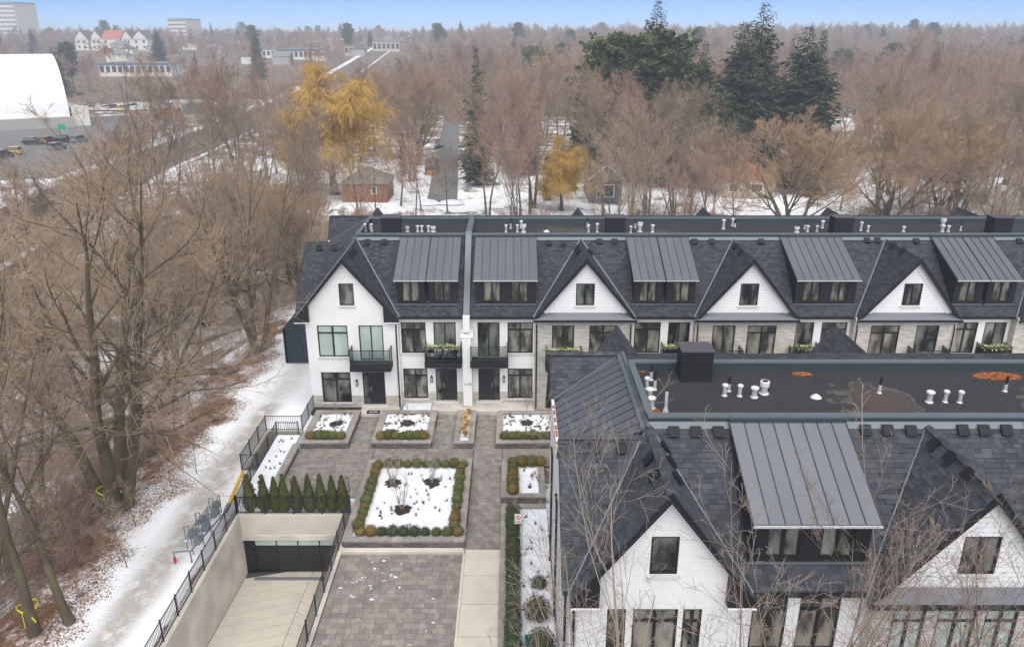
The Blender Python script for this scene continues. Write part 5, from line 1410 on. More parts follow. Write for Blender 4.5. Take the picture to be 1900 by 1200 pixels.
def tree_protos(name, seed, H, tr, stems, levels, bark, twig, lean=.12, split=3, base_clear=.3, wig0=.05, rmin=.006, sides=(8, 6, 4, 3, 3, 3)):
    rng = np.random.default_rng(seed); m = 8; Ps = []; Rs = []
    for s in range(stems):
        a = 2 * np.pi * s / max(1, stems) + rng.uniform(0, 1.5); l = lean * rng.uniform(.6, 1.3) if stems > 1 else lean * rng.uniform(0, 1)
        d = norm(np.array([math.cos(a) * l, math.sin(a) * l, 1.])); p = np.array([math.cos(a), math.sin(a), 0]) * (tr * .8 if stems > 1 else 0) + np.array([0, 0, -.6]); pts = [p]
        h = H * rng.uniform(.82, 1.0) + .6
        for k in range(m):
            d = norm(d + rng.normal(0, wig0, 3) + np.array([0, 0, .02])); p = p + d * h / m; pts.append(p)
        Ps.append(pts); t = np.linspace(0, 1, m + 1); rad = tr * (1 - .93 * t ** .9); rad[0] *= 1.45; rad[1] *= 1.05; Rs.append(rad * rng.uniform(.8, 1.05))
    P, Rr = np.array(Ps), np.array(Rs)
    lv = [(P, Rr)]
    for k, s in enumerate(levels):
        s = dict(s)
        if k == 0: s.setdefault('tmin', base_clear)
        Pk, Rk = spawn(rng, lv[-1][0], lv[-1][1], **s); lv.append((Pk, np.maximum(Rk, rmin)))
    tg, cg = [], []
    for k, (P, Rr) in enumerate(lv):
        v, f = tubes(P, Rr, sides[k]); (tg if k < split else cg).append((v, f, 0))
    return np_mesh(name + '_trunk', tg, [bark]), np_mesh(name + '_crown', cg, [twig])

def LV(K, tmin, ang, lr, m, wig, trop, rr, **k): return dict(K=K, tmin=tmin, ang=ang, lr=lr, m=m, wig=wig, trop=trop, rr=rr, **k)
near_lv = [LV(10, .25, (42, 11), .38, 6, .12, .09, .55), LV(8, .2, (45, 14), .45, 5, .14, .05, .55), LV(8, .15, (42, 14), .46, 4, .16, .05, .55), LV(4, .15, (42, 15), .5, 2, .15, .05, .6)]
mid_lv = [LV(10, .3, (42, 11), .45, 5, .11, .09, .5), LV(8, .2, (42, 13), .45, 4, .13, .07, .5), LV(8, .15, (40, 14), .48, 3, .14, .06, .55), LV(5, .2, (40, 15), .5, 1, .1, .04, .7)]
up_lv = [LV(9, .35, (30, 8), .5, 5, .08, .10, .5), LV(8, .2, (34, 12), .45, 4, .11, .08, .5), LV(9, .15, (36, 12), .46, 3, .12, .08, .55), LV(5, .2, (38, 14), .5, 1, .1, .05, .7)]
far_lv = [LV(9, .28, (42, 10), .45, 3, .1, .09, .5), LV(9, .2, (40, 13), .46, 2, .12, .08, .5), LV(10, .15, (42, 15), .5, 1, .1, .05, .7)]
orange_lv = [LV(9, .12, (55, 10), .72, 6, .13, .10, .55), LV(8, .25, (45, 13), .45, 4, .14, .12, .5), LV(10, .15, (40, 14), .5, 3, .12, .10, .5), LV(9, .15, (28, 10), .6, 1, .1, .1, .7)]
willow_lv = [LV(9, .25, (50, 10), .62, 6, .12, .10, .55), LV(9, .25, (50, 15), .42, 4, .15, .02, .5), LV(20, .2, (60, 20), .9, 5, .10, -.30, .5, tip=.4), LV(4, .1, (25, 8), .6, 2, .08, -.25, .8, tip=.5)]
brush_lv = [LV(6, .15, (35, 12), .5, 3, .14, .06, .6), LV(6, .15, (40, 14), .5, 2, .14, .05, .6), LV(4, .2, (40, 15), .5, 1, .1, .04, .7)]
PROTO = {}
PROTO['hero'] = tree_protos('hero', 3, 21, .42, 4, near_lv, 'bark', 'twig', lean=.34, base_clear=.3, rmin=.0075)
PROTO['nearA'] = tree_protos('nearA', 5, 18, .24, 1, near_lv, 'bark', 'twig', lean=.15, base_clear=.35, rmin=.007)
PROTO['nearB'] = tree_protos('nearB', 8, 17, .3, 2, near_lv, 'bark', 'twig', lean=.25, base_clear=.3, rmin=.007)
PROTO['midA'] = tree_protos('midA', 11, 17, .26, 1, mid_lv, 'bark', 'twig', rmin=.012)
PROTO['midB'] = tree_protos('midB', 12, 18, .28, 2, mid_lv, 'bark_grey', 'twig', lean=.2, rmin=.012)
PROTO['upA'] = tree_protos('upA', 13, 19, .25, 1, up_lv, 'bark_grey', 'twig_red', rmin=.013)
PROTO['upB'] = tree_protos('upB', 14, 18, .24, 2, up_lv, 'bark', 'twig', lean=.15, rmin=.013)
PROTO['upC'] = tree_protos('upC', 15, 17, .22, 1, mid_lv, 'bark_grey', 'twig_red', rmin=.013)
PROTO['farA'] = tree_protos('farA', 21, 15, .25, 1, far_lv, 'bark_grey', 'twig_red', split=2, rmin=.035)
PROTO['farB'] = tree_protos('farB', 22, 14, .25, 2, far_lv, 'bark_grey', 'twig', split=2, lean=.2, rmin=.035)
PROTO['farC'] = tree_protos('farC', 23, 13, .25, 2, far_lv, 'bark_grey', 'twig', split=2, lean=.35, rmin=.035)
PROTO['orange'] = tree_protos('orange', 31, 12, .42, 3, orange_lv, 'bark', 'twig_orange', lean=.5, base_clear=.15, rmin=.012)
PROTO['willow'] = tree_protos('willow', 41, 13.5, .5, 2, willow_lv, 'bark', 'willow_yellow', lean=.3, base_clear=.2, rmin=.022, sides=(8, 6, 4, 3, 3, 3))
PROTO['brush'] = tree_protos('brush', 51, 3.0, .03, 6, brush_lv, 'twig', 'twig', lean=.7, base_clear=.15, split=1, rmin=.008, sides=(4, 3, 3, 3))
PROTO['brush2'] = tree_protos('brush2', 52, 2.2, .03, 7, brush_lv, 'twig_red', 'twig_red', lean=1.0, base_clear=.1, split=1, rmin=.008, sides=(4, 3, 3, 3))
PROTO['sapling'] = tree_protos('sapling', 53, 7.5, .06, 1, [LV(12, .25, (40, 10), .32, 3, .1, .08, .5), LV(7, .2, (40, 14), .45, 2, .1, .05, .6), LV(5, .2, (40, 14), .5, 1, .1, .05, .7)], 'bark_grey', 'twig', split=1, rmin=.007, sides=(5, 4, 3, 3))
yard_lv = [LV(8, .22, (30, 8), .5, 5, .09, .12, .5), LV(5, .2, (36, 12), .42, 4, .10, .09, .55), LV(4, .2, (40, 13), .42, 2, .10, .06, .6), LV(2, .3, (40, 14), .5, 1, .1, .05, .7)]
PROTO['yardA'] = tree_protos('yardA', 61, 13, .13, 2, yard_lv, 'twig_pale', 'twig_pale', lean=.22, split=2, rmin=.0052) if mat('twig_pale', (.30, .245, .20), .95) else None
mat('twig_brown', (.24, .18, .145), .95)
PROTO['yardB'] = tree_protos('yardB', 62, 10.8, .12, 3, [LV(9, .3, (38, 10), .5, 5, .11, .10, .5), LV(6, .2, (40, 12), .42, 4, .11, .07, .55), LV(5, .2, (42, 13), .42, 2, .10, .06, .6), LV(3, .3, (42, 14), .5, 1, .1, .05, .7)], 'bark_grey', 'twig_brown', lean=.3, split=2, rmin=.005)

# ------------------------------------------------------------------ conifers
def conifer(seed, H, Rad, pine, matn):
    rng = np.random.default_rng(seed); trunk = MB().tube([(0, 0, -.5), (0, 0, H * .5), (0, 0, H * .98)], [H * .014, H * .009, .02], 7, False)
    quads = []
    nbr = 330 if not pine else 130
    for b_ in range(nbr):
        f = (b_ + rng.random()) / nbr; f = (.06 + .93 * f) if not pine else (.28 + .70 * f)
        z = f * H
        lump = 1 + .22 * math.sin(f * 23 + seed) * math.sin(b_ * 2.4 + f * 9)
        rad = Rad * (((1 - f) ** .72 + .012) if not pine else (math.sin(math.pi * min(1, (1 - f) * 1.15 + .1)) ** .6)) * rng.uniform(.72, 1.15) * lump
        a = b_ * 2.39996 + rng.normal(0, .3); L_ = max(.3, rad); dirh = np.array([math.cos(a), math.sin(a), 0]); side = np.array([-math.sin(a), math.cos(a), 0])
        rise = (-.30 + .35 * f if not pine else .22) + rng.normal(0, .1)
        ns = max(2, int(L_ / .42)) if not pine else max(3, int(L_ / .5))
        for s in range(ns):
            t = (s + .7) / ns; c = np.array([0, 0, z]) + dirh * L_ * t + np.array([0, 0, rise * L_ * t + (.20 * L_ * t * t if not pine else 0)])
            w = (.9 if not pine else .85) * (1.15 - .5 * t) * max(.38, min(1.25, L_ / 2.4))
            for q in ((-1, 1, 0) if not pine else range(7)):
                if pine:
                    d = norm(rng.normal(size=3) + np.array([0, 0, .7]) + dirh * .5); e = norm(np.cross(d, rng.normal(size=3)))
                else:
                    d = norm(side * q + dirh * .8 + np.array([0, 0, -.3]) + rng.normal(0, .3, 3)); e = norm(np.cross(d, np.array([0, 0, 1.]) + rng.normal(0, .6, 3)))
                p0 = c + rng.normal(0, .12, 3)
                quads.append((p0 - e * w * .22, p0 + d * w * .6 - e * w * .2, p0 + d * w * 1.25, p0 + d * w * .55 + e * w * .24))
    q = np.array(quads); v = q.reshape(-1, 3); f = np.arange(len(v)).reshape(-1, 4)
    crown = np_mesh('conifer_crown', [(v, f, 0)], [matn]); crown.polygons.foreach_set('use_smooth', np.zeros(len(f), bool))
    tm = trunk.mesh('conifer_trunk', uv=False); tm.materials.append(M['bark'])
    return tm, crown
PROTO['spruce'] = conifer(1, 22, 3.6, False, 'spruce_needles')
PROTO['spruceB'] = conifer(2, 24, 6.0, False, 'spruce_needles')
PROTO['pine'] = conifer(3, 24, 5.6, True, 'pine_needles')
PROTO['fir_small'] = conifer(4, 14, 3.0, False, 'spruce_needles')

def tree(kind, x, y, sc, label, group=None, name='bare_tree', rot=None, sz=None, z=None, tilt=None):
    T = empty(name, (x, y, gz(x, y) if z is None else z), label, 'tree', group)
    T.rotation_euler = ((tilt[0] if tilt else 0), (tilt[1] if tilt else 0), R.uniform(0, 6.28) if rot is None else rot); T.scale = (sc, sc, sc if sz is None else sz)
    for n, me in zip(('trunk', 'crown'), PROTO[kind]):
        o = bpy.data.objects.new(n, me); COL.objects.link(o); o.parent = T
    return T

# --- single trees of the left ravine
tree('hero', -21.8, 36.8, 1.0, 'huge multi-stemmed mossy bare tree at the foot of the snowy bank, yellow tape on it', rot=1.2)
tree('nearB', -20.6, 59.0, 1.0, 'cluster of tall dark bare trunks beside the navy fence', rot=.5)
tree('nearA', -22.2, 62.5, .95, 'tall bare tree behind the trunks beside the navy fence')
tree('nearA', -19.3, 27.6, .8, 'slim straight bare trunk leaning right at the lower end of the leaf bank', rot=2.0, tilt=(.0, .12))
tree('nearA', -20.6, 27.0, .95, 'bare forked tree with yellow tape near the lower left corner', rot=4.2)
tree('nearB', -22.6, 26.0, .85, 'thick mossy bare tree with yellow ribbon in the lower left corner', rot=3.3)
tree('midB', -25.5, 44.5, .95, 'dark bare tree with arching limbs in the middle of the ravine', rot=.4)
tree('nearA', -24.0, 50.5, .9, 'bare tree leaning over the fallen log left of the snowy track', rot=1.1, tilt=(.1, -.1))
tree('nearB', -29.0, 30.0, .95, 'bare double-trunked tree at the left picture edge')
leftlab = 'bare tree of the ravine wood'
spots_t = [(-21.8, 36.8), (-20.6, 59), (-22.2, 62.5), (-20, 27), (-22.6, 26), (-25.5, 44.5), (-24, 50.5), (-29, 30)]
def landmark(x, y):
    z = gz(x, y) + 8; zc = y * CP + (CAM_H - z) * SP; u = 950 + FPX * x / zc
    for lim, s in ((80, 'hard by the left picture edge'), (200, 'left of the huge mossy tree'), (330, 'above the huge mossy tree'), (460, 'right of the huge mossy tree'), (560, 'left of the end house'), (700, 'above the end gable'), (800, 'above the split dormers'), (870, 'left of the tall spruce'), (960, 'above the wide dormer'), (1060, 'around the small willow'), (1200, 'right of the blue-grey house'), (1340, 'below the skyline pines'), (1480, 'below the massed spruces'), (1600, 'behind the biggest orange tree'), (1750, 'above the rightmost whole gable')):
        if u < lim: return s
    return 'at the right picture edge'
LOOK = dict(nearA='slim single-stemmed', nearB='forked dark', midA='round-crowned single-stemmed', midB='grey twin-stemmed', upA='upright reddish', upB='upright twin-stemmed tan', upC='spreading reddish', farA='small reddish', farB='small tan', orange='orange-twigged')
def far_enough(x, y, d):
    return all((x - a) ** 2 + (y - b_) ** 2 > d * d for a, b_ in spots_t)
def fill(n, x0, x1, y0, y1, d, kinds, label, group, sc=(.8, 1.05), ok=None, name='bare_tree'):
    c = 0; t = 0
    while c < n and t < n * 40:
        t += 1; y = R.uniform(y0, y1); x = R.uniform(x0, x1)
        if abs(x) > y * .72 + 6: continue
        if ok and not ok(x, y): continue
        if not far_enough(x, y, d): continue
        spots_t.append((x, y)); c += 1
        kd = R.choice(kinds); tree(kd, x, y, R.uniform(*sc), LOOK[kd] + ' ' + label + ' ' + landmark(x, y), group, name)
fill(9, -48, -24, 28, 62, 3.6, ['nearA', 'midA', 'midB', 'midA'], leftlab, 'trees of the left ravine wood', (.72, .95))
fill(22, -72, -21, 62, 112, 4.2, ['midA', 'midB', 'upB', 'midA', 'upC'], leftlab, 'trees of the left ravine wood', (.6, .82))
fill(12, -40, -17, 66, 100, 3.0, ['midA', 'upB', 'orange'], 'bare tree behind the navy fence', 'trees behind the navy fence', (.55, .75))
# --- behind the far row
street = lambda x, y: -10.8 - (y - 118) * .060
def off_street(x, y):
    if 32 < x < 62 and 118 < y < 152: return False
    if 11 < x < 37 and 116 < y < 186: return False
    if 27 < x < 47 and 84 < y < 118: return False
    if y < 265 and abs(x / y + .09) < .034: return False
    if y < 137 and abs(x / y + .044) < .03: return False
    if y < 118 and .035 < x / y < .135: return False
    if y < 124 and -.225 < x / y < -.145: return False
    if y > 112 and abs(x - street(x, y)) < 5.5: return False
    if -30 < x < -19 and 112 < y < 150: return False
    if 8 < x < 17 and 115 < y < 165: return False
    return True
tree('willow', -29.0, 129, 1.36, 'large golden yellow weeping willow left of the street', name='willow_tree', sz=1.12)
tree('willow', 7.6, 116, .62, 'small golden weeping willow beside the blue-grey house', name='willow_tree', sz=.6)
tree('orange', -19.5, 160, 1.0, 'orange-twigged broken tree beyond the brick outbuilding', sz=1.2)
tree('spruce', -6.0, 137, .86, 'tall slender dark spruce beside the street', name='spruce_tree', rot=0, sz=1.05)
tree('orange', 36.5, 100, 1.0, 'spreading orange-twigged tree with arched trunk behind the row, left of two', rot=.3)
tree('orange', 49.5, 103, 1.12, 'biggest spreading orange-twigged tree behind the right of the row', rot=2.4)
tree('orange', 63, 112, .95, 'orange-twigged spreading tree far right behind the row', rot=4.0)
tree('orange', -33, 98, .8, 'orange-brown bushy tree between ravine wood and yellow willow', rot=1.0)
tree('upA', 12.8, 126, .85, 'tall ivy-clad bare maple right of the blue-grey house', rot=.2)
tree('upA', 21.5, 124, .8, 'tall reddish bare maple before the dark spruces', rot=2.2)
tree('upB', 29, 126, .78, 'pale upright bare tree standing before the big spruces', rot=1.2)
tree('upB', 3.2, 118, 1.0, 'slim mossy bare trunks right of the tall spruce', rot=1.9)
tree('midA', -9.6, 115, .55, 'small bare tree before the near end of the street, right one')
tree('upC', -13.6, 116, .6, 'small bare tree before the near end of the street, left one')
for k_, x_, y_, s_, l_ in (('upB', -3.4, 109, .8, 'slim tall bare tree rising over the wide dormer, left of two'), ('upA', 1.2, 112, .85, 'slim tall bare tree rising over the wide dormer, right of two'), ('upB', 13.4, 112, .88, 'tall bare tree before the right wall of the blue-grey house'), ('upA', 17.2, 110, .85, 'tall bare tree over the second far black box'), ('upB', 23.4, 112, .82, 'tall bare tree before the dark pines')): tree(k_, x_, y_, s_, l_, 'tall bare trees close behind the row')
for q in ((-27.5, 131), (8, 120), (-19.5, 160), (-6, 137), (36.5, 100), (49.5, 103), (63, 112), (12.8, 126), (21.5, 128), (27.5, 130), (3.2, 118)): spots_t.append(q)
backlab = 'bare tree close behind the row'
fill(34, -16, 72, 84, 118, 4.0, ['upA', 'upB', 'midA', 'upC', 'midB'], backlab, 'belt of trees behind the far row', (.5, .8), off_street)
fill(16, 52, 95, 84, 130, 5.0, ['midA', 'midB', 'upB'], 'bare tree of the right wood', 'trees of the right wood', (.7, .95), off_street)
fill(70, -60, 125, 118, 190, 6.0, ['upA', 'upB', 'midB', 'upC', 'midA'], 'bare tree of the middle wood', 'trees of the middle wood', (.75, 1.0), lambda x, y: off_street(x, y) and (x > -45 or y < 150))
fill(60, -40, 190, 190, 290, 8.0, ['upA', 'upC', 'midB', 'farA', 'farB'], 'hazy bare tree of the far wood', 'trees of the far wood', (.8, 1.1), off_street)
fill(46, -95, -30, 116, 240, 4.5, ['midA', 'upC', 'farB', 'upB'], 'low bare tree beside the railway', 'trees beside the railway', (.45, .75), lambda x, y: x > -58 - y * .056 and off_street(x, y))
# conifers
for x, y, k, sc, sz, lab in ((18.8, 146, 'pine', 1.45, 1.02, 'broad green pine, left of the tall pair on the skyline'), (25.0, 142, 'pine', 1.5, 1.04, 'broad green pine, front right of the skyline pair'), (26.5, 153, 'spruceB', 1.25, 1.30, 'tallest pointed conifer rising behind the two pines'),
                             (32.8, 140, 'spruceB', .95, 1.0, 'dark spruce standing alone right of the pines'), (38.5, 138, 'spruceB', 1.4, 1.13, 'big dark spruce, left of the massed trio'), (43.5, 145, 'spruceB', 1.4, 1.26, 'tallest dark spruce at the back of the massed trio'), (49, 137, 'spruceB', 1.5, 1.10, 'broad brownish spruce, right of the massed trio'), (60, 160, 'spruce', 1.2, 1.18, 'slim grey-green spruce right of the massed trio'),
                             (14.5, 160, 'spruce', 1.0, .95, 'small half-hidden spruce in the middle of the wood'), (38, 132, 'fir_small', .9, .8, 'dark low evergreen beside the red-roofed house'), (50, 128, 'fir_small', .7, .6, 'small dark evergreen right of the red-roofed house'), (19, 150, 'pine', .7, .62, 'shaded evergreen behind the brown-roofed house'), (25, 138, 'spruceB', 1.0, .72, 'dark evergreen below the skyline pines'), (33, 134, 'pine', .95, .66, 'dark evergreen between the skyline pines and the red roof'), (2.5, 150, 'fir_small', 1.1, .95, 'dark evergreen just right of the tall street spruce'),
                             (88, 260, 'spruce', 1.0, 1.1, 'lone distant spruce on the right skyline'), (-130, 420, 'spruceB', .9, 1.0, 'distant spruce before the white gabled houses'), (-205, 480, 'spruceB', 1.0, 1.0, 'distant dark spruce left of the white gabled houses'), (8, 300, 'pine', .9, .85, 'hazy pine clump in the middle distance')):
    tree(k, x, y, sc, lab, 'conifers', 'spruce_tree' if k != 'pine' else 'pine_tree', sz=sz)
# ivy on two trunks behind the row
for x, y, h, lab in ((12.8, 126, 9, 'dark ivy sheathing the trunk right of the blue-grey house'), (5.6, 124, 7, 'dark ivy column left of the small willow'), (-20.5, 148, 7, 'dark ivy column left of the street'), (10.5, 133, 10, 'tall ivy column above the brown roof')):
    m = MB(); r = random.Random(int(h * 10))
    for i in range(420):
        a = r.uniform(0, 6.28); zz = r.random() * h; rr = .75 * (1 - .5 * zz / h) * r.uniform(.6, 1.15); c = Vector((x + rr * math.cos(a), y + rr * math.sin(a), gz(x, y) + zz)); t = Vector((r.gauss(0, 1), r.gauss(0, 1), r.gauss(0, 1))).normalized(); s = t.cross(Vector((math.cos(a), math.sin(a), .3))).normalized()
        m.poly([c - s * .2, c + t * .18, c + s * .2, c - t * .18])
    m.tube([(x, y, gz(x, y) - .2), (x, y, gz(x, y) + h)], [.4, .1], 7, False)
    m.thing('ivy_column', 'ivy', (x, y, gz(x, y)), lab, 'ivy')
# foreground trees before the near block
tree('yardA', 3.4, 17.9, .94, 'pale bare young tree in front of the white brick gable, left one', rot=.4, z=0)
tree('yardA', 7.2, 17.4, .97, 'pale bare young tree in front of the right side of the white brick gable', rot=2.6, z=0)
tree('yardB', 10.3, 18.0, .95, 'dense brown bare tree with a few orange leaves below the wide metal dormer', rot=1.0, z=0)
tree('yardB', 14.2, 17.2, .9, 'bare tree with stray orange leaves at the bottom right before the gabled house', rot=3.0, z=0)
tree('yardA', 1.2, 19.6, .5, 'low bare shrubby tree at the bottom beside the long hedge', rot=5.0, z=0)
m = MB()
for i in range(46):
    c = Vector((R.uniform(8.2, 15.5), R.uniform(16, 19), R.uniform(6.2, 10.2))); s = R.uniform(.04, .08); t = Vector((R.gauss(0, 1), R.gauss(0, 1), R.gauss(0, 1))).normalized(); q = t.cross(Vector((.3, .5, .8))).normalized()
    m.poly([c - t * s, c + q * s * .7, c + t * s, c - q * s * .7])
tag(m.build('clinging_leaves', 'leaf_orange', None, uv=False), 'last orange leaves clinging to the bare trees before the near block', 'leaves', kind='stuff')

# saplings and fallen log on the bank, tape
for i, (u, v) in enumerate(((703, 765), (236, 1055), (318, 908), (366, 882), (252, 975))):
    if i == 0: continue
    p = G(u, v, -.1)
    tree('sapling', p.x, p.y, .42 + .1 * (i % 2), ('thin sapling in the snow below the meters', 'thin bare sapling at the edge of the leaf bank', 'thin staked sapling in the snow of the bank', 'thin bare sapling close to the huge mossy tree')[i - 1], None, 'sapling', z=gz(p.x, p.y))
lg0, lg1 = Vector((-24.5, 41.5, gz(-24.5, 41.5) + .3)), Vector((-19.6, 46.5, gz(-19.6, 46.5) + .25))
MB().tube([lg0, lg0.lerp(lg1, .4) + Vector((0, 0, .2)), lg1], [.3, .26, .2], 9).thing('fallen_log', 'bark_grey', tuple(lg0), 'brown fallen log lying along the leaf bank', 'log')
lg0, lg1 = Vector((-33, 54, -3.2)), Vector((-21.5, 55.5, -.4))
MB().tube([lg0, lg0.lerp(lg1, .5) + Vector((0, 0, 1.6)), lg1], [.18, .24, .3], 9).thing('fallen_log', 'bark', tuple(lg0), 'arched dark leaning trunk across the ravine near the navy fence', 'log')
lg0, lg1 = Vector((-37, 50, -4.2)), Vector((-22, 51, -1.2))
MB().tube([lg0, lg0.lerp(lg1, .5) + Vector((0, 0, .5)), lg1], [.16, .22, .26], 9).thing('fallen_log', 'bark', tuple(lg0), 'straight dark fallen trunk lying across the ravine', 'log')
def tape(x, y, z, r, lab):
    m = MB(); pts = [(x + r * math.cos(a), y + r * math.sin(a), z + .08 * math.sin(a * 2)) for a in [k * 6.283 / 12 for k in range(13)]]
    for p, q in zip(pts[:-1], pts[1:]): m.bar(p, q, .02, .09)
    m.bar(pts[9], (pts[9][0] + .1, pts[9][1] - .15, z - .7), .02, .07); m.bar(pts[10], (pts[10][0] + .3, pts[10][1] - .05, z - .5), .02, .07)
    m.thing('marking_tape', 'yellow_tape', (x, y, z), lab, 'tape')
tape(-21.7, 36.6, gz(-21.8, 36.8) + 1.5, .72, 'yellow marking tape round the huge mossy tree')
tape(-20.6, 27.0, gz(-20.6, 27) + 1.4, .4, 'yellow marking tape round the forked tree near the lower left')
tape(-22.6, 26.0, gz(-22.6, 26) + 2.6, .5, 'yellow marking ribbon on the lower left corner tree')

# ------------------------------------------------------------------ scattered masses (brush, leaves, far wood)
def scatter(name, pts, scales, protos, label, cat, tint=None):
    coll = bpy.data.collections.new(name + '_kinds')
    for i, pr in enumerate(protos):
        # each kind joined into one mesh for instancing
        a, b_ = PROTO[pr]
        me = bpy.data.meshes.new(name + '_kind')
        va = np.empty(len(a.vertices) * 3, np.float32); a.vertices.foreach_get('co', va); vb = np.empty(len(b_.vertices) * 3, np.float32); b_.vertices.foreach_get('co', vb)
        fa = np.empty(len(a.loops), np.int32); a.loops.foreach_get('vertex_index', fa); fb = np.empty(len(b_.loops), np.int32); b_.loops.foreach_get('vertex_index', fb)
        if len(fa) % 4 == 0 and all(len(p.vertices) == 4 for p in a.polygons[:5]):
            me = np_mesh(name + '_kind', [(va.reshape(-1, 3), fa.reshape(-1, 4), 0), (vb.reshape(-1, 3), fb.reshape(-1, 4), 1)], [a.materials[0].name, b_.materials[0].name])
        else: me = b_
        coll.objects.link(bpy.data.objects.new('%s_kind_%d' % (name, i), me))
    me = bpy.data.meshes.new(name); me.from_pydata([tuple(p) for p in pts], [], [])
    at = me.attributes.new('size', 'FLOAT', 'POINT'); at.data.foreach_set('value', np.array(scales, np.float32))
    o = bpy.data.objects.new(name, me); COL.objects.link(o); tag(o, label, cat, kind='stuff')
    ng = bpy.data.node_groups.new(name, 'GeometryNodeTree')
    ng.interface.new_socket('Geometry', in_out='INPUT', socket_type='NodeSocketGeometry'); ng.interface.new_socket('Geometry', in_out='OUTPUT', socket_type='NodeSocketGeometry')
    n = ng.nodes; l = ng.links
    gi, go = n.new('NodeGroupInput'), n.new('NodeGroupOutput'); mp = n.new('GeometryNodeMeshToPoints'); ip = n.new('GeometryNodeInstanceOnPoints'); ci = n.new('GeometryNodeCollectionInfo')
    ci.inputs['Collection'].default_value = coll; ci.inputs['Separate Children'].default_value = True; ci.inputs['Reset Children'].default_value = True
    ip.inputs['Pick Instance'].default_value = True
    rv = n.new('FunctionNodeRandomValue'); rv.data_type = 'FLOAT_VECTOR'; rv.inputs[0].default_value = (-.06, -.06, 0); rv.inputs[1].default_value = (.06, .06, 6.283)
    ri = n.new('FunctionNodeRandomValue'); ri.data_type = 'INT'; ri.inputs[4].default_value = 0; ri.inputs[5].default_value = len(protos) - 1; ri.inputs['Seed'].default_value = 3
    na = n.new('GeometryNodeInputNamedAttribute'); na.data_type = 'FLOAT'; na.inputs['Name'].default_value = 'size'
    l.new(gi.outputs[0], mp.inputs[0]); l.new(mp.outputs[0], ip.inputs['Points']); l.new(ci.outputs[0], ip.inputs['Instance'])
    l.new(rv.outputs[0], ip.inputs['Rotation']); l.new([s for s in ri.outputs if s.type == 'INT'][0], ip.inputs['Instance Index']); l.new(na.outputs[0], ip.inputs['Scale']); l.new(ip.outputs[0], go.inputs[0])
    md = o.modifiers.new('scatter', 'NODES'); md.node_group = ng
    return o
pts, sc = [], []
for i in range(520):
    y = R.uniform(22, 112); x = R.uniform(-70, -20.8)
    if abs(x) > y * .75 + 5: continue
    pts.append((x, y, gz(x, y) - .05)); sc.append(R.uniform(.5, 1.25))
for i in range(420):
    y = R.uniform(70, 128); x = R.uniform(-40, 90)
    if not off_street(x, y): continue
    if R.random() < .5 and y < 100: continue
    pts.append((x, y, gz(x, y) - .05)); sc.append(R.uniform(.4, 1.1))
scatter('undergrowth', pts, sc, ['brush', 'brush2'], 'tangled bare undergrowth of the ravine and the wood behind the row', 'brush')
pts, sc = [], []
def GT(u, v, dz=0.0):               # point of the terrain seen at a pixel
    d = ray(u, v); t = 60.0
    while t < 6000:
        p_ = Vector((d.x * t, d.y * t, CAM_H + d.z * t))
        if p_.z < gz(p_.x, p_.y) + dz: break
        t += 1.0 + t * .002
    return Vector((p_.x, p_.y, gz(p_.x, p_.y) + dz))
OPEN = [(a, b_, GT((a + b_) / 2, v).y) for a, b_, v in ((138, 280, 95), (182, 322, 143), (476, 594, 112), (636, 745, 104), (280, 390, 216), (190, 320, 190))]
clear = [(-260, -112, 200, 262), (-150, -62, 118, 330), (-190, -70, 262, 330), (-160, -95, 330, 420), (-172, -120, 390, 412), (-175, -95, 440, 465), (-100, -60, 420, 470)]
y = 255.0
while y < 4200:
    w = .013 * y + 2; x = -.76 * y
    while x < .76 * y:
        xx, yy = x + R.uniform(-.5, .5) * w, y + R.uniform(-.5, .5) * .05 * y
        u_ = 950 + FPX * xx / (yy * CP + (CAM_H - gz(xx, yy) - 6) * SP)
        if any(a - 6 < u_ < b_ + 6 and c - 150 < yy < c + 25 for a, b_, c in OPEN): x += w; continue
        rail = abs(xx - (-66 - yy * .056)) < 9 + yy * .002
        lot = -.66 * yy < xx < -45 and yy < 560 and R.random() < .72
        if not any(a < xx < b_ and c < yy < d for a, b_, c, d in clear) and not rail and not lot:
            pts.append((xx, yy, gz(xx, yy))); sc.append(R.uniform(.75, 1.15) * (1.0 if xx > -40 else .8))
        x += w
    y *= 1.05
scatter('woodland', pts, sc, ['farA', 'farB', 'farC', 'farA'], 'hazy bare woodland stretching to the horizon', 'woodland')
cp, cs = [], []
for i in range(260):
    y = 300 * math.exp(R.uniform(0, 2.6)); x = R.uniform(-.74, .74) * y
    if any(a - 10 < x < b_ + 10 and c < y < d for a, b_, c, d in clear): continue
    if any(abs(x / (y * CP) * FPX + 950 - (a + b_) / 2) < (b_ - a) / 2 + 12 and y < c + 30 for a, b_, c in OPEN): continue
    cp.append((x, y, gz(x, y))); cs.append(R.uniform(.55, .9))
scatter('conifer_scatter', cp, cs, ['spruce', 'pine', 'spruceB'], 'small hazy conifers dotted through the distant woodland', 'woodland')
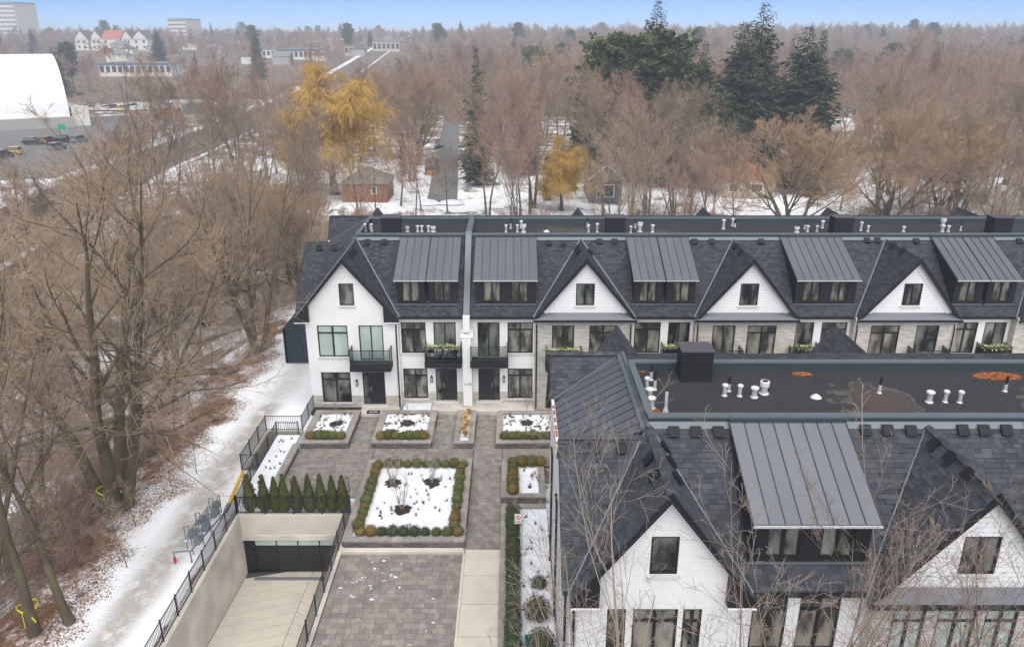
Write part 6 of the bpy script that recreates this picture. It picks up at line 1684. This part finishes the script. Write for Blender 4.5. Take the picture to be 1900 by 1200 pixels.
# fallen leaves along the bank
rng = np.random.default_rng(9); n = 30000
ly = rng.uniform(22, 64, n); lx = -19.1 - np.abs(rng.normal(0, 1.7, n)) + .7 * np.sin(ly * 1.7) * np.sin(ly * .53) + .5 * np.sin(ly * .7) + rng.normal(0, .25, n)
s = rng.uniform(.02, .05, n); t = rng.uniform(0, 6.28, n)
lz = np.array([gz(a, b_) for a, b_ in zip(lx, ly)]) + .02
c = np.stack([lx, ly, lz], 1); d1 = np.stack([np.cos(t) * s, np.sin(t) * s, rng.uniform(-.5, .5, n) * s], 1); d2 = np.stack([-np.sin(t) * s * .7, np.cos(t) * s * .7, rng.uniform(-.5, .5, n) * s], 1)
v = np.stack([c - d1, c - d2, c + d1, c + d2], 1).reshape(-1, 3)
me = np_mesh('fallen_leaves', [(v, np.arange(4 * n).reshape(-1, 4), 0)], ['leaf_russet'])
o = bpy.data.objects.new('fallen_leaves', me); COL.objects.link(o); tag(o, 'russet fallen leaves along the wooded bank left of the track', 'leaves', kind='stuff')
# ------------------------------------------------------------------ street, railway, cars and distant buildings
def ribbon(name, pts, w, z, matn, parent=None):
    m = MB(); L_, R_ = [], []
    dense = []
    for (xa, ya), (xb, yb) in zip(pts[:-1], pts[1:]):
        k = max(1, int(math.hypot(xb - xa, yb - ya) / 12))
        for i in range(k): dense.append((xa + (xb - xa) * i / k, ya + (yb - ya) * i / k))
    dense.append(pts[-1]); pts = dense
    for i, p in enumerate(pts):
        zz = z + (18.0 * S((p[1] - 260) / 600) + (.25 if p[1] > 262 else 0))
        p = Vector((*p, zz)); d = (Vector((*pts[min(i + 1, len(pts) - 1)], 0)) - Vector((*pts[max(i - 1, 0)], 0))).normalized(); s = Vector((-d.y, d.x, 0)) * w / 2
        L_.append(p + s); R_.append(p - s)
    for i in range(len(pts) - 1):
        m.poly([R_[i], R_[i + 1], L_[i + 1], L_[i]])
    return m.build(name, matn, parent)
sp = [(street(0, y), y) for y in (123, 150, 190, 230, 268)]
tag(ribbon('street', sp, 4.8, -.62, 'asphalt'), kind='structure')
tag(ribbon('cross_street', [(-75, 263), (-18, 270), (40, 274)], 7, -.615, 'asphalt'), kind='structure')
rp = [(-62, 60), (-68, 100), (-74.5, 160), (-79, 220), (-84, 300), (-95, 500), (-115, 860), (-160, 1650)]
rail = tag(ribbon('railway', rp, 13, -.58, 'ballast'), kind='structure')
def offs(pts, o):
    out = []
    for i, p in enumerate(pts):
        d = (Vector(pts[min(i + 1, len(pts) - 1)]) - Vector(pts[max(i - 1, 0)])).normalized(); out.append((p[0] - d.y * o, p[1] + d.x * o))
    return out
rpd = [(x, y) for y in range(60, 1640, 20) for x in [float(np.interp(y, [q[1] for q in rp], [q[0] for q in rp]))]]
for o in (-4.2, -2.7, 1.6, 3.1):
    MB().tube([(x, y, -.5 + 18.0 * S((y - 260) / 600) + (.25 if y > 262 else 0)) for x, y in offs(rpd, o)], .09, 4, False).build('rail', 'rail_steel', rail)
for o, w in ((9.0, 3.4), (-8.0, 1.2)): ribbon('snow_verge', offs(rp, o), w, -.575, 'snow', rail)
tag(ribbon('parking_lot', [(-100, 140), (-130, 260)], 46, -.66, 'asphalt'), kind='structure')
tag(ribbon('snow_field', [(-150, 300), (-90, 300)], 46, -.67, 'snow_patch'), kind='structure') if mat('snow_patch', (.30, .27, .24), .9, var=.6, vscale=.08, col2=(.75, .76, .78)) else None

for i, (x, y, rx, ry, h) in enumerate(((-13.5, 121.5, 2.6, 1.6, .7), (-9.6, 121.8, 2.2, 1.5, .55))):
    m = MB(); k = 12; rings = [(1.0, 0), (.75, .55), (.4, .9), (.02, 1)]
    for q, zz in rings: m.v += [(x + rx * q * math.cos(a) * R.uniform(.85, 1.1), y + ry * q * math.sin(a) * R.uniform(.85, 1.1), -.9 + .1 + h * zz) for a in [j * 6.283 / k for j in range(k)]]
    for r_ in range(3):
        for j in range(k): m.f.append((r_ * k + j, r_ * k + (j + 1) % k, (r_ + 1) * k + (j + 1) % k, (r_ + 1) * k + j))
    m.thing('snow_bank', 'snow', (x, y, -.85), ('ploughed snow heap at the near end of the street, left one', 'ploughed snow heap at the near end of the street, right one')[i], 'snow', smooth=True)
def car(x, y, ang, col, label, group=None, pickup=False, z=-.6):
    T = empty('parked_car', (x, y, z), label, 'car', group)
    L_ = 4.6 if not pickup else 5.4; w = .92
    prof = [(-L_ / 2, .35), (-L_ / 2, .85), (-L_ / 2 + .1, 1.0), (-L_ * .2, 1.08), (L_ * .26, 1.05), (L_ * .46, .92), (L_ / 2, .8), (L_ / 2, .35)]
    cab = [(-L_ * .44, 1.04), (-L_ * .38, 1.62), (L_ * .08, 1.66), (L_ * .26, 1.04)] if not pickup else [(-L_ * .12, 1.04), (-L_ * .09, 1.75), (L_ * .14, 1.78), (L_ * .27, 1.04)]
    def ext(pf, hw, hw2, matn, name):
        m = MB(); a = [(px, -(hw if pz < 1.2 else hw2), pz) for px, pz in pf]; b_ = [(px, (hw if pz < 1.2 else hw2), pz) for px, pz in pf]; k = len(pf)
        m.v = a + b_; m.f = [tuple(range(k)), tuple(reversed(range(k, 2 * k)))] + [(i, k + i, k + (i + 1) % k, (i + 1) % k) for i in range(k)]
        me = m.mesh(name, uv=False); me.materials.append(M[matn]); o = bpy.data.objects.new(name, me); COL.objects.link(o); o.parent = T; return o
    ext(prof, w, w, col, 'body'); c_ = ext(cab, w - .05, w - .2, 'dark_glass', 'cabin')
    lo, hi = cab[1], cab[2]; m = MB().box(lo[0] - .02, hi[0] + .02, -(w - .18), w - .18, max(lo[1], hi[1]) - .02, max(lo[1], hi[1]) + .05); me = m.mesh('car_roof', uv=False); me.materials.append(M[col]); o = bpy.data.objects.new('car_roof', me); COL.objects.link(o); o.parent = T
    for sx in (-.31, .31):
        for sy in (-1, 1):
            m = MB().tube([(L_ * sx, sy * (w - .2), .34), (L_ * sx, sy * (w + .01), .34)], .34, 12); me = m.mesh('wheel', uv=False); me.materials.append(M['tyre']); o = bpy.data.objects.new('wheel', me); COL.objects.link(o); o.parent = T
    for sy in (-.65, .65):
        for ex, mt, nm in ((L_ / 2, 'lamp_clear', 'headlight'), (-L_ / 2, 'lamp_red', 'tail_light')):
            m = MB().box(ex - .03, ex + .03, sy - .18, sy + .18, .72, .9); me = m.mesh(nm, uv=False); me.materials.append(M[mt]); o = bpy.data.objects.new(nm, me); COL.objects.link(o); o.parent = T
    T.rotation_euler = (0, 0, ang)
    return T
def cg(u, v): return G(u, v, -.6)
p = cg(815, 272); car(p.x, p.y, -1.5, 'car_blue', 'blue-grey pickup truck parked on the street', pickup=True)
p = cg(955, 312); car(p.x, p.y, .35, 'car_white', 'white car in the snowy drive beside the tall spruce')
p = cg(870, 300); car(p.x, p.y, .2, 'car_black', 'dark car under the tall spruce')
for u, v, c, lab in ((63, 268, 'car_black', 'black car, leftmost of the row in the arena car park'), (90, 266, 'car_red', 'dark red car, second in the row in the arena car park'), (112, 264, 'car_black', 'black car, third in the row in the arena car park'), (148, 264, 'car_grey', 'grey car at the right of the arena row'), (22, 287, 'car_yellow', 'yellow car near the left picture edge'), (8, 293, 'car_black', 'black car cut by the left picture edge'), (106, 278, 'car_grey', 'silver grey car in the front row of the arena car park'),
                     (198, 204, 'car_white', 'white van beside the soil heap, left one'), (228, 204, 'car_yellow', 'yellow work vehicle beside the soil heap'), (243, 202, 'car_white', 'white van beside the soil heap, right one'), (316, 172, 'car_white', 'white car far behind the teal containers'), (300, 174, 'car_grey', 'grey car far behind the teal containers')):
    p = cg(u, v); car(p.x, p.y, R.choice((0.1, 1.4, 3.2)), c, lab, 'cars in the yards by the arena')
for i in range(16):
    p = cg(R.uniform(150, 420), R.uniform(160, 205)); car(p.x, p.y, R.uniform(0, 6.28), R.choice(('car_white', 'car_white', 'car_grey', 'car_black', 'car_red', 'car_blue')), 'small distant vehicle parked in the yards beyond the railway', 'small vehicles in the yards')
# flat-bed truck on the railway crossing
p = cg(295, 236); T = empty('work_truck', (p.x, p.y, -.6), 'white work truck parked beside the railway', 'truck')
MB().box(p.x - 1.1, p.x + 1.1, p.y - 2.5, p.y - .8, .0, 1.9).build('cab', 'car_white', T); MB().box(p.x - 1.0, p.x + 1.0, p.y - 2.53, p.y - 2.501, .9, 1.6).build('windscreen', 'dark_glass', T); MB().box(p.x - 1.15, p.x + 1.15, p.y - .7, p.y + 3.5, .2, 1.7).build('box_body', 'pale_teal', T)
for sx in (-1, 1):
    for yy in (-1.7, 2.2): MB().tube([(p.x + sx * .8, p.y + yy, -.15), (p.x + sx * 1.12, p.y + yy, -.15)], .45, 10).build('wheel', 'tyre', T)
# tree-work truck with logs on the street
p = cg(800, 322); T = empty('wood_truck', (p.x, p.y, -.6), 'dark tree-work truck with cut logs at the near end of the street', 'truck')
MB().box(p.x - 1.1, p.x + 1.1, p.y - .5, p.y + 3.5, .1, 1.9).build('chip_box', 'roof_brown', T); MB().box(p.x - 1.05, p.x + 1.05, p.y + 3.55, p.y + 5.2, .0, 1.7).build('cab', 'car_white', T); MB().box(p.x - .95, p.x + .95, p.y + 5.201, p.y + 5.23, .8, 1.5).build('windscreen', 'dark_glass', T)
for sx in (-1, 1):
    for yy in (.4, 4.2): MB().tube([(p.x + sx * .8, p.y + yy, -.15), (p.x + sx * 1.12, p.y + yy, -.15)], .45, 10).build('wheel', 'tyre', T)
for i in range(4): MB().tube([(p.x - 1.2 + i * .55, p.y - 1.6, -.35 + .2 * (i % 2)), (p.x - .2 + i * .4, p.y - 1.1, -.3 + .2 * (i % 2))], .25, 8).thing('cut_log', 'container_orange', (p.x - 1.2 + i * .55, p.y - 1.6, -.6), 'fresh cut log in the small pile behind the tree-work truck', 'log', 'cut logs by the tree-work truck')

def house(x0, x1, y0, y1, h, rh, wall, roof, label, hip=False, axis='x', wins=(), name='house', z=-.8, ov=.4, chimney=None):
    T = empty(name, ((x0 + x1) / 2, (y0 + y1) / 2, z), label, 'house')
    MB().box(x0, x1, y0, y1, z, z + h).build('wall', wall, T)
    a0, a1, b0, b1 = x0 - ov, x1 + ov, y0 - ov, y1 + ov; zt = z + h; m = MB()
    if axis == 'x':
        i = (b1 - b0) / 2 if hip else 0; i = min(i, (a1 - a0) / 2 - .1); ym = (b0 + b1) / 2
        r0, r1 = (a0 + i, ym, zt + rh), (a1 - i, ym, zt + rh)
        m.poly([(a0, b0, zt), (a1, b0, zt), r1, r0]); m.poly([(a1, b1, zt), (a0, b1, zt), r0, r1]); m.poly([(a0, b1, zt), (a0, b0, zt), r0]); m.poly([(a1, b0, zt), (a1, b1, zt), r1])
    else:
        xm_ = (a0 + a1) / 2; i = (a1 - a0) / 2 if hip else 0; r0, r1 = (xm_, b0 + i, zt + rh), (xm_, b1 - i, zt + rh)
        m.poly([(a0, b0, zt), r0, r1, (a0, b1, zt)][::-1]); m.poly([(a1, b0, zt), (a1, b1, zt), r1, r0]); m.poly([(a1, b1, zt), (a0, b1, zt), r1])
        if hip: m.poly([(a0, b0, zt), (a1, b0, zt), r0])
        else: MB().poly([(x0, y0 + .001, zt), (x1, y0 + .001, zt), (xm_, y0 + .001, zt + rh * .96)]).build('gable_wall', wall, T)
    m.poly([(a0, b0, zt), (a0, b1, zt), (a1, b1, zt), (a1, b0, zt)]); rf = m.build('roof', roof, T)
    for a, b_, c, d in wins:
        f = MB().box(a, b_, y0 - .06, y0 - .002, c + z, d + z).build('window', 'white_trim', T)
        MB().box(a + .1, b_ - .1, y0 - .075, y0 - .061, c + z + .1, d + z - .1).build('pane', 'dark_glass', f)
    if chimney: MB().box(chimney[0] - .4, chimney[0] + .4, chimney[1] - .4, chimney[1] + .4, zt, zt + rh + .8).build('chimney', 'brick_red', rf)
    return T
# near street houses
house(-26.6, -19.6, 122, 129, 3.0, 2.2, 'brick_red', 'roof_grey', 'small red brick outbuilding with grey hipped roof left of the street', hip=True, wins=[(-22.0, -21.2, 1.4, 2.6)])
hb = house(12.2, 17.2, 122, 133, 3.6, 2.4, 'blue_grey_wall', 'roof_brown', 'dark blue-grey gabled house with white windows behind the small willow', axis='y', wins=[(13.2, 16.0, .9, 2.9)])
MB().bar((11.8, 121.55, 2.8), (14.7, 121.55, 5.2), .1, .2).build('barge_board', 'white_trim', hb); MB().bar((14.7, 121.55, 5.2), (17.6, 121.55, 2.8), .1, .2).build('barge_board', 'white_trim', hb)
house(9.5, 20, 142, 152, 3.2, 3.0, 'grey_wall', 'roof_brown', 'house with broad brown roof in the shade of evergreens', hip=True)
house(33.5, 42.5, 126, 135, 3.0, 2.6, 'beige_wall', 'roof_red', 'bungalow with red-orange hipped roof among the orange trees', hip=True, wins=[(35, 36.5, 1, 2.3), (38.5, 40.5, 1, 2.3)], chimney=(39, 132))
house(74, 86, 190, 200, 3.4, 2.6, 'pale_wall', 'snow', 'pale house with snowy roof half hidden in the right wood', hip=True)
house(112, 124, 205, 216, 3.6, 2.8, 'beige_wall', 'roof_grey', 'beige house half hidden in the wood near the right edge')
MB().box(30, 36, 200, 206, -.8, 2.6).thing('garage_block', 'brick_red', (33, 203, -.8), 'low red shed wall at the far street corner', 'shed') if False else None
# arena with barrel roof
T = empty('arena', (-127, 221, -.8), 'big white barrel-roofed arena with brown end wall at the left edge', 'building')
prof = []
for k in range(15):
    a = math.pi * k / 14; prof.append((246 - 25 * math.cos(a), -.8 + 19.4 * math.sin(a) ** .72))
m = MB(); x0, x1 = -250, -127
for (ya, za), (yb, zb) in zip(prof[:-1], prof[1:]): m.poly([(x0, ya, za), (x1, ya, za), (x1, yb, zb), (x0, yb, zb)])
m.build('barrel_roof', 'fabric_white', T, smooth=True)
for k in range(1, 16):
    xr = x1 - k * 7.5
    MB().tube([(xr, y_, z_ + .06) for y_, z_ in prof], .11, 4, False).build('roof_rib', 'white_trim', T)
MB().poly([(x1 - 1.2, y_, z_) for y_, z_ in prof]).build('end_wall', 'brown_wall', T)
MB().box(-250, -126.5, 219.5, 222.5, -.8, 2.2).build('base_wall', 'grey_wall', T)
MB().box(-126.4, -122, 222, 228, -.8, 4.5).build('annex', 'pale_wall', T)
T.location = G(134, 236, -.8); T.rotation_euler = (0, 0, math.radians(33))
# other buildings of the town: (px left, px right, py base, height, depth)
def block(u0, u1, v, h, dep, wall, label, roofm='roof_grey', rows=1, cols=6, name='building', band=None, Y=None):
    c_ = GT((u0 + u1) / 2, v) if Y is None else PY((u0 + u1) / 2, v, Y); y = c_.y; z0 = (c_.z if Y is None else gz(c_.x, Y)) - .5; a, b_ = PY(u0, v, y), PY(u1, v, y); T = empty(name, ((a.x + b_.x) / 2, y, z0), label, 'building')
    MB().box(a.x, b_.x, y, y + dep, z0, z0 + h).build('wall', wall, T); MB().box(a.x - .5, b_.x + .5, y - .5, y + dep + .5, z0 + h, z0 + .4 + h).build('roof', roofm, T)
    w = (b_.x - a.x) / cols; fh = h / rows
    for r in range(rows):
        for c in range(cols):
            MB().box(a.x + w * (c + .18), a.x + w * (c + .82), y - .12, y - .002, z0 + fh * (r + .35), z0 + fh * (r + .82)).build('window', 'dark_glass', T)
    if band: MB().box(a.x - .1, b_.x + .1, y - .15, y - .003, z0 + h * .86, z0 + h).build('fascia_band', band, T)
    return T
block(186, 320, 142, 7.0, 22, 'pale_wall', 'long low pale building with grey roof in the middle of the yards', cols=12, band='blue_band')
block(520, 590, 112, 7, 25, 'pale_wall', 'low pale building with blue roof edge left of centre skyline', cols=8, band='blue_band')
block(478, 512, 108, 6, 20, 'pale_wall', 'small pale flat building beside the blue-edged one', cols=4)
block(0, 34, 60, 38, 40, 'pale_wall', 'tall pale office tower on the left skyline', rows=9, cols=7, Y=850)
block(314, 346, 60, 22, 40, 'pale_wall', 'pale apartment block on the skyline behind conifers', rows=6, cols=9, Y=800)
block(640, 662, 104, 7, 20, 'beige_wall', 'beige building beside the distant railway', cols=3)
block(692, 742, 97, 8, 30, 'beige_wall', 'long beige building at the end of the railway', cols=6)
for i, (u0, u1, v) in enumerate(((142, 166, 96), (170, 192, 94), (192, 226, 93), (228, 248, 93), (248, 276, 93))):
    c_ = GT(209, 94); a, b_ = PY(u0, v, c_.y), PY(u1, v, c_.y)
    house(a.x, b_.x, a.y, a.y + 16, 9, 6.5, 'pale_wall', 'roof_brown' if i != 2 else 'roof_red', ('leftmost white gabled house of the distant terrace', 'second white gabled house of the distant terrace', 'wide middle house of the distant white terrace with red roof', 'fourth white house of the distant terrace', 'rightmost white gabled house of the distant terrace')[i], axis='y' if i != 2 else 'x', wins=[(a.x + 2, a.x + 4, 2, 4), (b_.x - 4, b_.x - 2, 2, 4), (a.x + 2, a.x + 4, 6, 8), (b_.x - 4, b_.x - 2, 6, 8)], ov=.5, z=c_.z - .5)
for i in range(34):
    u = R.choice((R.uniform(330, 660), R.uniform(330, 660), R.uniform(20, 330), R.uniform(880, 1400))); v = R.uniform(86, 122); a = GT(u, v); w = R.uniform(9, 14)
    house(a.x, a.x + w, a.y, a.y + 10, R.uniform(4, 6.5), 3, R.choice(('pale_wall', 'beige_wall', 'brick_red', 'grey_wall')), R.choice(('roof_brown', 'roof_grey', 'roof_grey')), 'small distant house among the hazy trees', hip=R.random() < .5, z=a.z - .5)['group'] = 'distant houses in the haze'
# containers, heap, poles, signs
def container(u0, u1, v, h, matn, label):
    a, b_ = G(u0, v, -.7), G(u1, v, -.7); T = empty('container', ((a.x + b_.x) / 2, a.y, -.7), label, 'container')
    MB().box(a.x, b_.x, a.y, a.y + 5, -.7, -.7 + h).build('body', matn, T)
    k = max(3, int((b_.x - a.x) / .8))
    for i in range(k): xx = a.x + (b_.x - a.x) * (i + .5) / k; MB().box(xx - .1, xx + .1, a.y - .06, a.y - .002, -.6, -.8 + h).build('rib', matn, T)
container(285, 327, 218, 2.6, 'container_orange', 'orange-brown container stack beside the work truck')
container(340, 364, 211, 3.0, 'container_teal', 'dark teal container, left of two')
container(366, 388, 208, 3.0, 'grey_wall', 'pale grey container right of the teal one')
a = G(225, 190, -.7); m = MB().lathe(a.x, a.y, [(-.8, 11), (.3, 8.5), (1.6, 5), (2.6, 1.8), (2.9, .05)], 14); m.thing('soil_heap', 'earth_mound', (a.x, a.y, -.8), 'dark brown soil heap inside a low fence in the yard', 'heap')
b0, b1 = G(192, 192, -.7), G(300, 190, -.7); MB().box(b0.x, b1.x, b0.y - .1, b0.y + .1, -.7, 1.3).thing('site_fence', 'roof_brown', (b0.x, b0.y, -.7), 'dark low site fence in front of the soil heap', 'fence')
p = G(118, 256, -.6); T = empty('green_sign', (p.x, p.y, -.6), 'small green sign on a post before the arena', 'sign'); MB().cyl(p.x, p.y, -.6, 1.6, .06, n=6).build('post', 'galvanised', T); MB().box(p.x - .9, p.x + .9, p.y - .05, p.y + .05, 1.4, 2.8).build('board', 'green_sign', T)
for u, v, h, lab in ((762, 330, 9.5, 'wooden utility pole leaning beside the street'), (240, 245, 13, 'slim pale pole beside the railway yard'), (335, 176, 12, 'distant utility pole among the yards'), (612, 130, 11, 'distant utility pole beside the railway')):
    p = G(u, v, -.7); T = empty('utility_pole', (p.x, p.y, -.7), lab, 'pole'); MB().tube([(p.x, p.y, -.8), (p.x - .2, p.y, -.7 + h)], [.16, .10], 7).build('shaft', 'pole_wood', T); MB().bar((p.x - 1.2, p.y, h - 1.3), (p.x + 1.0, p.y, h - 1.3), .1, .12).build('cross_arm', 'pole_wood', T)
p = G(105, 235, -.6); T = empty('light_pole', (p.x, p.y, -.6), 'black car park light pole before the arena', 'lamp'); MB().cyl(p.x, p.y, -.6, 8.5, .09, n=6).build('shaft', 'fence_black', T); MB().box(p.x - 1.2, p.x + .1, p.y - .1, p.y + .1, 8.5, 8.65).build('lamp_head', 'fence_black', T)

# ------------------------------------------------------------------ haze
hm = bpy.data.materials.new('haze'); hm.use_nodes = True
N = hm.node_tree.nodes; L = hm.node_tree.links
N.remove(N['Principled BSDF'])
pv = N.new('ShaderNodeVolumePrincipled'); pv.inputs['Color'].default_value = (.82, .90, 1.0, 1); pv.inputs['Density'].default_value = HAZE; pv.inputs['Anisotropy'].default_value = -0.15
L.new(pv.outputs[0], N['Material Output'].inputs['Volume'])
hz_ = MB().box(-6200, 6200, -260, 8200, -8, 46).build('haze', hm, None, uv=False)
tag(hz_, 'pale winter haze in the air', 'haze', kind='stuff')
